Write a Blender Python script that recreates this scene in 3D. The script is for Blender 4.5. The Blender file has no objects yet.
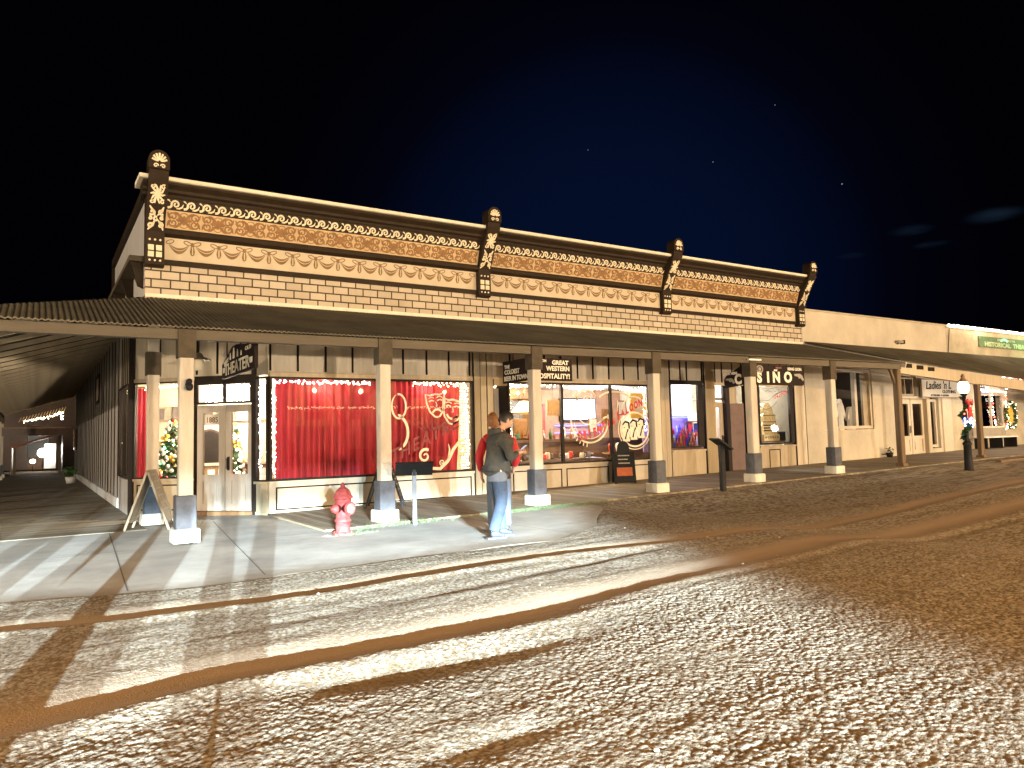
import bpy, math, random
import numpy as np
from mathutils import Matrix, Vector
random.seed(11)
RNG = np.random.RandomState(7)
PI = math.pi
S = bpy.context.scene
COL = S.collection

# ------------------------------------------------------------------ helpers
OFF = {}                      # world offset of every object that parents parts


def gz(x):
    """the street and boardwalk climb gently towards the right"""
    return 0.0165 * max(0.0, min(x, 45.0) - 0.5)


def tag(o, label=None, cat=None, group=None, kind=None):
    if label: o['label'] = label
    if cat: o['category'] = cat
    if group: o['group'] = group
    if kind: o['kind'] = kind
    return o


def thing(name, label, cat, loc=(0, 0, 0), rz=0.0, group=None, local=False):
    o = bpy.data.objects.new(name, None)
    o.empty_display_size = 0.2
    COL.objects.link(o)
    o.location = loc
    o.rotation_euler = (0, 0, rz)
    OFF[o.name] = (0, 0, 0) if local else tuple(loc)
    return tag(o, label, cat, group)


class MB:
    def __init__(s):
        s.v = []; s.f = []; s.sm = []

    def add(s, vs, fs, smooth=False):
        b = len(s.v)
        s.v.extend([tuple(p) for p in vs])
        for f in fs:
            s.f.append(tuple(b + i for i in f)); s.sm.append(smooth)
        return s

    def box(s, x0, x1, y0, y1, z0, z1, bev=0.0):
        if bev > 0:
            return s._bbox(x0, x1, y0, y1, z0, z1, bev)
        v = [(x0, y0, z0), (x1, y0, z0), (x1, y1, z0), (x0, y1, z0), (x0, y0, z1), (x1, y0, z1), (x1, y1, z1), (x0, y1, z1)]
        return s.add(v, [(0, 3, 2, 1), (4, 5, 6, 7), (0, 1, 5, 4), (1, 2, 6, 5), (2, 3, 7, 6), (3, 0, 4, 7)])

    def _bbox(s, x0, x1, y0, y1, z0, z1, b):
        # box with chamfered vertical and top edges
        def ring(d, z):
            c = b
            return [(x0 + d + c, y0 + d, z), (x1 - d - c, y0 + d, z), (x1 - d, y0 + d + c, z), (x1 - d, y1 - d - c, z),
                    (x1 - d - c, y1 - d, z), (x0 + d + c, y1 - d, z), (x0 + d, y1 - d - c, z), (x0 + d, y0 + d + c, z)]
        vs = ring(0, z0) + ring(0, z1 - b) + ring(b, z1)
        fs = [tuple(range(7, -1, -1)), tuple(range(16, 24))]
        for k in (0, 8):
            for i in range(8):
                j = (i + 1) % 8
                fs.append((k + i, k + j, k + 8 + j, k + 8 + i))
        return s.add(vs, fs)

    def obox(s, c, ax, ay, az):
        c, ax, ay, az = map(Vector, (c, ax, ay, az))
        v = [c - ax - ay - az, c + ax - ay - az, c + ax + ay - az, c - ax + ay - az, c - ax - ay + az, c + ax - ay + az, c + ax + ay + az, c - ax + ay + az]
        return s.add(v, [(0, 3, 2, 1), (4, 5, 6, 7), (0, 1, 5, 4), (1, 2, 6, 5), (2, 3, 7, 6), (3, 0, 4, 7)])

    def bar(s, a, b, w, h=None):
        """square bar from a to b"""
        h = h or w
        a, b = Vector(a), Vector(b)
        d = (b - a).normalized()
        up = Vector((0, 0, 1)) if abs(d.z) < 0.95 else Vector((0, 1, 0))
        sx = d.cross(up).normalized(); sz = sx.cross(d).normalized()
        return s.obox((a + b) / 2, sx * w / 2, (b - a) / 2, sz * h / 2)

    def tube(s, pts, r, n=8, cap=True, smooth=True):
        pts = [Vector(p) for p in pts]
        rs = r if isinstance(r, (list, tuple)) else [r] * len(pts)
        vs = []; fs = []
        prev = None
        for i, p in enumerate(pts):
            d = (pts[min(i + 1, len(pts) - 1)] - pts[max(i - 1, 0)]).normalized()
            if prev is None:
                up = Vector((0, 0, 1)) if abs(d.z) < 0.9 else Vector((1, 0, 0))
                u = d.cross(up).normalized()
            else:
                u = (prev - d * prev.dot(d)).normalized()
            prev = u
            w = d.cross(u)
            for k in range(n):
                a = 2 * PI * k / n
                vs.append(p + (u * math.cos(a) + w * math.sin(a)) * rs[i])
        for i in range(len(pts) - 1):
            for k in range(n):
                k2 = (k + 1) % n
                fs.append((i * n + k, i * n + k2, (i + 1) * n + k2, (i + 1) * n + k))
        s.add(vs, fs, smooth)
        if cap:
            b = len(s.v) - len(vs)
            s.f.append(tuple(b + k for k in range(n - 1, -1, -1))); s.sm.append(False)
            s.f.append(tuple(b + (len(pts) - 1) * n + k for k in range(n))); s.sm.append(False)
        return s

    def lathe(s, prof, n=20, c=(0, 0, 0), smooth=True, axis='z'):
        """prof: (radius, height)"""
        vs = []; fs = []
        for (r, z) in prof:
            for k in range(n):
                a = 2 * PI * k / n
                x, y = r * math.cos(a), r * math.sin(a)
                if axis == 'z': p = (x, y, z)
                elif axis == 'y': p = (x, z, y)
                else: p = (z, x, y)
                vs.append((c[0] + p[0], c[1] + p[1], c[2] + p[2]))
        for i in range(len(prof) - 1):
            for k in range(n):
                k2 = (k + 1) % n
                fs.append((i * n + k, i * n + k2, (i + 1) * n + k2, (i + 1) * n + k))
        s.add(vs, fs, smooth)
        return s

    def prism(s, poly, fn, d0, d1):
        """2-D polygon (u,v) pushed from depth d0 to d1; fn(u,v,d)->xyz"""
        n = len(poly)
        vs = [fn(u, v, d0) for u, v in poly] + [fn(u, v, d1) for u, v in poly]
        fs = [tuple(range(n - 1, -1, -1)), tuple(range(n, 2 * n))]
        for i in range(n):
            j = (i + 1) % n
            fs.append((i, j, n + j, n + i))
        return s.add(vs, fs)

    def ribbon(s, pts, w, fn, d0, d1, closed=False):
        """flat band of width w along a 2-D line, a raised strip"""
        n = len(pts)
        ws = w if isinstance(w, (list, tuple)) else [w] * n
        L = []; R = []
        for i in range(n):
            if closed:
                a, b = pts[(i - 1) % n], pts[(i + 1) % n]
            else:
                a, b = pts[max(i - 1, 0)], pts[min(i + 1, n - 1)]
            dx, dy = b[0] - a[0], b[1] - a[1]
            l = math.hypot(dx, dy) or 1
            nx, ny = -dy / l, dx / l
            L.append((pts[i][0] + nx * ws[i] / 2, pts[i][1] + ny * ws[i] / 2))
            R.append((pts[i][0] - nx * ws[i] / 2, pts[i][1] - ny * ws[i] / 2))
        vs = [fn(u, v, d1) for u, v in L] + [fn(u, v, d1) for u, v in R] + [fn(u, v, d0) for u, v in L] + [fn(u, v, d0) for u, v in R]
        fs = []
        for i in range(n if closed else n - 1):
            j = (i + 1) % n
            fs += [(i, j, n + j, n + i), (i, 2 * n + i, 2 * n + j, j), (n + i, n + j, 3 * n + j, 3 * n + i)]
        return s.add(vs, fs)

    def ball(s, c, r, n=8, m=6, sx=1, sy=1, sz=1, smooth=True):
        vs = []; fs = []
        for i in range(m + 1):
            t = PI * i / m
            for k in range(n):
                a = 2 * PI * k / n
                vs.append((c[0] + r * sx * math.sin(t) * math.cos(a), c[1] + r * sy * math.sin(t) * math.sin(a), c[2] + r * sz * math.cos(t)))
        for i in range(m):
            for k in range(n):
                k2 = (k + 1) % n
                fs.append((i * n + k, (i + 1) * n + k, (i + 1) * n + k2, i * n + k2))
        return s.add(vs, fs, smooth)

    def octa(s, c, r):
        x, y, z = c
        return s.add([(x + r, y, z), (x - r, y, z), (x, y + r, z), (x, y - r, z), (x, y, z + r), (x, y, z - r)],
                     [(0, 2, 4), (2, 1, 4), (1, 3, 4), (3, 0, 4), (2, 0, 5), (1, 2, 5), (3, 1, 5), (0, 3, 5)], True)

    def text(s, txt, size, fn, d0, d1, fat=0.0, align='CENTER', sx=1.0, shear=0.0):
        vs, fs = text_geo(txt, size, fat, align)
        s.add([fn(x * sx + shear * y, y, d0 if z < 0 else d1) for x, y, z in vs], fs)
        return s

    def build(s, name, mat, parent=None, kind=None):
        me = bpy.data.meshes.new(name)
        off = OFF.get(parent.name, (0, 0, 0)) if parent else (0, 0, 0)
        vs = [(x - off[0], y - off[1], z - off[2]) for x, y, z in s.v] if any(off) else s.v
        me.from_pydata(vs, [], s.f)
        me.polygons.foreach_set('use_smooth', s.sm)
        me.materials.append(mat)
        me.update()
        o = bpy.data.objects.new(name, me)
        COL.objects.link(o)
        if parent:
            o.parent = parent
            OFF[o.name] = off
        else:
            OFF[o.name] = (0, 0, 0)
        if kind: o['kind'] = kind
        return o


_TG = {}
def text_geo(txt, size, fat=0.0, align='CENTER'):
    key = (txt, size, fat, align)
    if key in _TG: return _TG[key]
    cu = bpy.data.curves.new('lettering', 'FONT')
    cu.body = txt; cu.size = size; cu.align_x = align
    cu.extrude = 0.01; cu.offset = fat; cu.resolution_u = 3
    ob = bpy.data.objects.new('lettering', cu)
    COL.objects.link(ob)
    dg = bpy.context.evaluated_depsgraph_get()
    me = bpy.data.meshes.new_from_object(ob.evaluated_get(dg))
    vs = [tuple(v.co) for v in me.vertices]; fs = [tuple(p.vertices) for p in me.polygons]
    bpy.data.objects.remove(ob); bpy.data.curves.remove(cu); bpy.data.meshes.remove(me)
    _TG[key] = (vs, fs)
    return vs, fs


def copy_tree(o, parent=None):
    c = o.copy(); COL.objects.link(c)
    OFF[c.name] = OFF.get(o.name, (0, 0, 0))
    if parent: c.parent = parent
    for ch in list(o.children):
        copy_tree(ch, c)
    return c


# ------------------------------------------------------------------ materials
def mat(name, col, rough=0.7, var=0.12, scale=6.0, bump=0.0, bscale=40.0, metal=0.0, stretch=(1, 1, 1), spec=0.4, col2=None, detail=4):
    m = bpy.data.materials.new(name); m.use_nodes = True
    nt = m.node_tree; N = nt.nodes; L = nt.links
    b = N['Principled BSDF']
    b.inputs['Roughness'].default_value = rough
    b.inputs['Metallic'].default_value = metal
    b.inputs['Specular IOR Level'].default_value = spec
    tc = N.new('ShaderNodeTexCoord'); mp = N.new('ShaderNodeMapping')
    mp.inputs['Scale'].default_value = stretch
    L.new(tc.outputs['Object'], mp.inputs['Vector'])
    nz = N.new('ShaderNodeTexNoise'); nz.inputs['Scale'].default_value = scale; nz.inputs['Detail'].default_value = detail
    nz.inputs['Roughness'].default_value = 0.65
    L.new(mp.outputs['Vector'], nz.inputs['Vector'])
    cr = N.new('ShaderNodeValToRGB')
    c2 = col2 or tuple(min(1, c * (1 + var)) for c in col)
    c1 = tuple(c * (1 - var) for c in col)
    cr.color_ramp.elements[0].position = 0.3; cr.color_ramp.elements[0].color = (*c1, 1)
    cr.color_ramp.elements[1].position = 0.7; cr.color_ramp.elements[1].color = (*c2, 1)
    L.new(nz.outputs['Fac'], cr.inputs['Fac'])
    L.new(cr.outputs['Color'], b.inputs['Base Color'])
    if bump > 0:
        n2 = N.new('ShaderNodeTexNoise'); n2.inputs['Scale'].default_value = bscale; n2.inputs['Detail'].default_value = 3
        L.new(mp.outputs['Vector'], n2.inputs['Vector'])
        bp = N.new('ShaderNodeBump'); bp.inputs['Strength'].default_value = bump; bp.inputs['Distance'].default_value = 0.02
        L.new(n2.outputs['Fac'], bp.inputs['Height'])
        L.new(bp.outputs['Normal'], b.inputs['Normal'])
    return m


def emis(name, col, strength, sample=False):
    m = bpy.data.materials.new(name); m.use_nodes = True
    b = m.node_tree.nodes['Principled BSDF']
    b.inputs['Base Color'].default_value = (*[c * 0.5 for c in col], 1)
    b.inputs['Emission Color'].default_value = (*col, 1)
    b.inputs['Emission Strength'].default_value = strength
    m.cycles.emission_sampling = 'AUTO' if sample else 'NONE'
    return m


def glassmat(name, tint=(1, 1, 1), refl=1.0):
    m = bpy.data.materials.new(name); m.use_nodes = True
    nt = m.node_tree; N = nt.nodes; L = nt.links
    N.remove(N['Principled BSDF'])
    tr = N.new('ShaderNodeBsdfTransparent'); tr.inputs['Color'].default_value = (*tint, 1)
    gl = N.new('ShaderNodeBsdfGlossy'); gl.inputs['Roughness'].default_value = 0.01
    fr = N.new('ShaderNodeFresnel'); fr.inputs['IOR'].default_value = 1.5
    geo = N.new('ShaderNodeNewGeometry'); inv = N.new('ShaderNodeMath'); inv.operation = 'SUBTRACT'; inv.inputs[0].default_value = refl
    L.new(geo.outputs['Backfacing'], inv.inputs[1])                 # the pane's far face adds no second reflection
    mul = N.new('ShaderNodeMath'); mul.operation = 'MULTIPLY'; mul.use_clamp = True
    L.new(inv.outputs[0], mul.inputs[1]); L.new(fr.outputs['Fac'], mul.inputs[0])
    mx = N.new('ShaderNodeMixShader')
    L.new(mul.outputs[0], mx.inputs[0]); L.new(tr.outputs[0], mx.inputs[1]); L.new(gl.outputs[0], mx.inputs[2])
    L.new(mx.outputs[0], N['Material Output'].inputs['Surface'])
    return m


def brickmat(name):
    """stamped block face: cream blocks, dark joints, laid out in metres (x along the wall, z up)"""
    m = mat(name, (0.56, 0.46, 0.33), 0.75, 0.1, 3.0)
    nt = m.node_tree; N = nt.nodes; L = nt.links
    b = N['Principled BSDF']
    tc = N.new('ShaderNodeTexCoord'); sep = N.new('ShaderNodeSeparateXYZ'); cmb = N.new('ShaderNodeCombineXYZ')
    L.new(tc.outputs['Object'], sep.inputs[0])
    add = N.new('ShaderNodeMath'); add.operation = 'ADD'
    L.new(sep.outputs['X'], add.inputs[0]); L.new(sep.outputs['Y'], add.inputs[1])
    L.new(add.outputs[0], cmb.inputs[0]); L.new(sep.outputs['Z'], cmb.inputs[1])
    br = N.new('ShaderNodeTexBrick')
    br.offset = 0.5
    br.inputs['Scale'].default_value = 1.0
    br.inputs['Mortar Size'].default_value = 0.014
    br.inputs['Mortar Smooth'].default_value = 0.1
    br.inputs['Brick Width'].default_value = 0.335
    br.inputs['Row Height'].default_value = 0.164
    br.inputs['Color1'].default_value = (0.50, 0.42, 0.315, 1)
    br.inputs['Color2'].default_value = (0.42, 0.345, 0.25, 1)
    br.inputs['Mortar'].default_value = (0.05, 0.033, 0.016, 1)
    L.new(cmb.outputs[0], br.inputs['Vector'])
    old = b.inputs['Base Color'].links[0].from_socket
    mx = N.new('ShaderNodeMix'); mx.data_type = 'RGBA'; mx.blend_type = 'MULTIPLY'; mx.inputs[0].default_value = 0.6
    gain = N.new('ShaderNodeMix'); gain.data_type = 'RGBA'; gain.blend_type = 'MULTIPLY'; gain.inputs[0].default_value = 1.0
    gain.inputs[7].default_value = (2, 2.4, 3.2, 1)
    L.new(old, gain.inputs[6])
    L.new(br.outputs['Color'], mx.inputs[6]); L.new(gain.outputs[2], mx.inputs[7])
    L.new(mx.outputs[2], b.inputs['Base Color'])
    nz = N.new('ShaderNodeTexNoise'); nz.inputs['Scale'].default_value = 14; nz.inputs['Detail'].default_value = 4
    L.new(tc.outputs['Object'], nz.inputs['Vector'])
    inv = N.new('ShaderNodeMath'); inv.operation = 'MULTIPLY_ADD'; inv.inputs[1].default_value = -1.4; inv.inputs[2].default_value = 1.0
    L.new(br.outputs['Fac'], inv.inputs[0])
    ad = N.new('ShaderNodeMath'); ad.operation = 'ADD'
    L.new(inv.outputs[0], ad.inputs[0]); L.new(nz.outputs['Fac'], ad.inputs[1])
    bp = N.new('ShaderNodeBump'); bp.inputs['Strength'].default_value = 0.7; bp.inputs['Distance'].default_value = 0.025
    L.new(ad.outputs[0], bp.inputs['Height']); L.new(bp.outputs['Normal'], b.inputs['Normal'])
    return m


def plankmat(name, col, along, width=0.14, var=0.35, gap=0.06):
    """boards laid side by side; along = 'x' or 'y' is the axis ACROSS which boards repeat"""
    m = mat(name, col, 0.8, var, 5.0, 0.25, 60, stretch=(1, 0.15, 1) if along == 'x' else (0.15, 1, 1))
    nt = m.node_tree; N = nt.nodes; L = nt.links
    b = N['Principled BSDF']
    tc = N.new('ShaderNodeTexCoord'); sep = N.new('ShaderNodeSeparateXYZ')
    L.new(tc.outputs['Object'], sep.inputs[0])
    dv = N.new('ShaderNodeMath'); dv.operation = 'DIVIDE'; dv.inputs[1].default_value = width
    L.new(sep.outputs['X' if along == 'x' else ('Y' if along == 'y' else 'Z')], dv.inputs[0])
    fl = N.new('ShaderNodeMath'); fl.operation = 'FLOOR'; L.new(dv.outputs[0], fl.inputs[0])
    frc = N.new('ShaderNodeMath'); frc.operation = 'FRACT'; L.new(dv.outputs[0], frc.inputs[0])
    wn = N.new('ShaderNodeTexWhiteNoise'); wn.noise_dimensions = '1D'; L.new(fl.outputs[0], wn.inputs['W'])
    pp = N.new('ShaderNodeMath'); pp.operation = 'PINGPONG'; pp.inputs[1].default_value = 0.5; L.new(frc.outputs[0], pp.inputs[0])
    st = N.new('ShaderNodeMath'); st.operation = 'GREATER_THAN'; st.inputs[1].default_value = gap / 2; L.new(pp.outputs[0], st.inputs[0])
    mr = N.new('ShaderNodeMapRange'); mr.inputs[3].default_value = 0.62; mr.inputs[4].default_value = 1.25
    L.new(wn.outputs['Value'], mr.inputs[0])
    ml = N.new('ShaderNodeMath'); ml.operation = 'MULTIPLY'; L.new(mr.outputs[0], ml.inputs[0])
    sr = N.new('ShaderNodeMapRange'); sr.inputs[3].default_value = 0.18; L.new(st.outputs[0], sr.inputs[0]); L.new(sr.outputs[0], ml.inputs[1])
    mx = N.new('ShaderNodeMix'); mx.data_type = 'RGBA'; mx.blend_type = 'MULTIPLY'; mx.inputs[0].default_value = 1
    L.new(b.inputs['Base Color'].links[0].from_socket, mx.inputs[6]); L.new(ml.outputs[0], mx.inputs[7])
    L.new(mx.outputs[2], b.inputs['Base Color'])
    return m


M = {}
M['cream'] = mat('cream_paint', (0.52, 0.44, 0.33), 0.6, 0.10, 2.5, 0.15, 30)
M['cream_wood'] = mat('cream_boards', (0.56, 0.47, 0.345), 0.65, 0.14, 3.0, 0.2, 40, stretch=(3, 3, 0.4))
M['tan'] = mat('tan_trim', (0.40, 0.32, 0.21), 0.6, 0.14, 3.0, 0.15, 40, stretch=(3, 3, 0.4))
M['grey_wall'] = mat('grey_clapboard', (0.36, 0.33, 0.29), 0.7, 0.15, 2.0, 0.2, 40, stretch=(3, 3, 0.3))
M['dark'] = mat('dark_brown_paint', (0.022, 0.013, 0.006), 0.6, 0.25, 8, spec=0.15)
M['darkline'] = mat('dark_joint', (0.016, 0.010, 0.005), 0.8, 0.2, 8, spec=0.1)
M['block'] = brickmat('stamped_block')
M['peach'] = mat('peach_panel', (0.52, 0.365, 0.19), 0.6, 0.1, 3)
M['swagbg'] = mat('cream_frieze', (0.54, 0.44, 0.30), 0.6, 0.08, 3)
M['orn_brown'] = mat('brown_ornament', (0.22, 0.105, 0.028), 0.6, 0.3, 12)
M['orn_tan'] = mat('tan_ornament', (0.19, 0.105, 0.035), 0.6, 0.3, 12)
M['orn_cream'] = mat('cream_ornament', (0.74, 0.62, 0.42), 0.6, 0.1, 6)
M['cap'] = mat('cream_cap', (0.72, 0.64, 0.48), 0.55, 0.12, 4)
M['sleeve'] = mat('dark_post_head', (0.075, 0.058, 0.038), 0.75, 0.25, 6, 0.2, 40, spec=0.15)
M['post'] = mat('cream_post', (0.50, 0.43, 0.34), 0.6, 0.2, 3, 0.25, 50, stretch=(2, 2, 0.4), detail=7)
M['block_grey'] = mat('grey_post_block', (0.085, 0.088, 0.10), 0.7, 0.25, 6, 0.1, 40, spec=0.2)
M['plinth'] = mat('pale_plinth', (0.62, 0.58, 0.48), 0.7, 0.12, 5, 0.3, 40)
M['beam'] = mat('porch_beam', (0.095, 0.074, 0.046), 0.7, 0.2, 2, 0.2, 40, stretch=(0.4, 3, 3))
M['rafter'] = mat('rafter_timber', (0.46, 0.38, 0.26), 0.75, 0.2, 3, 0.2, 40)
M['roof'] = mat('corrugated_iron', (0.115, 0.098, 0.068), 0.75, 0.35, 1.3, 0.1, 30, detail=6, spec=0.2)
M['roof_under'] = mat('shaded_roof_under', (0.045, 0.036, 0.022), 0.85, 0.2, 3, spec=0.1)  # darker than the iron roof: shade between the rafters put into the colour
M['soffit'] = mat('soffit_boards', (0.20, 0.165, 0.11), 0.8, 0.2, 3)
M['old_post'] = mat('weathered_post', (0.13, 0.085, 0.045), 0.8, 0.3, 5, 0.3, 30, stretch=(3, 3, 0.3))
M['glass'] = glassmat('window_glass')
M['glass_dull'] = glassmat('dull_window_glass', refl=0.3)
M['frame_dark'] = mat('dark_frame', (0.020, 0.014, 0.011), 0.6, 0.2, 8, spec=0.15)
M['door'] = mat('tan_door', (0.40, 0.35, 0.29), 0.55, 0.12, 3, 0.15, 40, stretch=(3, 3, 0.4))
M['brass'] = mat('dull_brass', (0.35, 0.24, 0.09), 0.35, 0.1, 8, metal=0.9)
M['black'] = mat('black_paint', (0.012, 0.012, 0.013), 0.6, 0.2, 10, spec=0.15)
M['white'] = mat('white_paint', (0.75, 0.73, 0.68), 0.5, 0.05, 6)
M['red_text'] = mat('red_lettering', (0.55, 0.03, 0.03), 0.5, 0.1, 8)
M['dkred_text'] = mat('dark_red_lettering', (0.20, 0.015, 0.02), 0.5, 0.1, 8)
M['signboard'] = mat('dark_signboard', (0.020, 0.013, 0.011), 0.75, 0.25, 5, spec=0.1)
M['bulb'] = emis('warm_bulbs', (1.0, 0.80, 0.48), 14)
M['bulb_white'] = emis('white_bulbs', (1.0, 0.95, 0.85), 16)
M['bulb_blue'] = emis('blue_bulbs', (0.12, 0.16, 1.0), 14)
M['bulb_red'] = emis('red_bulbs', (1.0, 0.10, 0.06), 12)
M['bulb_green'] = emis('green_bulbs', (0.1, 0.9, 0.25), 8)
M['sal_wall'] = mat('saloon_wall', (0.34, 0.19, 0.11), 0.8, 0.3, 2)
M['int_wall'] = mat('interior_plaster', (0.62, 0.52, 0.38), 0.8, 0.15, 2)
M['int_white'] = mat('interior_white', (0.72, 0.70, 0.66), 0.8, 0.08, 2)
M['int_floor'] = mat('interior_floor', (0.22, 0.13, 0.07), 0.6, 0.2, 4)
M['int_ceil'] = mat('interior_ceiling', (0.55, 0.48, 0.38), 0.8, 0.1, 3)
M['wood'] = mat('dark_wood', (0.07, 0.035, 0.018), 0.4, 0.3, 4, stretch=(1, 1, 4))
M['wood_mid'] = mat('brown_wood', (0.20, 0.11, 0.05), 0.5, 0.3, 4, stretch=(4, 4, 0.6))
M['wood_grey'] = mat('weathered_wood', (0.26, 0.22, 0.16), 0.8, 0.3, 5, 0.3, 40, stretch=(4, 4, 0.5))
M['stucco'] = mat('cream_stucco', (0.50, 0.43, 0.325), 0.85, 0.2, 0.8, 0.35, 18, detail=8, stretch=(1.0, 1.0, 0.8))
M['stucco_old'] = mat('yellow_stucco', (0.42, 0.355, 0.25), 0.85, 0.24, 1.3, 0.35, 18, detail=7)
M['metal_grey'] = mat('galvanised_post', (0.14, 0.155, 0.18), 0.55, 0.15, 8)
M['globe'] = emis('lamp_globe', (1.0, 0.83, 0.52), 9)
M['paper'] = mat('notice_paper', (0.70, 0.66, 0.56), 0.8, 0.1, 10)
M['curtain'] = mat('red_velvet', (0.38, 0.028, 0.042), 0.75, 0.3, 2.0, stretch=(4, 4, 0.5), spec=0.2)
# ------------------------------------------------------------------ the corner building
R2 = math.sqrt(2)
def FR(u, v, d): return (u, -d, v)                                   # street front
def CH(u, v, d): return (-0.1 + (u - d) / R2, 2.5 - (u + d) / R2, v)  # angled corner entrance
def SD(u, v, d): return (-0.1 - d, u, v)                             # side street wall
RA = Vector((1.98, 0.42, 0)); RB = Vector((2.15, 0.02, 0)); RDIR = (RB - RA).normalized()
def RT(u, v, d): return (RA.x + RDIR.x * u - d * (-RDIR.y), RA.y + RDIR.y * u - d * RDIR.x, v)


def rect(mb, u0, u1, v0, v1, d0, d1, fn):
    return mb.prism([(u0, v0), (u1, v0), (u1, v1), (u0, v1)], fn, d0, d1)


def frame_rects(mb, u0, u1, v0, v1, w, d0, d1, fn, mull=(), mw=0.05):
    rect(mb, u0, u1, v1 - w, v1, d0, d1, fn); rect(mb, u0, u1, v0, v0 + w, d0, d1, fn)
    rect(mb, u0, u0 + w, v0 + w, v1 - w, d0, d1, fn); rect(mb, u1 - w, u1, v0 + w, v1 - w, d0, d1, fn)
    for m_ in mull:
        rect(mb, m_ - mw / 2, m_ + mw / 2, v0 + w, v1 - w, d0, d1, fn)
    return mb


def window(parent, u0, u1, v0, v1, fn, mull=(), w=0.05, m='frame_dark', name='display_window', mw=0.05, d=(-0.06, 0.02), glass='glass'):
    f = frame_rects(MB(), u0, u1, v0, v1, w, d[0], d[1], fn, mull, mw).build(name, M[m], parent)
    xs = [u0 + w] + [q for m_ in mull for q in (m_ - mw / 2, m_ + mw / 2)] + [u1 - w]
    for i in range(0, len(xs), 2):
        rect(MB(), xs[i], xs[i + 1], v0 + w, v1 - w, -0.022, -0.016, fn).build('pane', M[glass], f)
    return f


BLD = thing('corner_building', 'long one-storey corner building with cream block parapet, bracketed cornice and angled theater entrance', 'building', (0, 0, 0))

# structural walls -------------------------------------------------------------
b = MB()
b.box(-0.1, 19.33, 0.0, 0.2, 4.0, 4.9)                 # stamped block band above the porch
b.build('parapet', M['block'], BLD)
b = MB()
b.box(0.0, 19.33, 0.02, 0.2, 4.9, 6.30)
b.build('cornice_backing', M['dark'], BLD)
b = MB()
b.box(2.16, 19.33, 0.03, 0.2, 2.84, 4.0)
b.prism([(0.0, 2.84), (3.02, 2.84), (3.02, 4.0), (0.0, 4.0)], CH, -0.2, -0.03)
rect(b, 0.02, RDIR.dot(RB - RA), 2.84, 4.0, -0.12, -0.02, RT)
rect(b, 2.72, 4.7, 2.84, 4.0, -0.2, -0.03, SD)
b.build('upper_wall', M['cream_wood'], BLD)
# side street wall
b = MB()
for (y0, y1, z0, z1) in ((4.7, 28, 0.0, 4.3), (2.62, 4.7, 0.0, 0.74), (0.0, 6.4, 4.3, 6.1), (6.4, 28, 4.3, 4.9)):
    b.box(-0.1, 0.1, y0 + (0.203 if z0 > 4 else 0), y1, z0, z1)
b.build('side_wall', M['grey_wall'], BLD)
b = MB()
y = 4.9
while y < 27.9:
    b.box(-0.118, -0.102, y, y + 0.05, 0.26, 4.28); y += 0.92
b.build('side_battens', M['frame_dark'], BLD)
b = MB(); b.box(-0.135, -0.103, 4.72, 27.95, 0.02, 0.25); b.build('skirting', M['white'], BLD)
# side parapet: short dark coping, then a lower eave
b = MB()
b.box(-0.17, 0.0, 0.25, 6.5, 6.12, 6.30); b.box(-0.17, 0.1, 6.41, 6.5, 4.9, 6.115); b.box(-0.15, 0.1, 6.51, 28, 4.903, 5.0)
b.build('side_cornice', M['dark'], BLD)
MB().box(-0.36, -0.103, 0.1, 6.3, 4.93, 5.03).build('side_eave', M['sleeve'], BLD)
for yy in (0.3, 2.0, 3.7, 5.4):
    MB().prism([(-0.103, 4.45), (-0.2, 4.5), (-0.33, 4.927), (-0.103, 4.927)], lambda u, v, d, yy=yy: (u, yy + d, v), -0.06, 0.06).build('eave_bracket', M['dark'], BLD)
b = MB(); b.box(0.1, 19.3, 0.2, 28, 4.6, 4.7); b.box(19.13, 19.33, 0.2, 28, 0, 4.9); b.box(19.13, 19.33, 0.2, 6, 4.9, 6.1); b.box(0.1, 19.13, 27.8, 28, 0, 4.9)
b.build('roof', M['roof'], BLD)

# base boards below the glass, pilasters ---------------------------------------
def apron(u0, u1, v0, v1, panels, fn, name='kick_panel', m='cream', line='darkline', d=0.0, parent=BLD):
    b = MB(); rect(b, u0, u1, v0, v1, -0.12, d, fn); rect(b, u0, u1, v1, v1 + 0.05, -0.12, d + 0.035, fn); rect(b, u0, u1, v0, v0 + 0.08, d + 0.001, d + 0.02, fn)
    k = b.build(name, M[m], parent)
    b = MB()
    for (a, c) in panels:
        frame_rects(b, a, c, v0 + 0.11, v1 - 0.07, 0.028, d + 0.001, d + 0.009, fn)
    if panels: b.build('panel_moulding', M[line], k)
    return k

apron(2.17, 6.88, 0.0, 0.64, [(2.30, 4.55), (4.66, 6.80)], FR)
apron(7.86, 12.48, 0.0, 0.70, [(7.95, 9.42), (9.56, 10.95), (11.16, 12.38)], FR)
apron(13.28, 14.62, 0.0, 0.92, [], FR, m='tan')
apron(17.0, 18.72, 0.0, 0.94, [(17.42, 17.95)], FR, m='tan')
apron(0.12, 1.56, 0.0, 0.72, [(0.2, 1.45)], CH, m='tan')
apron(0.01, RDIR.dot(RB - RA) - 0.01, 0.0, 0.64, [], RT, m='tan')

# pilaster boards
def boards(u0, u1, v0, v1, n, fn, m='tan', name='pilaster', d0=-0.12, lines=True):
    b = MB(); w = (u1 - u0) / n
    for i in range(n):
        rect(b, u0 + i * w + 0.012, u0 + (i + 1) * w - 0.012, v0, v1, d0, 0.03 if i % 2 == 0 else 0.015, fn)
    p = b.build(name, M[m], BLD)
    b = MB(); rect(b, u0 - 0.001, u1 + 0.001, v0, v1, d0 + 0.01, 0.004, fn)
    b.build('board_joint', M['darkline'], p)

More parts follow.
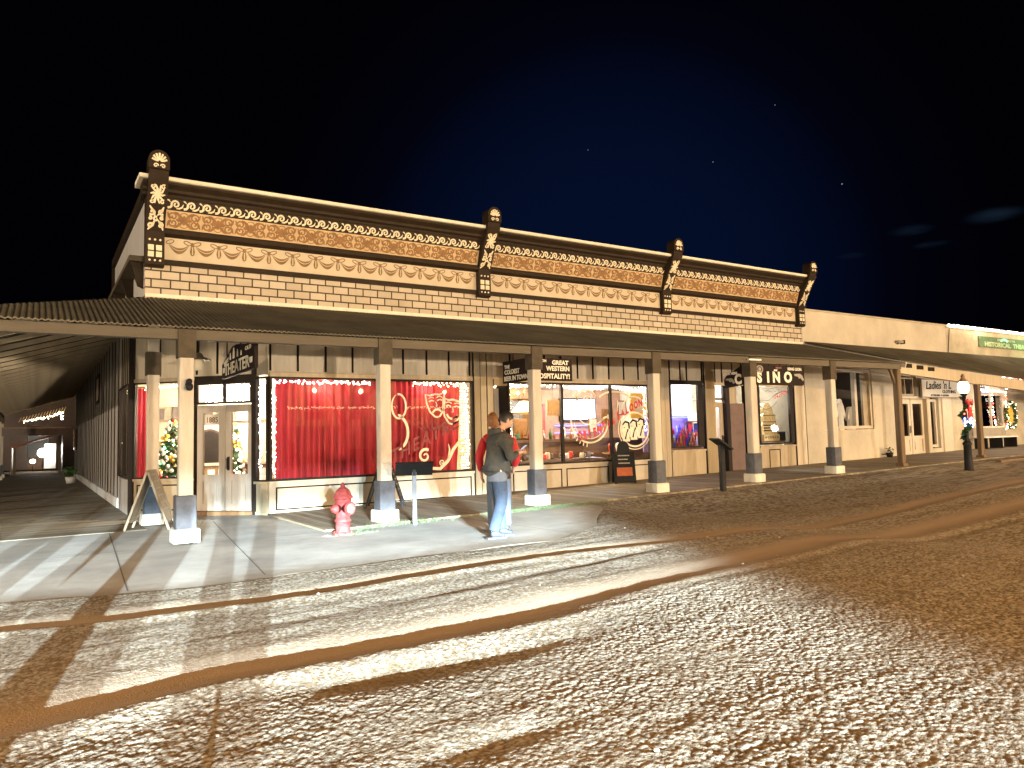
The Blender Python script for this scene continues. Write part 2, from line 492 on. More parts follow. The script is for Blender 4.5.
boards(6.90, 7.44, 0.0, 3.95, 3, FR)
boards(12.50, 13.24, 0.0, 3.95, 4, FR)
boards(14.66, 15.09, 0.0, 3.95, 1, FR)
boards(16.40, 16.98, 0.0, 3.95, 2, FR)
boards(18.76, 19.30, 0.0, 3.95, 2, FR, m='cream_wood')
boards(1.24, 1.56, 0.0, 2.84, 1, CH, m='cream_wood')

# dark battens and lintels on the upper wall
b = MB()
for x in (2.2, 2.76, 3.35, 3.94, 4.53, 5.12, 5.70, 6.27, 6.82, 7.95, 8.45, 8.98, 9.5, 10.03, 10.54, 11.08, 11.60, 12.12, 12.46, 13.3, 13.72, 13.98, 14.6, 15.15, 15.45, 15.9, 16.3, 17.05, 17.6, 18.15, 18.7):
    rect(MB(), x - 0.02, x + 0.02, 2.92, 3.98, -0.029, -0.012, FR).build('batten', M['darkline'], BLD)
for u in (0.06, 0.72, 1.18, 1.60, 2.08, 2.62, 2.98):
    rect(MB(), u - 0.02, u + 0.02, 2.92, 3.98, -0.029, -0.012, CH).build('batten', M['darkline'], BLD)
for u in (2.8, 3.15, 3.55, 3.98, 4.4):
    rect(MB(), u - 0.02, u + 0.02, 2.84, 3.98, -0.029, -0.008, SD).build('batten', M['darkline'], BLD)
b = MB()
rect(b, 2.18, 6.88, 2.80, 2.90, -0.1, 0.02, FR); rect(b, 7.86, 12.48, 2.80, 2.90, -0.1, 0.02, FR); rect(b, 7.46, 7.84, 2.70, 2.86, -0.1, 0.015, FR)
rect(b, 0.1, 1.56, 2.80, 2.88, -0.1, 0.02, CH)
b.build('lintel', M['tan'], BLD)
for nm, q, f in (('window_head', (13.25, 14.62, 2.88, 2.95, -0.1, 0.02), FR), ('window_head', (17.0, 18.72, 2.96, 3.03, -0.1, 0.02), FR), ('door_head', (1.58, 2.895, 2.74, 2.88, -0.1, 0.02), CH),
                 ('corner_post', (2.90, 3.0, 0.0, 3.98, -0.1, 0.04), CH), ('corner_post', (0.0, 0.115, 0.0, 3.98, -0.1, 0.03), CH), ('window_jamb', (14.42, 14.60, 1.05, 2.877, -0.1, -0.005), FR), ('window_jamb', (18.57, 18.72, 1.05, 2.957, -0.1, -0.005), FR)):
    rect(MB(), *q, f).build(nm, M['frame_dark'], BLD)

# windows ----------------------------------------------------------------------
WIN_RED = window(BLD, 2.18, 6.88, 0.69, 2.80, FR, w=0.045)
WIN_RET = window(BLD, 0.02, RDIR.dot(RB - RA) - 0.01, 0.69, 2.80, RT, w=0.03)
WIN_SAL = window(BLD, 7.86, 12.48, 0.75, 2.80, FR, mull=(9.48, 11.09), w=0.045, mw=0.07)
WIN_BAR = window(BLD, 13.25, 14.42, 1.02, 2.88, FR, w=0.05)
WIN_REG = window(BLD, 17.0, 18.57, 1.02, 2.96, FR, w=0.06, glass='glass_dull')
WIN_COR = window(BLD, 0.12, 1.24, 0.77, 2.80, CH, w=0.03, glass='glass_dull')
WIN_SID = window(BLD, 2.74, 4.68, 0.77, 2.82, SD, mull=(3.7,), w=0.05, glass='glass_dull')

# theater doors on the angled corner --------------------------------------------
def door_leaf(parent, u0, u1, v0, v1, fn, gv, name='door', handle_u=None, m='door', d=(-0.10, -0.04)):
    st = 0.13
    b = MB()
    rect(b, u0, u0 + st, v0, v1, d[0], d[1], fn); rect(b, u1 - st, u1, v0, v1, d[0], d[1], fn)
    rect(b, u0 + st, u1 - st, gv[1], v1, d[0], d[1], fn); rect(b, u0 + st, u1 - st, v0, v0 + 0.14, d[0], d[1], fn)
    rect(b, u0 + st, u1 - st, gv[0] - 0.14, gv[0], d[0], d[1], fn)
    rect(b, u0 + st, u1 - st, v0 + 0.14, gv[0] - 0.14, d[0] + 0.01, d[1] - 0.025, fn)
    rect(b, u0 + st + 0.06, u1 - st - 0.06, v0 + 0.2, gv[0] - 0.20, d[1] - 0.024, d[1] - 0.008, fn)
    o = b.build(name, M[m], parent)
    b = MB(); rect(b, u0 + st, u1 - st, gv[0], gv[1], -0.075, -0.069, fn); b.build('pane', M['glass'], o)
    if handle_u is not None:
        b = MB(); rect(b, handle_u - 0.025, handle_u + 0.025, v0 + 0.82, v0 + 1.1, d[1] + 0.001, d[1] + 0.014, fn)
        q = [fn(handle_u, v0 + 0.86, d[1]), fn(handle_u, v0 + 0.86, d[1] + 0.055), fn(handle_u, v0 + 1.06, d[1] + 0.055), fn(handle_u, v0 + 1.06, d[1])]
        b.tube(q, 0.011, 6); b.build('handle', M['black'], o)
    return o

D1 = door_leaf(BLD, 1.60, 2.235, 0.10, 2.27, CH, (0.84, 2.12), handle_u=None)
D2 = door_leaf(BLD, 2.265, 2.90, 0.10, 2.27, CH, (0.84, 2.12), handle_u=2.33)
b = MB(); rect(b, 1.56, 2.92, 0.0, 0.09, -0.2, 0.05, CH); b.build('threshold', M['wood_mid'], BLD)
TRN = window(BLD, 1.58, 2.90, 2.29, 2.74, CH, mull=(2.25,), w=0.045, mw=0.03, name='transom_window', glass='glass_dull')
D3 = door_leaf(BLD, 7.46, 7.84, 0.12, 2.66, lambda u, v, d: FR(u, v, d - 0.35), (0.95, 2.5), handle_u=7.53)
b = MB(); b.box(7.43, 7.46, 0.0, 0.5, 0.1, 2.7); b.box(7.84, 7.87, 0.03, 0.5, 0.1, 2.9); b.build('door_reveal', M['frame_dark'], BLD)
FD = lambda u, v, d: FR(u, v, d - 0.30)
D4 = door_leaf(BLD, 15.12, 15.80, 0.25, 2.35, FD, (0.78, 2.2), handle_u=15.73, m='tan')
TR4 = window(BLD, 15.10, 15.82, 2.42, 2.90, FD, w=0.05, name='transom_window')
b = MB(); rect(b, 15.81, 15.96, 0.2, 3.0, -0.4, -0.2, FR); b.box(15.08, 15.11, 0.03, 0.35, 0.2, 3.0); b.build('door_jamb', M['frame_dark'], BLD)
M['plum'] = mat('plum_shutter', (0.16, 0.10, 0.085), 0.6, 0.15, 4)
b = MB(); b.obox((16.18, 0.17, 1.25), (0.20, -0.12, 0), (0.012, 0.02, 0), (0, 0, 1.05)); b.build('folded_shutter', M['plum'], BLD)
b = MB(); rect(b, 15.96, 16.40, 0.2, 3.9, -0.35, -0.31, FR); b.build('door_side_panel', M['tan'], BLD)
b = MB(); rect(b, 15.10, 15.95, 0.1, 0.24, -0.4, -0.1, FR); b.build('door_step', M['wood_mid'], BLD)

# small shuttered vent on the side wall
b = MB(); frame_rects(b, 11.2, 12.7, 2.85, 3.75, 0.09, 0.003, 0.04, SD); vn = b.build('side_vent', M['frame_dark'], BLD)
b = MB(); rect(b, 11.29, 12.61, 2.94, 3.66, 0.003, 0.02, SD); b.build('vent_board', M['cream'], vn)

# cornice ------------------------------------------------------------------------
X0, X1 = -0.10, 19.42
COR = MB().box(X0, X1, -0.085, 0.0, 4.87, 4.965).build('cornice_base_band', M['dark'], BLD)
FRZ = MB().box(X0, X1, -0.04, 0.0, 4.965, 5.40).build('swag_panel', M['swagbg'], BLD)
MB().prism([(0.0, 5.40), (-0.09, 5.40), (-0.15, 5.45), (-0.15, 5.53), (-0.11, 5.56), (0.0, 5.56)], lambda u, v, d: (d, u, v), X0, X1).build('cornice_mid_band', M['dark'], BLD)
PAN = MB().prism([(0.0, 5.56), (-0.12, 5.56), (-0.22, 5.885), (0.0, 5.885)], lambda u, v, d: (d, u, v), X0, X1).build('leaf_panel', M['peach'], BLD)
SCB = MB().prism([(0.0, 5.885), (-0.26, 5.885), (-0.30, 6.09), (0.0, 6.09)], lambda u, v, d: (d, u, v), X0, X1).build('scroll_band', M['dark'], BLD)
MB().prism([(0.0, 6.09), (-0.33, 6.09), (-0.35, 6.14), (-0.41, 6.17), (-0.42, 6.22), (-0.50, 6.29), (-0.50, 6.33), (0.0, 6.33)], lambda u, v, d: (d, u, v), X0 - 0.10, X1).build('cornice_moulding', M['dark'], BLD)
MB().prism([(0.2, 6.343), (-0.54, 6.343), (-0.56, 6.36), (-0.56, 6.41), (0.2, 6.44)], lambda u, v, d: (d, u, v), X0 - 0.17, X1 + 0.03).build('cornice_cap', M['cap'], BLD)

BRX = [0.04, 7.18, 13.15, 19.15]

def spiral(cx, cy, r0, turns, a0, r1=0.15, n=14, sgn=1):
    return [(cx + r0 * (1 - (1 - r1) * t) * math.cos(a0 + sgn * turns * 2 * PI * t), cy + r0 * (1 - (1 - r1) * t) * math.sin(a0 + sgn * turns * 2 * PI * t)) for t in [i / (n - 1) for i in range(n)]]

def fn_scr(u, v, d): return (u, -(0.26 + (v - 5.885) / 0.205 * 0.04 + d), v)
def fn_pan(u, v, d): return (u, -(0.12 + (v - 5.56) / 0.325 * 0.10 + d), v)
def fn_swg(u, v, d): return (u, -(0.04 + d), v)

for k in range(3):
    scr, leaf, swag, swag2 = MB(), MB(), MB(), MB()
    a, c = BRX[k] + 0.19, BRX[k + 1] - 0.19
    n = round((c - a) / 0.285); p = (c - a) / n
    for i in range(n):
        u = a + i * p
        cx, cy = u + p * 0.52, 5.985
        sp = spiral(cx, cy, 0.078, 1.35, PI * 1.12, sgn=-1, n=15)
        lead = [(u + p * 0.02, 5.915), (u + p * 0.18, 5.925), (u + p * 0.27, 5.955)]
        pts = lead + sp
        scr.ribbon(pts, [0.04] * 3 + [0.036 - 0.012 * t / 14 for t in range(15)], fn_scr, -0.002, 0.008)
        scr.ribbon([(u + p * 0.55, 5.91), (u + p * 0.75, 5.918), (u + p * 0.92, 5.945), (u + p * 1.0, 6.0)], [0.012, 0.03, 0.03, 0.008], fn_scr, -0.002, 0.007)
        scr.ribbon([(u + p * 0.0, 6.06), (u + p * 0.1, 6.05), (u + p * 0.2, 6.02)], [0.02, 0.026, 0.008], fn_scr, -0.002, 0.007)
    # acanthus panel
    n = round((c - a) / 0.60); p = (c - a) / n
    for i in range(n):
        u = a + (i + 0.5) * p; z = 5.722
        for sg in (-1, 1):
            for up in (-1, 1):
                leaf.ribbon(spiral(u + sg * 0.189, z + up * 0.055, 0.082, 1.2, PI / 2 * (1 - sg) + 0.4 * up, sgn=sg * up, n=12), 0.027, fn_pan, -0.002, 0.010)
                leaf.ribbon([(u + sg * 0.014, z + up * 0.015), (u + sg * 0.070, z + up * 0.07), (u + sg * 0.126, z + up * 0.12), (u + sg * 0.175, z + up * 0.14)], [0.03, 0.05, 0.04, 0.01], fn_pan, -0.002, 0.011)
                leaf.ribbon([(u + sg * 0.231, z + up * 0.01), (u + sg * 0.266, z + up * 0.06), (u + sg * 0.290, z + up * 0.125)], [0.04, 0.045, 0.012], fn_pan, -0.002, 0.009)
            leaf.ribbon([(u + sg * 0.035, z), (u + sg * 0.084, z + 0.01), (u + sg * 0.140, z)], [0.05, 0.07, 0.02], fn_pan, -0.002, 0.012)
        leaf.prism([(u + 0.045 * math.cos(t * PI / 5), z + 0.085 * math.sin(t * PI / 5)) for t in range(10)], fn_pan, -0.002, 0.014)
        leaf.ribbon([(u + 0.105 * math.cos(t * PI / 8), z + 0.135 * math.sin(t * PI / 8)) for t in range(16)], 0.014, fn_pan, -0.002, 0.008, closed=True)
    # swags
    n = round((c - a) / 0.50); p = (c - a) / n
    for i in range(n + 1):
        u = a + i * p; zt = 5.30
        if i < n:
            up_ = []; lo = []; mid = []
            for t in [q / 14 for q in range(15)]:
                uu = u + 0.05 + (p - 0.1) * t; par = 4 * t * (1 - t)
                up_.append((uu, zt - 0.085 * par)); lo.append((uu, zt - 0.20 * par)); mid.append((uu, zt - 0.135 * par))
            for q in range(14):
                swag.prism([lo[q], lo[q + 1], up_[q + 1], up_[q]], fn_swg, -0.002, 0.006)
            swag2.ribbon(mid, [0.003 + 0.010 * 4 * (q / 14) * (1 - q / 14) for q in range(15)], fn_swg, 0.0, 0.011)
        for sg in (-1, 1):
            if (i == 0 and sg < 0) or (i == n and sg > 0): continue
            lp = [(u + sg * (0.085 + 0.07 * math.cos(t * PI / 6)), 5.325 + 0.035 * math.sin(t * PI / 6) + sg * 0 + 0.02 * math.cos(t * PI / 6)) for t in range(12)]
            swag.ribbon(lp, 0.016, fn_swg, -0.002, 0.008, closed=True)
        if 0 < i < n:
            swag.prism([(u - 0.018, 5.30), (u - 0.045, 5.17), (u - 0.03, 5.105), (u, 5.085), (u + 0.03, 5.105), (u + 0.045, 5.17), (u + 0.018, 5.30)], fn_swg, -0.002, 0.009)
            swag2.ribbon([(u, 5.26), (u, 5.11)], 0.02, fn_swg, 0.0, 0.013)
            swag.prism([(u + 0.032 * math.cos(t * PI / 4), 5.315 + 0.03 * math.sin(t * PI / 4)) for t in range(8)], fn_swg, -0.002, 0.012)
    scr.build('scroll_ornament', M['orn_cream'], SCB)
    leaf.build('leaf_ornament', M['orn_brown'], PAN)
    swag.build('swag_ornament', M['orn_tan'], FRZ)
    swag2.build('swag_highlight', M['swagbg'], FRZ)

# scroll brackets
PATH = [(-0.17, 4.80), (-0.17, 5.46), (-0.40, 5.90), (-0.62, 6.28), (-0.66, 6.46)]
def bracket(x):
    w = 0.165
    poly = [(-0.001, 4.80), (-0.13, 4.80)] + [(-0.17, 4.84)] + PATH[1:4] + [(-0.66, 6.36), (-0.66, 6.48), (-0.001, 6.48)]
    b = MB().prism(poly, lambda u, v, d: (x + d, u, v), -w, w)
    cap = [(-w - 0.01, 6.482), (w + 0.01, 6.482)] + [((w + 0.01) * math.cos(t * PI / 10), 6.66 + (w + 0.01) * math.sin(t * PI / 10)) for t in range(11)]
    b.prism(cap, lambda u, v, d: (x + u, -d, v), 0.40, 0.70)
    o = b.build('bracket', M['dark'], BLD)
    c = MB()
    def seg(i):
        (y0, z0), (y1, z1) = PATH[i], PATH[i + 1]
        L = math.hypot(y1 - y0, z1 - z0); ny, nz = -(z1 - z0) / L, (y1 - y0) / L
        return lambda u, v, d: (x + u, y0 + (y1 - y0) * v / L + ny * d, z0 + (z1 - z0) * v / L + nz * d), L
    f, L = seg(0)
    for sx in (-1, 1):
        for k in (0, 1):
            cx, cy = sx * 0.068, 0.225 + k * 0.125
            MB().prism([(cx - 0.05, cy - 0.05), (cx + 0.05, cy - 0.05), (cx + 0.05, cy + 0.05), (cx - 0.05, cy + 0.05)], f, -0.002, 0.012).build('panel_square', M['orn_cream'], o)
    for cy in (0.11, 0.50):
        for cx in (-0.09, 0, 0.09):
            c.prism([(cx + 0.02 * math.cos(t * PI / 4), cy + 0.02 * math.sin(t * PI / 4)) for t in range(8)], f, -0.002, 0.012)
    c.build('studs', M['orn_cream'], o); c = MB()
    f, L = seg(1)
    for (cx, cy, r, a0, sg) in ((-0.085, 0.10, 0.055, 0.5, 1), (0.08, 0.12, 0.06, 2.2, -1), (-0.07, 0.36, 0.062, 3.9, 1), (0.08, 0.37, 0.055, 5.5, -1), (0.0, 0.23, 0.05, 1.2, 1), (-0.1, 0.24, 0.035, 2.0, -1), (0.1, 0.25, 0.035, 1.0, 1)):
        c.ribbon(spiral(cx, cy, r, 1.0, a0, sgn=sg, n=11), 0.034, f, -0.002, 0.010)
    for (a, b_) in (((-0.13, 0.02), (-0.02, 0.2)), ((0.13, 0.03), (0.03, 0.22)), ((-0.12, 0.47), (-0.02, 0.28)), ((0.12, 0.47), (0.02, 0.3))):
        c.ribbon([a, ((a[0] + b_[0]) / 2 + 0.02, (a[1] + b_[1]) / 2), b_], [0.02, 0.05, 0.02], f, -0.002, 0.010)
    c.build('leaf_carving', M['orn_cream'], o); c = MB()
    f, L = seg(2)
    for k in range(10):
        t = 2 * PI * (k + 0.5) / 10; ry = 0.18 if abs(math.cos(t)) > 0.5 else 0.13
        c.ribbon([(0.03 * math.sin(t), 0.2 + 0.03 * math.cos(t)), (0.075 * math.sin(t + 0.2), 0.2 + 0.09 * math.cos(t + 0.2)), (0.125 * math.sin(t), 0.2 + ry * math.cos(t))], [0.022, 0.04, 0.016], f, -0.002, 0.010)
    for sx in (-1, 1):
        for cy in (0.06, 0.34): c.ribbon(spiral(sx * 0.09, cy, 0.045, 1.1, 1.0, sgn=sx, n=10), 0.024, f, -0.002, 0.009)
    c.prism([(0.035 * math.cos(t * PI / 4), 0.2 + 0.035 * math.sin(t * PI / 4)) for t in range(8)], f, -0.002, 0.014)
    c.build('flower_carving', M['orn_cream'], o); c = MB()
    g = lambda u, v, d: (x + u, -(0.70 + d), v)
    for k in range(7):
        t = PI * (0.08 + 0.14 * k)
        c.ribbon([(0.02 * math.cos(t), 6.615 + 0.02 * math.sin(t)), (0.07 * math.cos(t), 6.615 + 0.075 * math.sin(t)), (0.13 * math.cos(t), 6.625 + 0.15 * math.sin(t))], [0.012, 0.028, 0.034], g, -0.002, 0.012)
    for sx in (-1, 1):
        c.ribbon(spiral(sx * 0.06, 6.535, 0.045, 1.1, PI / 2 + sx * PI / 2, sgn=-sx, n=10), 0.022, g, -0.002, 0.010)
    c.build('shell_carving', M['orn_cream'], o)
for x in BRX: bracket(x)

# interiors ------------------------------------------------------------------------
def room(x0, x1, y1, zf, zc, wm, chamfer=False, y0=0.16):
    fl = MB(); ce = MB()
    if chamfer:
        poly = [(0.12, 2.5), (2.1, 0.5), (2.25, 0.16), (x1, 0.16), (x1, y1), (0.12, y1)]
        fl.prism(poly, lambda u, v, d: (u, v, d), zf - 0.1, zf); ce.prism(poly, lambda u, v, d: (u, v, d), zc, zc + 0.08)
    else:
        fl.box(x0, x1, y0, y1, zf - 0.1, zf); ce.box(x0, x1, y0, y1, zc, zc + 0.08)
    fl.build('interior_floor', M['int_floor'], BLD); ce.build('interior_ceiling', M['int_ceil'], BLD)
    w = MB(); w.box(x0, x1, y1, y1 + 0.1, zf, zc)
    w.build('interior_wall', wm, BLD)
room(0.12, 7.40, 5.2, 0.10, 3.02, M['int_wall'], True)
room(7.50, 16.30, 5.6, 0.12, 3.05, M['sal_wall'])
room(16.4, 19.1, 3.2, 0.25, 3.05, M['int_white'])
b = MB(); b.box(7.40, 7.50, 0.55, 5.7, 0.0, 3.1); b.box(16.3, 16.4, 0.4, 5.7, 0, 3.1)
b.build('partition', M['int_wall'], BLD)
# ------------------------------------------------------------------ wrap-around porch
POR = thing('porch', 'wrap-around wooden porch with brown corrugated iron roof and cream posts along the corner building', 'porch', (0, 0, 0))
PX = [0.12 + 3.187 * k for k in range(7)]
YP = -3.14

def corrugated(fx, a0, a1, wl=0.076, amp=0.011, thick=0.02):
    """fx(a, t, h): a runs along the eave, t 0 (top) .. 1 (eave)"""
    n = int((a1 - a0) / wl * 4)
    vs = []; fs = []
    for i in range(n + 1):
        a = a0 + (a1 - a0) * i / n
        h = amp * math.sin(2 * PI * a / wl)
        vs += [fx(a, 0, h), fx(a, 1, h), fx(a, 0, h - thick), fx(a, 1, h - thick)]
    for i in range(n):
        k = i * 4
        fs += [(k, k + 1, k + 5, k + 4), (k + 2, k + 6, k + 7, k + 3), (k + 1, k + 3, k + 7, k + 5)]
    return vs, fs

WZ, EY = 4.235, -3.36
def ezf(a): return 3.225 + 0.0045 * max(a, 0.0)
EZ = 3.225
def front_roof(a, t, h):
    yt = 0.0 if a >= 0 else a * (3.36 / 3.4)
    zt = WZ + (ezf(a) - WZ) * (yt / EY)
    return (a, yt + (EY - yt) * t, zt + (ezf(a) - zt) * t + h)
def side_roof(a, t, h):
    xt = -0.1 if a >= 0 else -0.1 + a * (3.3 / 3.36)
    zt = WZ + (EZ - WZ) * ((xt + 0.1) / -3.3)
    return (xt + (-3.4 - xt) * t, a, zt + (EZ - zt) * t + h)
b = MB()
b.add(*corrugated(front_roof, -3.40, 19.36))
b.build('roof', M['roof'], POR)
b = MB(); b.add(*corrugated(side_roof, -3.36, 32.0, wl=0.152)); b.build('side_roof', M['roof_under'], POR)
b = MB()
b.box(-0.1, 19.33, -0.035, -0.003, 4.24, 4.31)
b.build('flashing', M['cap'], POR)
b = MB(); b.box(-3.3, 0, -3.24, -3.06, 3.05, 3.20)
b.add([(0, -3.24, 3.05), (19.34, -3.24, 3.135), (19.34, -3.06, 3.135), (0, -3.06, 3.05), (0, -3.24, 3.20), (19.34, -3.24, 3.287), (19.34, -3.06, 3.287), (0, -3.06, 3.20)], [(0, 3, 2, 1), (4, 5, 6, 7), (0, 1, 5, 4), (1, 2, 6, 5), (2, 3, 7, 6)])
b.build('beam', M['beam'], POR)
b = MB(); b.box(-3.34, -3.16, -3.05, 32, 3.05, 3.20); b.build('side_beam', M['beam'], POR)
# barge board at the right-hand end
b = MB(); b.bar((19.38, 0.0, 4.17), (19.38, -3.36, 3.25), 0.04, 0.17); b.build('barge_board', M['post'], POR)
b = MB()
b.prism([(0.0, WZ - 0.06), (-3.05, EZ + 0.02), (-3.05, EZ - 0.02), (0.0, WZ - 0.10)], lambda u, v, d: (d, u, v), 0.0, 19.33)
b.build('ceiling_boards', M['soffit'], POR)

def post(x, y, zb, head=True, m='post', parent=POR, htop=3.06, blk=True):
    b = MB()
    if head: b.box(x - 0.10, x + 0.10, y - 0.10, y + 0.10, zb + 0.1, htop, 0.012)
    o = b.build('post', M[m], parent)
    if blk:
        MB().box(x - 0.142, x + 0.142, y - 0.142, y + 0.142, zb + 0.2, zb + 0.69, 0.012).build('base_block', M['block_grey'], o)
        MB().box(x - 0.185, x + 0.185, y - 0.185, y + 0.185, zb + 0.0, zb + 0.2, 0.015).build('plinth', M['plinth'], o)
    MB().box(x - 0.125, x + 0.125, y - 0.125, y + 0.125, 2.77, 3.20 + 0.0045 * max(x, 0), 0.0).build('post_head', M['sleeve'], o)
    return o
for k in range(6): post(PX[k], YP, gz(PX[k]) + 0.03)
post(0.05, 0.0, 0.03, htop=3.9)
for k in range(11): post(-3.25, k * 3.1 + 0.05, -0.02)
post(-3.25, -3.15, 0.0)
# last post at the right end is old plain timber
b = MB(); b.box(PX[6] - 0.09, PX[6] + 0.09, YP - 0.09, YP + 0.09, gz(PX[6]), 3.13, 0.02)
o = b.build('post', M['old_post'], POR); o['label'] = 'plain dark weathered post without a painted base'
MB().box(PX[6] - 0.12, PX[6] + 0.12, YP - 0.12, YP + 0.12, gz(PX[6]), gz(PX[6]) + 0.12).build('base_shoe', M['old_post'], o)
b = MB(); b.bar((PX[6] + 0.02, YP + 0.02, 2.55), (PX[6] - 0.3, YP + 0.02, 3.13), 0.07); b.build('brace', M['old_post'], POR)
# rafters of the side street porch
proto = None
for k in range(32):
    y = -2.85 + k * 1.08
    b = MB()
    if proto is None:
        b.prism([(-0.1, 4.20), (-3.36, 3.205), (-3.36, 3.115), (-0.1, 4.105)], lambda u, v, d: (u, d, v), 0, 0.06)
        proto = b.build('rafter', M['rafter'], POR); proto.location = (0, y, 0)
    else:
        c = proto.copy(); COL.objects.link(c); c.parent = POR; c.location = (0, y, 0); OFF[c.name] = (0, 0, 0)
        if y < 0: c.scale.x = 1
# trim hidden corner: rafters before the building corner only reach the hip
for o in [c for c in POR.children if c.name.startswith('rafter') and c.location.y < -0.05]:
    y = o.location.y
    xt = -0.1 + y * 0.98
    me = MB().prism([(xt, 4.20 + (xt + 0.1) * 0.3037), (-3.36, 3.20), (-3.36, 3.115), (xt, 4.105 + (xt + 0.1) * 0.3037)], lambda u, v, d: (u, d, v), 0, 0.05)
    n = bpy.data.meshes.new('rafter'); n.from_pydata(me.v, [], me.f); n.materials.append(M['rafter']); o.data = n
# small pale fitting over one post
b = MB(); b.box(PX[4] - 0.22, PX[4] + 0.22, YP - 0.19, YP - 0.128, 3.16, 3.20); b.build('light_fitting', M['white'], POR)

# ------------------------------------------------------------------ things hung from the porch
t = thing('hanging_lamp', 'shaded pendant lamp hanging in front of the theater entrance boards', 'lamp', (0.86, 0.1, 2.8))
b = MB(); b.tube([(0.86, 0.1, 4.0), (0.86, 0.1, 3.2)], 0.016, 6); b.build('stem', M['black'], t)
b = MB(); b.lathe([(0.03, 3.24), (0.06, 3.22), (0.09, 3.16), (0.24, 3.10), (0.235, 3.088), (0.07, 3.12)], 20, (0.86, 0.1, 0)); b.build('lamp_shade', M['sleeve'], t)
b = MB(); b.lathe([(0.0, 2.90), (0.06, 2.90), (0.085, 2.98), (0.09, 3.10), (0.05, 3.12)], 14, (0.86, 0.1, 0)); b.build('glass_chimney', M['orn_cream'], t)

def SX(x):  # sign face perpendicular to the front, reading from the -X side
    return lambda u, v, d: (x - d, u, v)

# theater sign: board with an arched top, its face looks towards the side street
t = thing('theater_sign', 'dark arched hanging board lettered THEATER over the corner entrance', 'sign', (1.3, -1.3, 2.72))
def thf(u, v, d): return (1.3 - d, -0.0 - u, v)      # u runs from the far end (0) towards the street (2.55)
poly = [(0.0, 2.72), (2.55, 2.72), (2.55, 3.19), (1.95, 3.19), (1.7, 3.22), (1.2, 3.27), (0.85, 3.26), (0.35, 3.10), (0.0, 3.0)]
MB().prism(poly, thf, -0.03, 0.03).build('board', M['signboard'], t)
M['sign_paint'] = mat('ivory_lettering', (0.80, 0.74, 0.60), 0.6, 0.12, 14)
M['sign_grey'] = mat('grey_sign_art', (0.30, 0.27, 0.23), 0.7, 0.25, 20)
b = MB()
b.text('THEATER', 0.30, lambda x, y, d: thf(1.22 + x, 2.77 + y, d), 0.031, 0.036, 0.006, sx=1.55)
b.build('lettering', M['sign_paint'], t); b = MB()
for u in (0.17, 2.32):
    b.text('"', 0.30, lambda x, y, d, u=u: thf(u + x, 2.70 + y, d), 0.031, 0.036, 0.012, sx=2.0)
b.text('OLD', 0.09, lambda x, y, d: thf(2.12 + x, 3.08 + y, d), 0.031, 0.036, 0.003, sx=2.4)
b.text('WEST', 0.10, lambda x, y, d: thf(0.38 + x, 2.99 + y * 1.0 + 0.14 * x, d), 0.031, 0.036, 0.003, sx=1.6)
b.build('lettering', M['sign_paint'], t)
b = MB()
for (u, h, w) in ((1.02, 0.20, 0.09), (0.74, 0.13, 0.06), (1.32, 0.14, 0.06), (1.6, 0.09, 0.05)):
    b.prism([(u - w, 3.03), (u + w, 3.03), (u + w * 0.8, 3.03 + h * 0.6), (u + w * 0.5, 3.03 + h * 0.72), (u + w * 0.5, 3.03 + h * 0.92), (u, 3.03 + h), (u - w * 0.5, 3.03 + h * 0.92), (u - w * 0.5, 3.03 + h * 0.72), (u - w * 0.8, 3.03 + h * 0.6)], thf, 0.031, 0.035)
b.build('painted_figures', M['sign_paint'], t)
b = MB()
for u, zt in ((0.3, 4.05), (2.3, 3.52)): b.tube([thf(u, 3.05, 0), thf(u, zt, 0)], 0.012, 6)
b.build('hanger', M['black'], t)

# two-board saloon sign wrapping the porch post
def wrapsign(name, label, px, l1, l2, z0, z1, art, h1=None, round_=0.0):
    t = thing(name, label, 'sign', (px, YP, z0))
    ya = YP + 0.15
    A = lambda u, v, d: (px - 0.03 - d, ya + u, v)             # board running back from the street
    B = lambda u, v, d: (px + u, ya - 0.03 - d, v)             # board along the street
    h1 = h1 or (z0, z1)
    r = round_
    p1 = [(0.0, z0), (l1 - r, h1[0]), (l1, h1[0] + r), (l1, h1[1] - r), (l1 - r, h1[1]), (0.0, z1)]
    p2 = [(0.0, z0), (l2 - r, z0), (l2 - r * 0.3, z0 + r * 0.3), (l2, z0 + r), (l2, z1 - r), (l2 - r * 0.3, z1 - r * 0.3), (l2 - r, z1), (0.0, z1)]
    MB().prism(p1, A, -0.02, 0.02).build('board', M['signboard'], t)
    MB().prism(p2, B, -0.02, 0.02).build('board', M['signboard'], t)
    art(t, A, B)
    b = MB()
    b.tube([B(l2 * 0.7, z1 - 0.02, 0), B(l2 * 0.7, 3.35, 0)], 0.012, 6); b.tube([A(l1 * 0.6, h1[1] - 0.05, 0), A(l1 * 0.6, 3.45, 0)], 0.012, 6)
    b.build('hanger', M['black'], t)
    return t

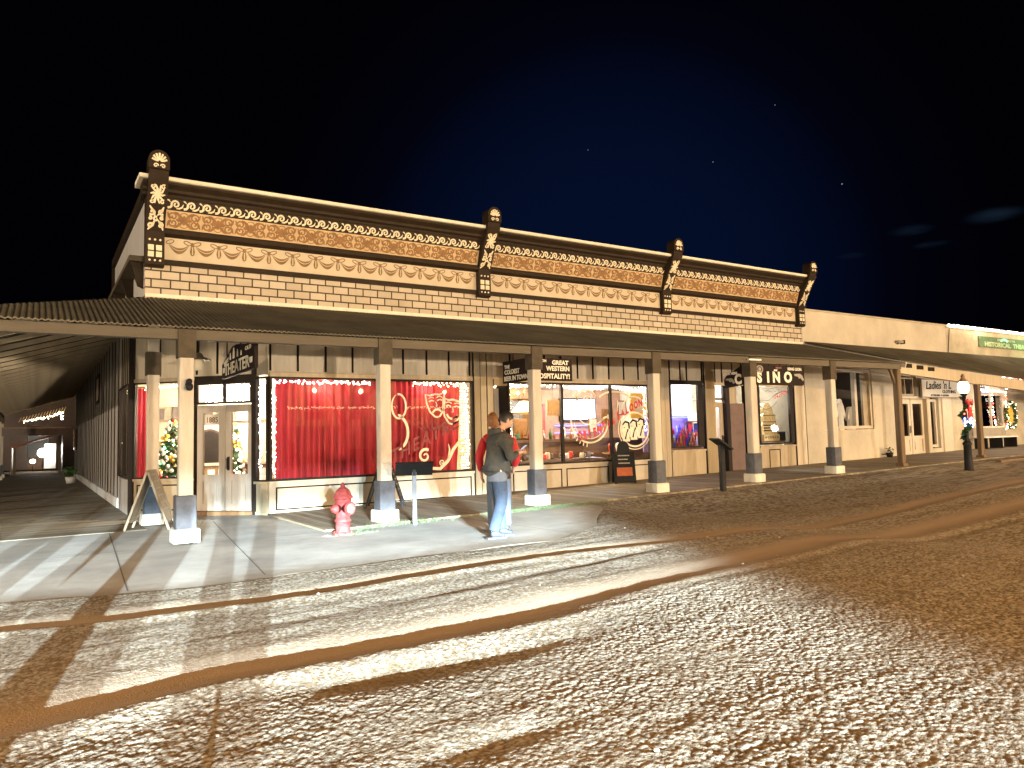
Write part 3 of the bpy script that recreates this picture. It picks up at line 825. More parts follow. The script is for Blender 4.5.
def art_beer(t, A, B):
    b = MB()
    AA = lambda du, dv: (lambda x, y, d: A(du - x, dv + y, d))
    BB = lambda du, dv: (lambda x, y, d: B(du + x, dv + y, d))
    b.text('THE', 0.10, AA(0.86, 2.875), 0.021, 0.026, 0.003, 'LEFT', sx=1.1)
    b.text('COLDEST', 0.13, AA(0.86, 2.755), 0.021, 0.026, 0.004, 'LEFT', sx=1.0)
    b.text('BEER IN TOWN', 0.13, AA(0.88, 2.62), 0.021, 0.026, 0.004, 'LEFT', sx=0.98)
    b.build('lettering', M['sign_paint'], t); b = MB()
    b.text('GREAT', 0.12, BB(0.72, 2.905), 0.021, 0.026, 0.004, sx=1.1)
    b.text('WESTERN', 0.13, BB(0.66, 2.78), 0.021, 0.026, 0.004, sx=1.0)
    b.text('HOSPITALITY!', 0.14, BB(0.52, 2.62), 0.021, 0.026, 0.004, sx=1.0)
    b.build('lettering', M['sign_paint'], t); b = MB()
    b.text('FROM', 0.07, BB(0.28, 2.95), 0.021, 0.026, 0.002)
    b.text('AT', 0.10, BB(0.2, 2.82), 0.021, 0.026, 0.003)
    b.build('lettering', M['sign_paint'], t)
wrapsign('saloon_sign', 'dark two-board sign about coldest beer and great western hospitality, wrapping a porch post', PX[2], 0.93, 1.02, 2.575, 3.03, art_beer)

def art_casino(t, A, B):
    b = MB()
    b.text('C', 0.33, lambda x, y, d: A(0.17 - x, 2.63 + y, d), 0.021, 0.026, 0.018, sx=0.9); b.build('lettering', M['sign_paint'], t); b = MB()
    for i, ch in enumerate('SINO'):
        u = (0.47, 0.80, 1.12, 1.58)[i]
        b.text(ch, 0.36, lambda x, y, d, u=u: B(u + x, 2.655 + 0.02 * u + y, d), 0.021, 0.026, 0.018, sx=1.05)
    b.text('A', 0.36, lambda x, y, d: B(0.13 + x, 2.655 + y, d), 0.021, 0.026, 0.010)
    b.text('~', 0.2, lambda x, y, d: B(1.1 + x, 2.92 + y, d), 0.021, 0.026, 0.01)
    b.build('lettering', M['sign_paint'], t)
    b = MB()
    b.text('BOOK HERE', 0.085, lambda x, y, d: A(0.42 - x, 2.87 + y, d), 0.021, 0.026, 0.003)
    b.text('KING LION', 0.10, lambda x, y, d: B(1.86 + x, 2.99 + y, d), 0.021, 0.026, 0.003, sx=1.1)
    b.build('small_lettering', M['sign_paint'], t)
    M['redsign'] = mat('dull_red_lettering', (0.22, 0.07, 0.06), 0.6)
    MB().text('saloon', 0.09, lambda x, y, d: B(1.22 + x, 3.02 + y, d), 0.021, 0.026, 0.003).build('red_lettering', M['redsign'], t)
    b = MB()   # round portrait badge and two pointing revolver pictures
    b.ribbon([(0.5 + 0.11 * math.cos(k * PI / 9), 2.99 + 0.085 * math.sin(k * PI / 9)) for k in range(18)], 0.03, B, 0.021, 0.027, closed=True)
    b.prism([(0.5 + 0.06 * math.cos(k * PI / 5), 2.99 + 0.05 * math.sin(k * PI / 5)) for k in range(10)], B, 0.021, 0.026)
    gun = [(0, 0.10), (0.30, 0.11), (0.42, 0.07), (0.52, -0.05), (0.44, -0.08), (0.33, 0.0), (0.24, -0.02), (0.2, 0.03), (0.0, 0.05)]
    b.prism([(1.84 + x * 0.75, 2.80 + y) for x, y in gun][::-1], B, 0.021, 0.027)
    b.prism([(0.56 - x * 0.55, 2.70 + y * 0.8) for x, y in gun], A, 0.021, 0.027)
    b.build('painted_emblem', M['sign_grey'], t)
wrapsign('casino_sign', 'long rounded dark sign with big ivory letters ending in SINO behind a porch post', PX[4], 0.62, 2.25, 2.60, 3.10, art_casino, h1=(2.55, 2.86), round_=0.09)

# small black camera on the nearest post
t = thing('wall_lamp', 'tiny black round lamp fixed to the porch post nearest the theater doors', 'lamp', (PX[0], YP - 0.1, 2.35))
b = MB(); b.lathe([(0.0, 0.0), (0.045, 0.0), (0.045, 0.03), (0.02, 0.04)], 12, (PX[0] + 0.02, YP - 0.10, 2.37), axis='y')
for q in range(len(b.v)): b.v[q] = (b.v[q][0], YP - 0.10 - (b.v[q][1] - (YP - 0.10)), b.v[q][2])
b.build('mount', M['black'], t)
b = MB(); b.ball((PX[0] + 0.025, YP - 0.165, 2.33), 0.055, 10, 8, sz=1.15); b.ball((PX[0] + 0.025, YP - 0.15, 2.41), 0.045, 10, 8); b.build('lamp_head', M['black'], t)
# ------------------------------------------------------------------ what stands behind the glass
def arc(cx, cy, rx, ry, a0, a1, n=28):
    return [(cx + rx * math.cos(math.radians(a0 + (a1 - a0) * i / (n - 1))), cy + ry * math.sin(math.radians(a0 + (a1 - a0) * i / (n - 1)))) for i in range(n)]

# red velvet curtain behind the long theater window (gathered at the right)
t = thing('stage_curtain', 'pleated red velvet curtain filling the long theater window', 'curtain', (4.5, 0.45, 0.6))
def curtain(x0, x1, z0, z1, yb, pl=0.17, amp=0.055, swag=0.0, seed=1):
    rr = random.Random(seed)
    b = MB(); n = int((x1 - x0) / 0.02); m_ = 14
    ph = [0.0]
    for i in range(n): ph.append(ph[-1] + 0.02 / pl * 2 * PI * (0.75 + 0.5 * rr.random() + 0.35 * math.sin(i * 0.05)))
    vs = []
    for i in range(n + 1):
        for j in range(m_ + 1):
            tz = j / m_
            a = amp * (0.55 + 0.45 * tz)
            x = x0 + (x1 - x0) * i / n
            x += swag * (tz ** 1.5) * ((x - x0) / (x1 - x0)) ** 2
            y = yb + a * math.sin(ph[i] + 0.5 * tz * math.sin(i * 0.013)) + 0.02 * math.sin(i * 0.021 + tz * 2)
            vs.append((x, y, z1 + (z0 - z1) * tz))
    fs = [(i * (m_ + 1) + j, i * (m_ + 1) + j + 1, (i + 1) * (m_ + 1) + j + 1, (i + 1) * (m_ + 1) + j) for i in range(n) for j in range(m_)]
    b.add(vs, fs, True)
    return b
curtain(2.42, 6.78, 0.62, 2.86, 0.47, swag=-0.12).build('drape', M['curtain'], t)
b = MB(); b.tube([(2.3, 0.47, 2.88), (6.9, 0.47, 2.88)], 0.02, 8); b.build('curtain_rod', M['brass'], t)
t = thing('corner_curtain', 'narrow red curtain tied beside the corner and side windows', 'curtain', (0.2, 3.0, 0.7))
curtain(0.14, 0.36, 0.7, 2.75, 3.3, pl=0.08, amp=0.04, seed=3).build('drape', M['curtain'], t)
b = MB(); b.tube([(0.13, 3.3, 2.77), (0.6, 3.3, 2.77)], 0.015, 8); b.build('curtain_rod', M['brass'], t)

# painted decoration on the long window
PAINT = mat('cream_window_paint', (0.80, 0.70, 0.52), 0.6, 0.1, 8)
b = MB(); f = FR; d0, d1 = -0.015, -0.011
b.ribbon(arc(5.0, 2.2, 0.17, 0.27, 100, -250, 24), [0.045] * 18 + [0.045, 0.04, 0.035, 0.03, 0.02, 0.012], f, d0, d1)
b.ribbon(arc(4.85, 1.62, 0.36, 0.42, 70, -70, 20), [0.02] + [0.062] * 15 + [0.045, 0.04, 0.025, 0.01], f, d0, d1)
b.ribbon(spiral(5.62, 1.08, 0.16, 1.3, PI * 0.3, sgn=1, n=20), [0.066 - 0.002 * i for i in range(20)], f, d0, d1)
b.ribbon([(5.56, 0.95), (5.75, 0.80), (6.0, 0.78), (6.2, 0.95), (6.34, 1.2), (6.5, 1.38), (6.7, 1.43)], [0.04, 0.065, 0.075, 0.08, 0.08, 0.06, 0.025], f, d0, d1)
b.ribbon(spiral(6.56, 1.17, 0.14, 1.35, PI * 0.7, sgn=-1, n=20), [0.066 - 0.002 * i for i in range(20)], f, d0, d1)
b.ribbon(spiral(6.05, 0.92, 0.07, 1.2, PI * 1.4, sgn=-1, n=14), 0.025, f, d0, d1)
b.ribbon([(6.2, 1.0), (6.25, 1.2), (6.22, 1.34)], [0.03, 0.04, 0.01], f, d0, d1)
b.build('painted_scroll', PAINT, WIN_RED)
def mask(cx, cy, s, smile, tilt):
    b = MB()
    ct, st = math.cos(tilt), math.sin(tilt)
    T = lambda u, v, d: FR(cx + s * (u * ct - v * st), cy + s * (u * st + v * ct), d)
    out = [(-0.30, 0.32), (-0.15, 0.27), (0, 0.30), (0.15, 0.27), (0.30, 0.32), (0.29, 0.05), (0.22, -0.18), (0.08, -0.34), (0, -0.36), (-0.08, -0.34), (-0.22, -0.18), (-0.29, 0.05)]
    b.ribbon(out, 0.05, T, d0, d1, closed=True)
    for sx in (-1, 1):
        b.ribbon(arc(sx * 0.13, 0.08, 0.08, 0.05, 20, 160, 8), 0.035, T, d0, d1)
        b.ribbon(arc(sx * 0.13, 0.17, 0.09, 0.05, 20, 160, 8), 0.025, T, d0, d1)
    if smile: b.ribbon(arc(0, -0.08, 0.16, 0.14, 190, 350, 10), 0.055, T, d0, d1)
    else: b.ribbon(arc(0, -0.26, 0.14, 0.12, 20, 160, 10), 0.055, T, d0, d1)
    b.ribbon([(0, 0.08), (0.03, -0.03), (-0.02, -0.04)], 0.025, T, d0, d1)
    b.build('painted_mask', PAINT, WIN_RED)
mask(5.92, 2.24, 0.80, False, 0.12); mask(6.34, 2.10, 0.86, True, -0.1)
b = MB()
for i, ch in enumerate('THEATRE'):
    u = 4.90 + i * 0.25; z = 0.98 + 0.115 * i
    b.text(ch, 0.42, lambda x, y, d, u=u, z=z: FR(u + x, z + y + 0.42 * x, d), d0, d1, 0.006, sx=0.8)
b.build('painted_lettering', M['dkred_text'], WIN_RED)
b = MB()
for k in range(9):
    a = math.radians(25 + 14 * k)
    b.ribbon([(5.85 + 0.28 * math.cos(a), 1.55 + 0.1 * math.sin(a)), (5.85 + 0.85 * math.cos(a), 1.62 + 0.38 * math.sin(a))], 0.016, FR, d0, d1)
b.build('painted_rays', M['dkred_text'], WIN_RED)

# ORIENTAL SALOON painted across the saloon window
b = MB()
f = lambda u, v, d: FR(u, v, d)
b.ribbon(arc(10.38, 1.86, 0.62, 0.60, 175, 372, 36), 0.045, f, d0, d1)
b.ribbon(arc(10.38, 1.86, 0.52, 0.50, 190, 350, 28), 0.02, f, d0, d1)
b.ribbon(arc(10.28, 2.42, 0.32, 0.2, 10, 200, 20), 0.05, f, d0, d1)
b.ribbon(spiral(10.3, 2.36, 0.15, 1.3, 0.2, sgn=1, n=20), 0.03, f, d0, d1)
b.ribbon([(9.82, 2.5), (9.98, 2.4), (10.02, 2.25), (9.85, 2.2)], [0.02, 0.05, 0.05, 0.02], f, d0, d1)
b.ribbon([(10.72, 1.78), (10.85, 1.9), (11.0, 1.94)], [0.02, 0.06, 0.03], f, d0, d1)
b.ribbon(arc(10.42, 1.98, 0.42, 0.26, 200, 340, 16), 0.035, f, d0, d1)
b.ribbon(arc(11.25, 2.28, 0.62, 0.32, 20, 150, 18), 0.05, f, d0, d1)
for k in range(7):
    a = math.radians(200 + 10 * k)
    b.ribbon([(10.38 + 0.64 * math.cos(a), 1.86 + 0.62 * math.sin(a)), (10.38 + 0.72 * math.cos(a), 1.86 + 0.72 * math.sin(a))], 0.025, f, d0, d1)
b.ribbon(arc(11.93, 2.03, 0.46, 0.44, 0, 180, 26), 0.04, f, d0, d1)
b.ribbon(arc(11.92, 1.58, 0.50, 0.46, 0, 360, 36), 0.045, f, d0, d1)
b.ribbon(arc(11.92, 1.58, 0.58, 0.54, 140, 400, 36), 0.025, f, d0, d1)
b.build('painted_scroll', PAINT, WIN_SAL)
b = MB()      # three profile heads in a row inside the round badge
for k in range(3):
    cx = 11.62 + 0.27 * k; cy = 1.56 + 0.04 * k
    head = [(-0.13, -0.30), (-0.12, -0.08), (-0.17, 0.0), (-0.13, 0.06), (-0.14, 0.18), (-0.05, 0.26), (0.07, 0.25), (0.12, 0.14), (0.11, -0.02), (0.08, -0.12), (0.12, -0.3)]
    b.prism([(cx + x, cy + y) for x, y in head], f, -0.014, -0.010)
b.build('painted_heads', PAINT, WIN_SAL)
b = MB()
for k in range(3):
    cx = 11.62 + 0.27 * k; cy = 1.56 + 0.04 * k
    b.ribbon([(cx - 0.14, cy + 0.14), (cx - 0.04, cy + 0.23), (cx + 0.08, cy + 0.2), (cx + 0.10, cy + 0.04)], [0.03, 0.06, 0.06, 0.05], f, -0.010, -0.006)
    b.ribbon([(cx + 0.06, cy + 0.03), (cx, cy - 0.08), (cx - 0.05, cy - 0.24)], [0.05, 0.03, 0.05], f, -0.010, -0.006)
    b.ribbon([(cx - 0.10, cy + 0.07), (cx - 0.05, cy + 0.07)], 0.02, f, -0.010, -0.006)
b.build('painted_hair', M['black'], WIN_SAL)
b = MB()
for i, ch in enumerate('ORIENTAL'):
    tt = i / 7; u = 10.04 + 1.16 * tt; z = 1.335 + 0.06 * tt + 0.36 * tt ** 2; r = 0.05 + 0.75 * tt ** 1.3
    if 3.4 < i < 5.0: pass
    b.text(ch, 0.31, lambda x, y, d, u=u, z=z, r=r: FR(u + x * math.cos(r) - y * math.sin(r) * 0.3, z + y + x * math.sin(r) * 0.8, d), d0, d1, 0.02, sx=0.62)
for i, ch in enumerate('SALOON'):
    tt = i / 5; u = 11.36 + 0.80 * tt; z = 1.86 + 0.42 * tt - 0.06 * tt * tt; r = 0.75 - 0.5 * tt
    b.text(ch, 0.26, lambda x, y, d, u=u, z=z, r=r: FR(u + x * math.cos(r) - y * math.sin(r) * 0.35, z + y + x * math.sin(r), d), d0, d1, 0.014, sx=0.72)
b.build('painted_lettering', M['red_text'], WIN_SAL)
# grey scrolled painting on the two right-hand windows
GREY = mat('grey_window_paint', (0.16, 0.16, 0.19), 0.6)
b = MB()
for (cx, cy, r) in ((13.6, 2.55, 0.12), (13.8, 2.62, 0.10), (14.05, 2.5, 0.11), (13.55, 2.35, 0.08), (14.2, 2.42, 0.07)):
    b.ribbon(arc(cx, cy, r, r * 0.7, 20, 330, 14), 0.016, f, d0, d1)
b.ribbon([(13.38, 2.3), (13.65, 2.18), (13.95, 2.3), (14.3, 2.6)], 0.02, f, d0, d1)
b.ribbon([(13.45, 2.18), (13.75, 2.06), (14.1, 2.22), (14.34, 2.42)], 0.014, f, d0, d1)
b.build('painted_scroll', GREY, WIN_BAR)
b = MB()
b.ribbon([(17.1, 2.42), (17.35, 2.38), (17.6, 2.42), (17.9, 2.6), (18.3, 2.72)], 0.02, f, d0, d1)
b.ribbon([(17.1, 2.2), (17.4, 2.1), (17.7, 2.2), (17.95, 2.38)], 0.025, f, d0, d1)
for k in range(5): b.ribbon(arc(17.2 + k * 0.22, 2.72 + 0.02 * (k % 2), 0.09, 0.06, 10, 300, 10), 0.014, f, d0, d1)
b.build('painted_scroll', GREY, WIN_REG)
b = MB()
for i, ch in enumerate('SALOON'):
    b.text(ch, 0.16, lambda x, y, d, i=i: FR(17.85 + 0.11 * i + x, 2.44 + 0.035 * i + y + 0.3 * x, d), d0, d1, 0.004, sx=0.7)
b.build('painted_lettering', M['red_text'], WIN_REG)

# ---- theater lobby
M['yellow'] = mat('yellow_print', (0.75, 0.42, 0.06), 0.7, 0.2, 5)
def leaf_cloud(mb, n, fpos, size, rr):
    for _ in range(n):
        p = Vector(fpos(rr)); a = rr.random() * 2 * PI; e = rr.uniform(-0.6, 0.9); s = size * rr.uniform(0.6, 1.4)
        d = Vector((math.cos(a) * math.cos(e), math.sin(a) * math.cos(e), math.sin(e)))
        w = d.cross(Vector((rr.uniform(-1, 1), rr.uniform(-1, 1), rr.uniform(-1, 1)))).normalized() * s * 0.28
        mb.add([p - d * s / 2, p + w, p + d * s / 2, p - w], [(0, 1, 2, 3)])
M['needles'] = mat('fir_needles', (0.035, 0.075, 0.03), 0.7, 0.4, 8)
def xmas_tree(label, x, y, z, r, h, seed, n=900):
    rr = random.Random(seed)
    t = thing('christmas_tree', label, 'christmas tree', (x, y, z), group=None)
    def fp(q):
        k = q.random() ** 0.6; rad = r * (0.08 + 0.92 * k) * math.sqrt(q.random()) * (0.85 + 0.15 * math.sin(k * 40)); a = q.random() * 2 * PI
        return (x + rad * math.cos(a), y + rad * math.sin(a), z + 0.25 + (h - 0.25) * (1 - k))
    b = MB(); leaf_cloud(b, n, fp, 0.13, rr); b.build('branches', M['needles'], t)
    b = MB(); b.lathe([(0.035, z), (0.03, z + h * 0.6), (0.005, z + h)], 8, (x, y, 0)); b.build('trunk', M['wood_mid'], t)
    for nm, mt, cnt, rad in (('fairy_lights', M['bulb'], 110, 0.016), ('white_baubles', M['white'], 80, 0.045), ('red_baubles', M['red_text'], 26, 0.045), ('gold_baubles', M['yellow'], 44, 0.045), ('green_lights', M['bulb_green'], 18, 0.02)):
        b = MB()
        for _ in range(cnt):
            k = rr.random() ** 0.6; a = rr.random() * 2 * PI; rad_ = r * (0.08 + 0.92 * k)
            b.ball((x + rad_ * math.cos(a), y + rad_ * math.sin(a), z + 0.25 + (h - 0.25) * (1 - k)), rad, 6, 4)
        b.build(nm, mt, t)
    return t
xmas_tree('wide decorated christmas tree with white baubles behind the corner window', 0.86, 3.1, 0.1, 0.74, 2.0, 5)
xmas_tree('slim lit christmas tree seen through the right theater door', 2.28, 3.5, 0.1, 0.30, 1.85, 9, 500)

t = thing('lobby_counter', 'pale panelled lobby counter seen low through the theater doors', 'counter', (2.0, 4.0, 0.1))
b = MB(); b.box(0.9, 3.2, 3.85, 4.3, 0.1, 0.95); b.build('counter_front', M['wood_mid'], t)
b = MB(); b.box(0.85, 3.25, 3.78, 4.35, 0.952, 1.0); b.build('counter_top', M['cream'], t)
b = MB()
for k in range(9): b.box(1.0 + k * 0.24, 1.16 + k * 0.24, 3.835, 3.849, 0.2, 0.85)
b.build('counter_panels', M['paper'], t)
t = thing('arched_mirror', 'dark arched mirror on the lobby wall behind the left theater door', 'mirror', (2.0, 5.15, 1.0))
MB().prism([(1.66, 0.95), (2.34, 0.95), (2.34, 1.5)] + arc(2.0, 1.5, 0.34, 0.36, 0, 180, 14)[1:-1] + [(1.66, 1.5)], lambda u, v, d: (u, d, v), 5.12, 5.19).build('frame', M['wood'], t)
MB().prism([(1.72, 1.0), (2.28, 1.0), (2.28, 1.5)] + arc(2.0, 1.5, 0.28, 0.3, 0, 180, 14)[1:-1] + [(1.72, 1.5)], lambda u, v, d: (u, d, v), 5.105, 5.118).build('dark_glass', M['frame_dark'], t)
t = thing('door_notice', 'pale notice reading 1885 inside the left theater door glass', 'notice', CH(1.9, 1.95, -0.09))
MB().prism([(1.74, 1.86), (2.09, 1.86), (2.09, 2.08), (1.74, 2.08)], CH, -0.098, -0.09).build('card', M['paper'], t)
MB().text('1885', 0.16, lambda x, y, d: CH(1.915 + x, 1.915 + y, d), -0.089, -0.086, 0.004, sx=0.9).build('lettering', M['wood_mid'], t)
t = thing('valance_shelf', 'plate rail with small framed pictures high on the lobby wall', 'shelf', (1.2, 5.0, 2.1))
b = MB(); b.box(0.2, 3.4, 5.0, 5.19, 2.05, 2.10); b.build('board', M['wood_mid'], t)
b = MB()
for k in range(8): b.box(0.35 + k * 0.38, 0.35 + k * 0.38 + 0.2, 5.08, 5.12, 2.103, 2.103 + 0.22 + 0.05 * (k % 3))
b.build('picture_frames', M['wood'], t)

# ---- fairy lights strung round the windows
def string(name, label, pts, n, m='bulb', r=0.016, jit=0.02, seed=2, group='fairy lights in the shop windows'):
    rr = random.Random(seed)
    t = thing(name, label, 'fairy lights', pts[0], group=group)
    seg = [0]
    for a, c in zip(pts[:-1], pts[1:]): seg.append(seg[-1] + (Vector(c) - Vector(a)).length)
    L = seg[-1]; bl = MB(); wire = []
    for i in range(n):
        s_ = L * (i + 0.5) / n
        k = max(j for j in range(len(seg) - 1) if seg[j] <= s_)
        p = Vector(pts[k]).lerp(Vector(pts[k + 1]), (s_ - seg[k]) / (seg[k + 1] - seg[k]))
        p += Vector((rr.uniform(-jit, jit), rr.uniform(-jit, jit) * 0.5, rr.uniform(-jit, jit)))
        wire.append(p)
        bl.octa(p, r * rr.uniform(0.8, 1.25))
    bl.build('bulbs', M[m], t)
    MB().tube([p + Vector((0, 0.004, 0.02)) for p in wire], 0.004, 4).build('wire', M['frame_dark'], t)
    return t
string('fairy_lights', 'white fairy lights along the top and left edge of the long red theater window', [(2.28, 0.10, 0.8), (2.30, 0.10, 2.70), (4.4, 0.12, 2.71)], 130, 'bulb_white', jit=0.035)
string('fairy_lights', 'fairy lights on the upper right of the red theater window, thick down its right edge', [(5.35, 0.12, 2.72), (6.76, 0.10, 2.71), (6.78, 0.12, 0.8)], 110, 'bulb', jit=0.05, r=0.02)
t = thing('light_curtain', 'dense curtain of warm lights hanging at the right end of the theater window', 'fairy lights', (6.7, 0.3, 0.8))
b = MB(); rr = random.Random(4)
for k in range(9):
    x = 6.70 + 0.022 * k
    for j in range(30): b.octa((x + rr.uniform(-.015, .015), 0.28 + rr.uniform(-.02, .02), 0.76 + j * 0.065), 0.013)
b.build('bulbs', M['bulb'], t)
MB().box(6.72, 6.95, 0.55, 0.57, 0.7, 2.8).build('backing', M['orn_cream'], t)
string('fairy_lights', 'lights along the top of the corner window beside the theater doors', [CH(0.2, 2.70, -0.15), CH(1.2, 2.70, -0.15), CH(1.2, 0.9, -0.15)], 70, 'bulb_white', jit=0.04)
string('fairy_lights', 'lights hung inside the transom over the theater doors', [CH(1.62, 2.66, -0.2), CH(2.88, 2.66, -0.2), CH(2.88, 2.4, -0.2), CH(1.62, 2.38, -0.2)], 60, 'bulb_white', jit=0.05)
string('fairy_lights', 'lights framing the narrow return pane left of the long theater window', [RT(0.08, 0.8, -0.08), RT(0.1, 2.7, -0.08), RT(0.33, 2.7, -0.08), RT(0.33, 0.8, -0.08)], 90, 'bulb_white', jit=0.03)
string('fairy_lights', 'lights framing the side street window', [(0.0, 2.85, 0.9), (0.0, 2.85, 2.7), (0.0, 4.6, 2.72), (0.0, 4.6, 0.9)], 90, 'bulb', jit=0.03)
string('fairy_lights', 'lights along the top of the left pane of the saloon window', [(7.95, 0.12, 1.0), (7.97, 0.12, 2.70), (9.42, 0.12, 2.72)], 70, 'bulb', jit=0.04)
string('fairy_lights', 'lights along the top of the middle pane of the saloon window', [(9.55, 0.12, 2.72), (10.2, 0.12, 2.64), (11.02, 0.12, 2.72)], 60, 'bulb', jit=0.05)
string('fairy_lights', 'lights along the top of the right pane of the saloon window', [(11.15, 0.12, 2.72), (11.8, 0.12, 2.66), (12.4, 0.12, 2.72), (12.42, 0.12, 1.5)], 70, 'bulb_white', jit=0.04)
string('fairy_lights', 'red lights edging the left side of the saloon window', [(7.93, 0.10, 0.85), (7.93, 0.10, 2.72), (8.1, 0.10, 2.74)], 40, 'bulb_red', jit=0.01, r=0.014)

# ---- saloon
t = thing('bar_counter', 'long dark bar counter across the saloon behind the window', 'counter', (11, 2.6, 0.1))
b = MB(); b.box(8.2, 15.5, 2.5, 2.95, 0.12, 1.28); b.build('front', M['wood'], t)
b = MB(); b.box(8.1, 15.6, 2.42, 3.05, 1.283, 1.36); b.build('top', M['wood'], t)
b = MB(); b.tube([(8.2, 2.36, 0.35), (15.5, 2.36, 0.35)], 0.025, 8); b.build('foot_rail', M['brass'], t)
def bottle_bm(h=0.28, r=0.036):
    return MB().lathe([(0.0, 0), (r, 0), (r, h * 0.58), (r * 0.4, h * 0.74), (r * 0.36, h), (0.0, h)], 10)
BOT = [mat('amber_glass', (0.30, 0.10, 0.02), 0.15), mat('green_glass', (0.03, 0.14, 0.04), 0.15), mat('clear_glass', (0.5, 0.52, 0.55), 0.12), mat('blue_glass', (0.03, 0.05, 0.35), 0.15), mat('red_glass', (0.4, 0.02, 0.03), 0.15)]
BME = []
for m_ in BOT:
    o = bottle_bm().build('bottle', m_); BME.append(o.data); bpy.data.objects.remove(o)
def bottles(pts, label, group, kinds):
    for i, p in enumerate(pts):
        o = bpy.data.objects.new('bottle', BME[kinds[i % len(kinds)]]); COL.objects.link(o)
        o.location = p; s_ = 0.85 + 0.35 * ((i * 7) % 5) / 4; o.scale = (s_, s_, s_)
        OFF[o.name] = (0, 0, 0)
        tag(o, label, 'bottle', group)
bottles([(8.4 + 0.19 * k, 2.75 + 0.06 * (k % 2), 1.36) for k in range(20)], 'small bottle standing on the long dark saloon bar', 'bottles on the saloon bar', [0, 2, 1, 0, 4, 2])
t = thing('display_table', 'dark table of souvenirs low inside the saloon window', 'table', (10.2, 1.0, 0.1))
b = MB(); b.box(8.1, 11.4, 0.7, 1.3, 0.78, 0.84); b.build('tabletop', M['wood'], t)
for (x, y) in ((8.15, 0.75), (11.3, 0.75), (8.15, 1.22), (11.3, 1.22)): MB().box(x, x + 0.06, y, y + 0.06, 0.12, 0.78).build('leg', M['wood'], t)
rr = random.Random(8)
for k in range(15):
    x = 8.25 + k * 0.21
    m_ = [M['white'], M['red_text'], M['paper'], M['wood'], M['metal_grey']][k % 5]
    b = MB(); b.lathe([(0, 0), (0.05, 0), (0.055, 0.02), (0.05, 0.11), (0.045, 0.12), (0.045, 0.015), (0, 0.012)], 12)
    b.tube([(0.05, 0, 0.095), (0.085, 0, 0.085), (0.085, 0, 0.045), (0.052, 0, 0.03)], 0.007, 5)
    o = b.build('souvenir_mug', m_); o.location = (x, 0.9 + 0.12 * (k % 3), 0.84); o.rotation_euler.z = k; o.scale = (1.2, 1.2, 1.2 + 0.3 * (k % 2))
    tag(o, 'small handled souvenir mug on the table inside the saloon window', 'mug', 'mugs on the saloon window table')
t = thing('wall_screen', 'bright white screen on the saloon back wall', 'screen', (14.0, 5.5, 2.0))
MB().box(13.45, 15.05, 5.50, 5.56, 1.95, 2.75).build('casing', M['black'], t)
M['screen'] = emis('white_screen', (0.85, 0.92, 1.0), 3.0)
MB().box(13.5, 15.0, 5.485, 5.498, 2.0, 2.7).build('screen', M['screen'], t)
M['neon_blue'] = emis('blue_glow', (0.10, 0.14, 1.0), 5.0)
t = thing('blue_bar_light', 'blue glowing light strip under the white saloon screen', 'neon light', (14.0, 5.4, 1.6))
b = MB()
for z in (1.55, 1.8): b.tube([(13.2, 5.48, z), (15.3, 5.48, z)], 0.02, 6)
b.build('tube', M['neon_blue'], t)
t = thing('framed_poster', 'red framed poster on the saloon wall left of the screen', 'poster', (12.4, 5.5, 2.0))
MB().box(12.15, 12.85, 5.54, 5.59, 1.5, 2.55).build('frame', M['red_text'], t)
MB().box(12.24, 12.76, 5.525, 5.538, 1.6, 2.45).build('print', M['orn_tan'], t)
b = MB()
for k in range(5): b.box(12.32, 12.68, 5.515, 5.523, 1.72 + k * 0.14, 1.79 + k * 0.14)
b.build('print_lines', M['orn_brown'], t)
t = thing('chandelier', 'bright shaded chandelier in the left of the saloon window', 'lamp', (9.9, 2.4, 2.1))
b = MB(); b.tube([(9.85, 2.3, 3.05), (9.85, 2.3, 2.45)], 0.015, 6); b.build('stem', M['brass'], t)
M['shade'] = emis('lit_shade', (1.0, 0.82, 0.5), 6.0)
b = MB(); b.lathe([(0.12, 2.45), (0.38, 2.14), (0.37, 2.135), (0.11, 2.44)], 20, (9.85, 2.3, 0)); b.build('lamp_shade', M['shade'], t)
b = MB(); b.lathe([(0.385, 2.14), (0.385, 2.10), (0.375, 2.10)], 20, (9.85, 2.3, 0)); b.build('fringe', M['brass'], t)
t = thing('yellow_poster', 'yellow poster behind the right pane of the saloon window', 'poster', (12.6, 0.9, 2.2))
M['yellow'] = mat('yellow_print', (0.75, 0.42, 0.06), 0.7, 0.2, 5)
MB().box(12.55, 13.15, 0.86, 0.88, 1.9, 2.62).build('print', M['yellow'], t)
MB().prism([(12.85 + 0.2 * math.cos(k * PI / 8), 2.27 + 0.2 * math.sin(k * PI / 8)) for k in range(16)], lambda u, v, d: (u, d, v), 0.845, 0.858).build('print_disc', M['orn_cream'], t)
for k in range(3):
    b = MB(); x = 11.5 + k * 0.26
    b.lathe([(0.0, 0), (0.085, 0), (0.09, 0.02), (0.02, 0.05), (0.018, 0.22), (0.05, 0.3), (0.07, 0.42), (0.05, 0.5), (0, 0.52)], 12)
    o = b.build('figurine', [M['red_text'], M['white'], M['wood']][k]); o.location = (x, 0.55, 0.71)
    tag(o, ['red', 'white', 'dark brown'][k] + ' figurine low in the right pane of the saloon window', 'figurine', 'figurines in the saloon window')
MB_ = MB(); MB_.box(11.2, 12.3, 0.4, 0.7, 0.60, 0.70)
o = MB_.build('window_ledge', M['int_white']); tag(o, 'white ledge holding figurines inside the saloon window', 'ledge')
rr = random.Random(17)
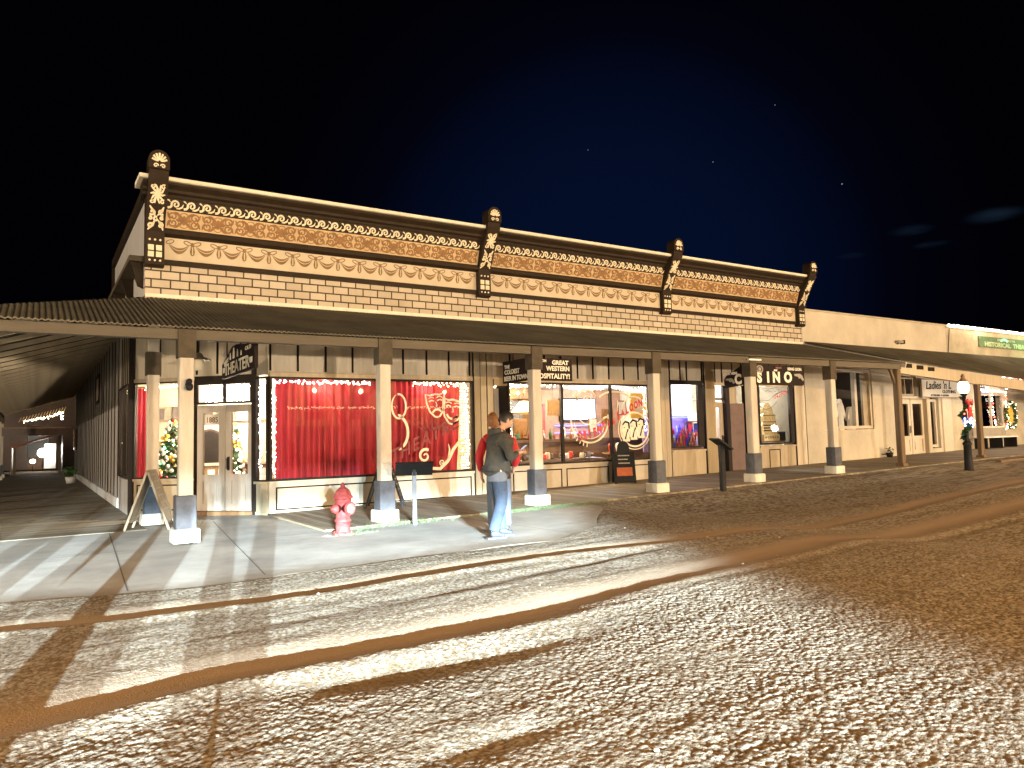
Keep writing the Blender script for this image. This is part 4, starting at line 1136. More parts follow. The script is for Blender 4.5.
for k in range(9):
    x = 8.5 + 0.62 * k + (0.9 if k > 5 else 0); z = 1.75 + 0.28 * (k % 3); w_ = 0.18 + 0.05 * (k % 2)
    if 12.0 < x < 13.0: continue
    t = thing('framed_picture', 'small framed picture on the saloon side of the long window', 'picture', (x, 3.3, z), group='pictures in the saloon')
    MB().box(x - w_, x + w_, 3.30, 3.33, z - 0.24, z + 0.24).build('frame', M['wood_mid'], t)
    MB().box(x - w_ + 0.04, x + w_ - 0.04, 3.285, 3.299, z - 0.2, z + 0.2).build('print', [M['paper'], M['orn_tan'], M['white'], M['orn_brown']][k % 4], t)
    MB().tube([(x, 3.32, z + 0.24), (x, 3.32, 3.05)], 0.006, 4).build('hanger', M['wood'], t)
for k in range(6):
    x = 8.9 + 0.75 * k
    t = thing('bar_stool', 'dark bar stool in front of the saloon bar', 'bar stool', (x, 2.05, 0.12), group='bar stools along the saloon bar')
    MB().lathe([(0.0, 0.86), (0.17, 0.86), (0.18, 0.90), (0.16, 0.93), (0.0, 0.935)], 16, (x, 2.05, 0)).build('seat', M['wood_mid'], t)
    for q in range(4):
        a_ = PI / 4 + q * PI / 2; MB().tube([(x + 0.11 * math.cos(a_), 2.05 + 0.11 * math.sin(a_), 0.86), (x + 0.19 * math.cos(a_), 2.05 + 0.19 * math.sin(a_), 0.12)], 0.016, 6).build('leg', M['wood'], t)
    MB().lathe([(0.165, 0.38), (0.175, 0.38), (0.175, 0.40), (0.165, 0.40)], 14, (x, 2.05, 0)).build('foot_ring', M['wood'], t)
# back bar shelves
t = thing('bar_shelves', 'wooden mirrored bar shelves on the saloon rear wall', 'shelves', (10, 5.3, 0.1))
b = MB()
for z in (1.0, 1.4): b.box(8.6, 12.0, 5.2, 5.55, z, z + 0.04)
b.box(8.5, 8.58, 5.2, 5.58, 0.12, 2.7); b.box(12.0, 12.08, 5.2, 5.58, 0.12, 2.7); b.box(8.4, 12.18, 5.15, 5.58, 2.7, 2.8)
b.build('carcass', M['wood_mid'], t)
MB().box(8.6, 11.98, 5.56, 5.58, 1.5, 2.65).build('mirror', M['metal_grey'], t)
bottles([(8.75 + 0.2 * k, 5.36, 1.44) for k in range(16)], 'bottle on the saloon back bar shelf', 'bottles on the back bar', [0, 1, 2, 0, 3])

# ---- bar window: white board over rows of bottles lit blue
t = thing('display_shelves', 'white backboard and stepped shelves of bottles behind the blue-lit window', 'shelves', (14.6, 1.1, 0.3))
MB().box(13.5, 15.6, 1.40, 1.44, 1.98, 3.0).build('backboard', M['int_white'], t)
MB().box(13.5, 15.6, 1.40, 1.44, 0.9, 1.975).build('lower_board', mat('lilac_board', (0.28, 0.22, 0.62), 0.6, 0.2, 3), t)
for k in range(3):
    MB().box(13.45, 15.5, 0.75 + 0.2 * k, 0.95 + 0.2 * k, 0.95 + 0.19 * k, 1.0 + 0.19 * k).build('shelf', M['wood_mid'], t)
bottles([(13.55 + 0.135 * k + 0.05 * j, 0.85 + 0.2 * j, 1.0 + 0.19 * j) for j in range(3) for k in range(14)], 'coloured bottle packed on the shelves of the blue-lit window', 'bottles in the blue-lit window', [4, 3, 0, 4, 2, 3, 4, 0])
t = thing('blue_bar_light', 'blue light tube over the bottles of the narrow bar window', 'neon light', (14.5, 1.3, 1.95))
MB().tube([(13.55, 1.3, 1.93), (15.5, 1.3, 1.93)], 0.022, 6).build('tube', M['neon_blue'], t)
# ---- door 4: stickers/shelf seen through the glass
t = thing('rack', 'magazine rack with bright papers behind the casino door glass', 'rack', (15.6, 1.3, 0.3))
for k in range(4):
    MB().box(15.2, 16.25, 1.2, 1.45, 0.7 + 0.36 * k, 0.73 + 0.36 * k).build('shelf', M['wood_mid'], t)
for k in range(4):
    for j in range(4):
        MB().box(15.25 + 0.25 * j, 15.45 + 0.25 * j, 1.25 + 0.01 * j, 1.27 + 0.01 * j, 0.735 + 0.36 * k, 0.735 + 0.36 * k + 0.28).build('magazine', [M['white'], M['red_text'], BOT[3], M['yellow'], M['paper']][(k * 3 + j) % 5], t)
# ---- register window: old brass cash register on a stand
t = thing('cash_register', 'ornate pale brass cash register displayed in the casino window', 'cash register', (18.1, 0.6, 1.0))
M['reg'] = mat('pale_brass', (0.48, 0.40, 0.22), 0.4, 0.3, 18, metal=0.4)
b = MB(); b.box(17.72, 18.52, 0.42, 0.95, 1.12, 1.34, 0.02); b.build('drawer_base', M['reg'], t)
b = MB(); b.prism([(17.74, 1.343), (18.50, 1.343), (18.50, 1.62), (18.44, 1.72), (18.42, 1.92), (18.34, 2.02), (17.90, 2.02), (17.82, 1.92), (17.80, 1.72), (17.74, 1.62)], lambda u, v, d: (u, d, v), 0.50, 0.95); b.build('body', M['reg'], t)
b = MB(); b.box(17.88, 18.36, 0.52, 0.90, 2.023, 2.17, 0.02)
b.prism([(17.92, 2.172), (18.32, 2.172)] + arc(18.12, 2.20, 0.19, 0.15, 0, 180, 10), lambda u, v, d: (u, d, v), 0.56, 0.8); b.build('crest', M['reg'], t)
b = MB()
for r_ in range(3):
    for k in range(8):
        y0, z0 = 0.475, 1.42 + 0.085 * r_
        b.tube([(17.85 + k * 0.078, y0 + 0.03, z0 + 0.03), (17.85 + k * 0.078, y0 - 0.02, z0 + 0.035)], 0.02, 6)
b.build('keys', M['black'], t)
b = MB()
for z_ in (1.72, 1.93): b.box(17.8, 18.44, 0.485, 0.499, z_, z_ + 0.025)
for k in range(6): b.ribbon(spiral(17.83 + k * 0.116, 1.23, 0.045, 1.2, 0.3 * k, n=10), 0.014, lambda u, v, d: (u, 0.42 - d, v), -0.002, 0.008)
b.build('relief', M['wood'], t)
t = thing('display_stand', 'white stand under the cash register in the casino window', 'stand', (17.9, 0.7, 0.3))
MB().box(17.1, 18.6, 0.35, 1.0, 0.25, 1.08).build('case', M['int_white'], t); MB().box(17.08, 18.62, 0.33, 1.02, 1.083, 1.118).build('top', M['wood'], t)
t = thing('black_box', 'small black boxes beside the cash register', 'box', (18.4, 0.5, 1.12))
MB().box(18.56, 18.85, 0.45, 0.7, 1.12, 1.38, 0.015).build('body', M['black'], t); MB().box(18.55, 18.86, 0.44, 0.71, 1.382, 1.41).build('lid', M['black'], t)
# ------------------------------------------------------------------ ground
def vnoise(x, y, seed):
    """smooth value noise, vectorised"""
    xi = np.floor(x).astype(np.int64); yi = np.floor(y).astype(np.int64)
    fx = x - xi; fy = y - yi
    fx = fx * fx * (3 - 2 * fx); fy = fy * fy * (3 - 2 * fy)
    def h(a, b):
        n = (a * 374761393 + b * 668265263 + seed * 974711) & 0x7fffffff
        n = ((n ^ (n >> 13)) * 1274126177) & 0x7fffffff
        n = n ^ (n >> 16)
        return (n & 0xffff) / 65535.0 - 0.5
    return (h(xi, yi) * (1 - fx) + h(xi + 1, yi) * fx) * (1 - fy) + (h(xi, yi + 1) * (1 - fx) + h(xi + 1, yi + 1) * fx) * fy

def pebble(x, y, seed):
    """rounded stones: one dome per cell, centres and sizes random"""
    xi = np.floor(x).astype(np.int64); yi = np.floor(y).astype(np.int64); best = np.zeros_like(x)
    def h(a, b, k):
        n = (a * 374761393 + b * 668265263 + (seed + k) * 974711) & 0x7fffffff
        n = ((n ^ (n >> 13)) * 1274126177) & 0x7fffffff
        return ((n ^ (n >> 16)) & 0xffff) / 65535.0
    for i in (-1, 0, 1):
        for j in (-1, 0, 1):
            a, b = xi + i, yi + j
            cx = a + 0.15 + 0.7 * h(a, b, 0); cy = b + 0.15 + 0.7 * h(a, b, 1); r = 0.30 + 0.42 * h(a, b, 2)
            d2 = ((x - cx) / r) ** 2 + ((y - cy) / (r * 0.9)) ** 2
            best = np.maximum(best, np.sqrt(np.clip(1 - d2, 0, 1)) * r)
    return best

def sst(a, b, x):
    t = np.clip((x - a) / (b - a), 0, 1); return t * t * (3 - 2 * t)

EDGE_X = [-12, -2.0, -0.43, 0.72, 2.19, 4.18, 5.5, 6.6, 7.27, 7.45]
EDGE_Y = [-6.55, -6.5, -6.9, -6.85, -6.86, -6.95, -6.2, -5.0, -4.0, -3.5]
RUT1 = ([-12, -2, -1.28, 0.44, 2.54, 3.7, 4.8, 6.6, 9.5, 14, 20, 40], [-7.3, -7.63, -7.77, -7.81, -7.72, -7.72, -7.92, -8.1, -7.9, -7.3, -6.6, -5.6])
RUT2 = ([-12, -1.9, -0.85, 0.5, 2.6, 5.2, 7.4, 12, 20, 40], [-10.8, -10.2, -9.95, -9.95, -9.76, -9.5, -9.3, -8.95, -8.3, -7.3])

def ground_h(X, Y):
    g = 0.0165 * np.clip(X - 0.5, 0, 44.5)
    bl = sst(6.4, 8.4, X)
    z = g - 0.15 * bl * sst(3.45, 4.9, -Y)
    ye = np.interp(X, EDGE_X, EDGE_Y)
    inside = np.where(X < 7.45, sst(0.0, 0.3, Y - ye), 0.0)           # under the concrete
    board = sst(3.5, 3.3, -Y) * sst(7.4, 7.6, X)
    inside = np.maximum(inside, board)
    street = 1 - inside
    r1 = np.interp(X, *RUT1); r2 = np.interp(X, *RUT2)
    wob = 0.05 * vnoise(X * 1.3, Y * 0 + 3.1, 5) + 0.03 * vnoise(X * 4.1, Y * 0, 8)
    d1 = Y - r1 - wob; d2 = Y - r2 - wob * 1.3
    tr1 = np.exp(-(d1 / 0.16) ** 2); tr2 = np.exp(-(d2 / 0.24) ** 2)
    bm1 = np.exp(-((d1 + 0.30) / 0.13) ** 2); bm2 = np.exp(-((d2 + 0.42) / 0.16) ** 2)
    fade = 0.55 + 0.45 * sst(9, 3, X)
    z = z + street * fade * (-0.036 * tr1 + 0.022 * bm1 - 0.05 * tr2 * (1 - 0.55 * sst(1.5, 4.5, X)) + 0.03 * bm2 * (1 - 0.5 * sst(1.5, 4.5, X)))
    d3 = Y - (r2 + 1.05 + 0.05 * (X - 1)); z = z - street * 0.012 * np.exp(-(d3 / 0.14) ** 2) * sst(-1, 0.5, X) * sst(9, 5, X)
    d4 = Y - (r2 - 0.42 - 0.03 * (X - 3)); z = z - street * 0.022 * np.exp(-(d4 / 0.12) ** 2) * sst(0.5, 1.6, X)
    smooth = np.maximum(np.exp(-(d1 / 0.22) ** 2), np.exp(-(d2 / 0.33) ** 2))
    # the shallow dry hollow and soft swells
    z = z - street * 0.055 * np.exp(-((X - 0.15) / 0.55) ** 2 - ((Y + 10.70) / 0.20) ** 2)
    z = z - street * 0.03 * np.exp(-((X - 1.0) / 0.6) ** 2 - ((Y + 10.80) / 0.15) ** 2)
    z = z - street * 0.025 * np.exp(-((X - 0.1) / 0.35) ** 2 - ((Y + 12.0) / 0.12) ** 2)
    z = z + street * 0.022 * vnoise(X * 0.55, Y * 0.8, 21)
    rip = vnoise(X * 0.9 + 0.3 * Y, Y * 5.0 - X * 0.45, 31) + 0.6 * vnoise(X * 2.0, Y * 11.0 - X, 32)
    grit = sst(-8.8, -10.8, Y)
    z = z + street * (1 - smooth) * (0.010 - 0.004 * grit) * rip
    holl = np.exp(-((X - 0.15) / 0.55) ** 2 - ((Y + 10.70) / 0.20) ** 2)
    a = street * (1 - 0.93 * smooth) * (1 - 0.75 * holl)
    patch = 0.6 + 0.9 * np.clip(0.5 + 1.4 * vnoise(X * 1.1, Y * 1.7, 51), 0, 1)
    z = z + a * (0.002 + 0.002 * grit) * vnoise(X * 9, Y * 12, 41)
    wx = X + 0.02 * vnoise(X * 9, Y * 9, 9); wy = Y + 0.02 * vnoise(X * 9, Y * 9, 10)
    z = z + a * patch * (0.002 + 0.002 * grit) * vnoise(wx * 36, wy * 38, 42)
    pb = pebble(wx * 33, wy * 35, 61)
    z = z + a * (0.25 + 0.75 * grit) * np.clip(patch, 0.25, 1.1) * 0.0118 * pb * (1 - 0.45 * sst(2.0, 5.5, X + 0.35 * (Y + 11)))
    stone = pb * a
    z = z - 0.07 * inside
    return z, smooth * street, stone

def axis(spans):
    out = []
    for a, b, s in spans:
        n = max(1, int(round((b - a) / s))); out += [a + (b - a) * i / n for i in range(n)]
    out.append(spans[-1][1]); return np.array(out)
xs = axis([(-300, -40, 40), (-40, -8, 3), (-8, -3.6, 0.25), (-3.6, 4.6, 0.0125), (4.6, 8.5, 0.03), (8.5, 16, 0.075), (16, 45, 0.35), (45, 400, 40)])
ys = axis([(-300, -60, 40), (-60, -20, 4), (-20, -15.0, 0.3), (-15.0, -14.2, 0.05), (-14.2, -11.6, 0.0115), (-11.6, -9.4, 0.0145), (-9.4, -6.3, 0.028), (-6.3, -3.2, 0.06), (-3.2, 3, 1.5), (3, 60, 8), (60, 400, 60)])
GX, GY = np.meshgrid(xs, ys)
GZ, SM, GR = ground_h(GX, GY)
nx, ny = len(xs), len(ys)
me = bpy.data.meshes.new('street')
co = np.stack([GX.ravel(), GY.ravel(), GZ.ravel()], 1)
me.vertices.add(nx * ny); me.vertices.foreach_set('co', co.ravel().astype(np.float32))
idx = (np.arange(ny - 1)[:, None] * nx + np.arange(nx - 1)[None, :]).ravel()
q = np.stack([idx, idx + 1, idx + 1 + nx, idx + nx], 1).ravel()
nf = (nx - 1) * (ny - 1)
me.loops.add(nf * 4); me.loops.foreach_set('vertex_index', q.astype(np.int32))
me.polygons.add(nf); me.polygons.foreach_set('loop_start', (np.arange(nf) * 4).astype(np.int32))
me.polygons.foreach_set('use_smooth', np.ones(nf, bool))
at = me.attributes.new('track', 'FLOAT', 'POINT'); at.data.foreach_set('value', SM.ravel().astype(np.float32))
at = me.attributes.new('stone', 'FLOAT', 'POINT'); at.data.foreach_set('value', GR.ravel().astype(np.float32))
me.update(calc_edges=True)

def groundmat():
    m = mat('gravel_street', (0.125, 0.096, 0.064), 0.95, 0.25, 1.1, 0.5, 70, spec=0.1, detail=8)
    nt = m.node_tree; N = nt.nodes; L = nt.links; b = N['Principled BSDF']
    tc = N.new('ShaderNodeTexCoord')
    vo = N.new('ShaderNodeTexVoronoi'); vo.inputs['Scale'].default_value = 42; L.new(tc.outputs['Object'], vo.inputs['Vector'])
    cr = N.new('ShaderNodeValToRGB'); cr.color_ramp.elements[0].color = (0.55, 0.52, 0.48, 1); cr.color_ramp.elements[1].color = (1.45, 1.42, 1.36, 1)
    L.new(vo.outputs['Color'], cr.inputs['Fac'])
    at = N.new('ShaderNodeAttribute'); at.attribute_name = 'track'
    mx = N.new('ShaderNodeMix'); mx.data_type = 'RGBA'; mx.blend_type = 'MULTIPLY'; mx.inputs[0].default_value = 0.85
    ast = N.new('ShaderNodeAttribute'); ast.attribute_name = 'stone'
    ms = N.new('ShaderNodeMapRange'); ms.inputs[1].default_value = 0.05; ms.inputs[2].default_value = 0.42; L.new(ast.outputs['Fac'], ms.inputs[0])
    m0 = N.new('ShaderNodeMix'); m0.data_type = 'RGBA'; m0.inputs[7].default_value = (0.222, 0.205, 0.174, 1)
    L.new(ms.outputs[0], m0.inputs[0]); L.new(b.inputs['Base Color'].links[0].from_socket, m0.inputs[6])
    L.new(m0.outputs[2], mx.inputs[6]); L.new(cr.outputs['Color'], mx.inputs[7])
    m2 = N.new('ShaderNodeMix'); m2.data_type = 'RGBA'; m2.inputs[7].default_value = (0.25, 0.195, 0.14, 1)
    L.new(at.outputs['Fac'], m2.inputs[0]); L.new(mx.outputs[2], m2.inputs[6]); L.new(m2.outputs[2], b.inputs['Base Color'])
    return m
me.materials.append(groundmat())
o = bpy.data.objects.new('street', me); COL.objects.link(o); o['kind'] = 'structure'

# concrete apron at the corner
M['concrete'] = mat('concrete', (0.31, 0.295, 0.265), 0.85, 0.3, 0.9, 0.25, 60, detail=8)
def ytop(x):
    if x < -0.1: return -0.62
    if x < 2.14: return 2.34 - x
    return -3.44
b = MB(); dirt = []
xsA = [-12 + i for i in range(9)] + [-3.0 + i * 0.15 for i in range(19)] + [-0.1] + [-0.09 + 0.2 * i for i in range(12)] + [2.139, 2.14] + [2.2 + 0.2 * i for i in range(26)] + [7.27, 7.4]
xsA = sorted(set(round(v, 3) for v in xsA))
for i in range(len(xsA) - 1):
    x0, x1 = xsA[i], xsA[i + 1]
    xm = (x0 + x1) / 2
    t0 = ytop(x0 + 1e-4); t1 = ytop(x1 - 1e-4)
    e0, e1 = np.interp(x0, EDGE_X, EDGE_Y) - 0.1, np.interp(x1, EDGE_X, EDGE_Y) - 0.1
    e0 += 0.12 * math.sin(x0 * 2.3); e1 += 0.12 * math.sin(x1 * 2.3)
    if min(t0, t1) <= max(e0, e1): continue
    z0, z1 = gz(x0) - 0.004, gz(x1) - 0.004
    m0, m1 = min(e0 + 0.9, t0 - 0.02), min(e1 + 0.9, t1 - 0.02)
    b.add([(x0, e0, z0 - 0.05), (x1, e1, z1 - 0.05), (x1, e1 + 0.1, z1), (x0, e0 + 0.1, z0), (x1, m1, z1), (x0, m0, z0), (x1, t1, z1), (x0, t0, z0)], [(0, 1, 2, 3), (3, 2, 4, 5), (5, 4, 6, 7)])
    dirt += [1, 1, 1, 1, 0, 0, 0, 0]
ap = b.build('concrete_sidewalk', M['concrete'], kind='structure')
at = ap.data.attributes.new('dirt', 'FLOAT', 'POINT'); at.data.foreach_set('value', np.array(dirt, np.float32))
def dusty(m):
    nt = m.node_tree; N = nt.nodes; L = nt.links; b_ = N['Principled BSDF']
    a_ = N.new('ShaderNodeAttribute'); a_.attribute_name = 'dirt'; tc = N.new('ShaderNodeTexCoord')
    nz = N.new('ShaderNodeTexNoise'); nz.inputs['Scale'].default_value = 3.5; nz.inputs['Detail'].default_value = 8; nz.inputs['Roughness'].default_value = 0.7; L.new(tc.outputs['Object'], nz.inputs['Vector'])
    ad = N.new('ShaderNodeMath'); ad.operation = 'ADD'; L.new(a_.outputs['Fac'], ad.inputs[0]); L.new(nz.outputs['Fac'], ad.inputs[1])
    mr = N.new('ShaderNodeMapRange'); mr.inputs[1].default_value = 0.62; mr.inputs[2].default_value = 1.35; mr.inputs[4].default_value = 0.9; L.new(ad.outputs[0], mr.inputs[0])
    mx = N.new('ShaderNodeMix'); mx.data_type = 'RGBA'; mx.inputs[7].default_value = (0.17, 0.135, 0.095, 1)
    L.new(mr.outputs[0], mx.inputs[0]); L.new(b_.inputs['Base Color'].links[0].from_socket, mx.inputs[6]); L.new(mx.outputs[2], b_.inputs['Base Color'])
dusty(M['concrete'])
b = MB()
for (a, c) in (((1.09, -0.1), (0.41, -6.6)), ((-0.69, -0.7), (-0.96, -6.6)), ((-8, -3.55), (2.1, -3.45)), ((4.55, -3.5), (4.75, -6.8)), ((-2.6, -0.7), (-2.9, -6.4))):
    a3 = Vector((a[0], a[1], gz(a[0]) + 0.0)); c3 = Vector((c[0], c[1], gz(c[0]) + 0.0))
    n = (c3 - a3).cross(Vector((0, 0, 1))).normalized() * 0.007
    b.add([a3 - n, c3 - n, c3 + n, a3 + n], [(0, 1, 2, 3)])
b.build('sidewalk_joints', mat('joint_dirt', (0.09, 0.075, 0.055), 0.9, 0.3, 12), ap)

# boardwalks
M['plank_x'] = plankmat('boardwalk_front', (0.21, 0.165, 0.105), 'x')
M['plank_y'] = plankmat('boardwalk_side', (0.20, 0.16, 0.105), 'y')
b = MB()
xb = [2.14, 2.5] + [3 + i for i in range(40)]
for x0, x1 in zip(xb[:-1], xb[1:]):
    z0, z1 = gz(x0) + 0.028, gz(x1) + 0.028
    ya, yb_ = -3.46, 0.1
    b.add([(x0, ya, z0), (x1, ya, z1), (x1, yb_, z1), (x0, yb_, z0), (x0, ya, z0 - 0.14), (x1, ya, z1 - 0.14)], [(0, 1, 2, 3), (4, 5, 1, 0)])
b.add([(2.14, -3.46, 0.055), (2.14, 0.1, 0.055), (2.14, 0.1, -0.1), (2.14, -3.46, -0.1)], [(0, 1, 2, 3)])
b.build('front_boardwalk', M['plank_x'], kind='structure')
b = MB(); b.box(-3.6, -0.1, -0.6, 34, -0.1, 0.001); b.build('side_boardwalk', M['plank_y'], kind='structure')

# thin grass along the edge of the boardwalk
rr = random.Random(3); b = MB()
for _ in range(2600):
    x = rr.uniform(2.3, 7.9); w = 0.09 + 0.05 * math.sin(x * 3.1) * math.sin(x * 7.7)
    if rr.random() > 0.45 + 0.4 * math.sin(x * 2.1 + 1) + (0.3 if x > 5 else 0): continue
    y = -3.50 - abs(rr.gauss(0, w)); h = rr.uniform(0.02, 0.085); a = rr.random() * PI
    dx, dy = 0.006 * math.cos(a), 0.006 * math.sin(a); z = gz(x) - 0.01
    lx, ly = rr.uniform(-0.03, 0.03), rr.uniform(-0.03, 0.03)
    b.add([(x - dx, y - dy, z), (x + dx, y + dy, z), (x + lx, y + ly, z + h)], [(0, 1, 2)])
for _ in range(300):
    a = rr.random() * 2 * PI; r = rr.uniform(0.15, 0.36); x, y = 2.30 + 0.15 + r * math.cos(a), -4.32 * 0.92 - 0.10 + r * 0.4 * math.sin(a); h = rr.uniform(0.02, 0.07)
    b.add([(x - 0.006, y, -0.005), (x + 0.006, y, -0.005), (x + rr.uniform(-.03, .03), y + rr.uniform(-.03, .03), h)], [(0, 1, 2)])
o = b.build('grass', mat('short_grass', (0.11, 0.17, 0.075), 0.8, 0.4, 9)); tag(o, 'thin green grass along the boardwalk edge', 'grass', kind='stuff')
# scattered pale stones on the road
b = MB(); rr = random.Random(6)
for _ in range(170):
    x = rr.uniform(-1, 16); y = rr.uniform(-13.5, -4.6)
    if x < 7.6 and y > np.interp(x, EDGE_X, EDGE_Y) - 0.2: continue
    r = rr.choice([0.006, 0.008, 0.010, 0.015])
    zz = float(ground_h(np.array([x]), np.array([y]))[0][0])
    b.ball((x, y, zz + r * 0.2), r, 6, 4, rr.uniform(.7, 1.4), rr.uniform(.7, 1.2), rr.uniform(.4, .8), smooth=False)
o = b.build('pebbles', mat('pale_stone', (0.30, 0.25, 0.18), 0.9, 0.3, 20)); tag(o, 'loose pale pebbles scattered over the dirt road', 'pebbles', kind='stuff')

# ------------------------------------------------------------------ second building
B2 = thing('plain_building', 'plain cream plastered shop building with flat parapet, adjoining the bracketed theater block', 'building', (0, 0, 0))
b = MB()
def wallbox(x0, x1, z0, z1, y0=0.0, y1=0.25): b.box(x0, x1, y0, y1, z0, z1)
wallbox(19.35, 20.32, 0.0, 5.38); wallbox(20.32, 23.12, 0.0, 1.42); wallbox(20.32, 23.12, 3.52, 5.38); wallbox(23.12, 24.86, 0, 5.38)
wallbox(24.86, 27.62, 3.34, 5.38); wallbox(27.62, 28.35, 0, 5.38)
wallbox(26.02, 27.62, 2.56, 3.34); wallbox(26.74, 26.88, 0, 2.56); wallbox(27.5, 27.62, 0, 2.56); wallbox(26.88, 27.5, 0, 0.62)
b.build('wall', M['stucco'], B2)
b = MB(); b.box(19.34, 28.4, -0.03, 0.28, 5.383, 5.44); b.build('coping', M['stucco_old'], B2)
b = MB(); b.box(27.66, 28.32, -0.05, -0.003, 0.2, 4.2); b.box(27.15 + 0.5, 27.66, -0.03, -0.003, 0.2, 4.0); b.build('pilaster', M['cream'], B2)
w2 = window(B2, 20.34, 23.10, 1.44, 3.50, FR, mull=(22.18,), w=0.10, m='cream', mw=0.14, name='shop_window', d=(-0.16, -0.03))
b = MB(); rect(b, 22.72, 23.04, 1.5, 3.5, -0.2, -0.12, FR); rect(b, 20.42, 20.62, 1.5, 3.5, -0.2, -0.12, FR); b.build('window_reveal', M['tan'], w2)
f2 = lambda u, v, d: FR(u, v, d - 0.12)
door_leaf(B2, 24.92, 25.76, 0.40, 2.50, f2, (1.12, 2.32), handle_u=25.68, m='cream')
door_leaf(B2, 25.80, 26.64, 0.40, 2.50, f2, (1.12, 2.32), m='cream')
b = MB(); b.box(26.64, 26.74, 0.0, 0.25, 0.3, 2.56); b.build('door_post', M['tan'], B2)
window(B2, 26.90, 27.48, 0.66, 2.50, f2, w=0.10, m='cream', name='sidelight')
window(B2, 24.90, 25.98, 2.62, 3.30, f2, mull=(25.4,), w=0.06, m='tan', name='transom_window')
b = MB(); b.box(24.86, 26.70, -0.02, 0.22, 2.505, 2.60); b.box(24.86, 26.74, 0.02, 0.22, 0.25, 0.385); b.build('door_frame', M['cream'], B2)
b = MB(); b.box(19.4, 28.3, 3.9, 4.0, 0.3, 3.6); b.box(19.4, 28.3, 0.27, 4.0, 3.6, 3.7); b.box(19.4, 28.3, 0.27, 4.0, 0.2, 0.3); b.box(24.3, 24.4, 0.3, 3.9, 0.3, 3.6); b.box(28.2, 28.3, 0.3, 3.9, 0.3, 3.6)
b.build('interior', M['wood'], B2)
b = MB(); b.box(19.36, 42, 0.26, 14, 4.75, 4.9); b.box(19.36, 28.3, 13.8, 14, 0, 4.75); b.build('roof', M['roof'], B2)
# shirts on show in the window
for k in range(7):
    x = 20.75 + 0.33 * k + (0.12 if k > 3 else 0); y = 0.7 + 0.25 * (k % 2)
    t = thing('shirt', ['pale bluish shirt on a stand in the plain shop window'][0], 'shirt', (x, y, 1.2), group='shirts in the plain shop window')
    h = 0.85 + 0.14 * (k % 3)
    MB().prism([(x - 0.16, 1.35), (x + 0.16, 1.35), (x + 0.15, 1.35 + h * 0.6), (x + 0.24, 1.35 + h * 0.45), (x + 0.27, 1.35 + h * 0.62), (x + 0.14, 1.35 + h), (x + 0.05, 1.35 + h * 1.04), (x - 0.05, 1.35 + h * 1.04), (x - 0.14, 1.35 + h), (x - 0.27, 1.35 + h * 0.62), (x - 0.24, 1.35 + h * 0.45), (x - 0.15, 1.35 + h * 0.6)], lambda u, v, d: (u, y - d, v), -0.06, 0.06).build('cloth', M['white'], t)
    MB().tube([(x, y, 0.3), (x, y, 1.36)], 0.02, 6).build('stand', M['wood'], t)
# shop sign over the doors
t = thing('shop_sign', "cream shop sign with dark script over the double doors of the plain building", 'sign', (27.5, -0.12, 2.62))
MB().box(26.06, 29.1, -0.16, -0.10, 2.56, 3.22).build('board', M['cream'], t)
b = MB(); frame_rects(b, 26.04, 29.12, 2.54, 3.24, 0.035, 0.161, 0.175, FR); b.build('border', M['wood_mid'], t)
b = MB()
b.text("Ladies 'n L", 0.42, lambda x, y, d: FR(27.25 + x + 0.22 * y, 2.88 + y + 0.02 * x, d), 0.161, 0.168, 0.008, sx=1.02)
b.text("CLOTHING", 0.16, lambda x, y, d: FR(28.0 + x, 2.72 + y, d), 0.161, 0.168, 0.006, sx=1.2)
b.text("ACCESSORIES  &  LEATHER", 0.09, lambda x, y, d: FR(27.3 + x, 2.60 + y, d), 0.161, 0.168, 0.003, sx=1.2)
b.build('lettering', M['black'], t)
t = thing('floodlight', 'small black floodlight fixed high on the plain plaster parapet', 'light', (24.85, -0.1, 4.58))
MB().box(24.72, 25.06, -0.16, -0.03, 4.53, 4.63, 0.01).build('housing', M['wood_grey'], t)
MB().box(25.062, 25.13, -0.17, -0.02, 4.51, 4.65).build('end_cap', M['black'], t)
MB().box(24.85, 24.93, -0.03, -0.001, 4.5, 4.6).build('bracket', M['black'], t)
t = thing('wall_planter', 'little black pot with a sprig low on the plain plaster wall', 'pot', (23.5, -0.25, 0.34))
b = MB(); b.lathe([(0, 0.42), (0.09, 0.42), (0.13, 0.58), (0.12, 0.58), (0.08, 0.45), (0, 0.45)], 12, (23.5, -0.28, 0)); b.build('pot', M['black'], t)
b = MB(); rr = random.Random(2); leaf_cloud(b, 30, lambda q: (23.5 + q.uniform(-.12, .14), -0.28 + q.uniform(-.08, .08), 0.6 + q.uniform(0, .16)), 0.09, rr); b.build('leaves', M['needles'], t)
b = MB(); b.box(23.47, 23.53, -0.28, -0.001, 0.5, 0.53); b.build('arm', M['black'], t)

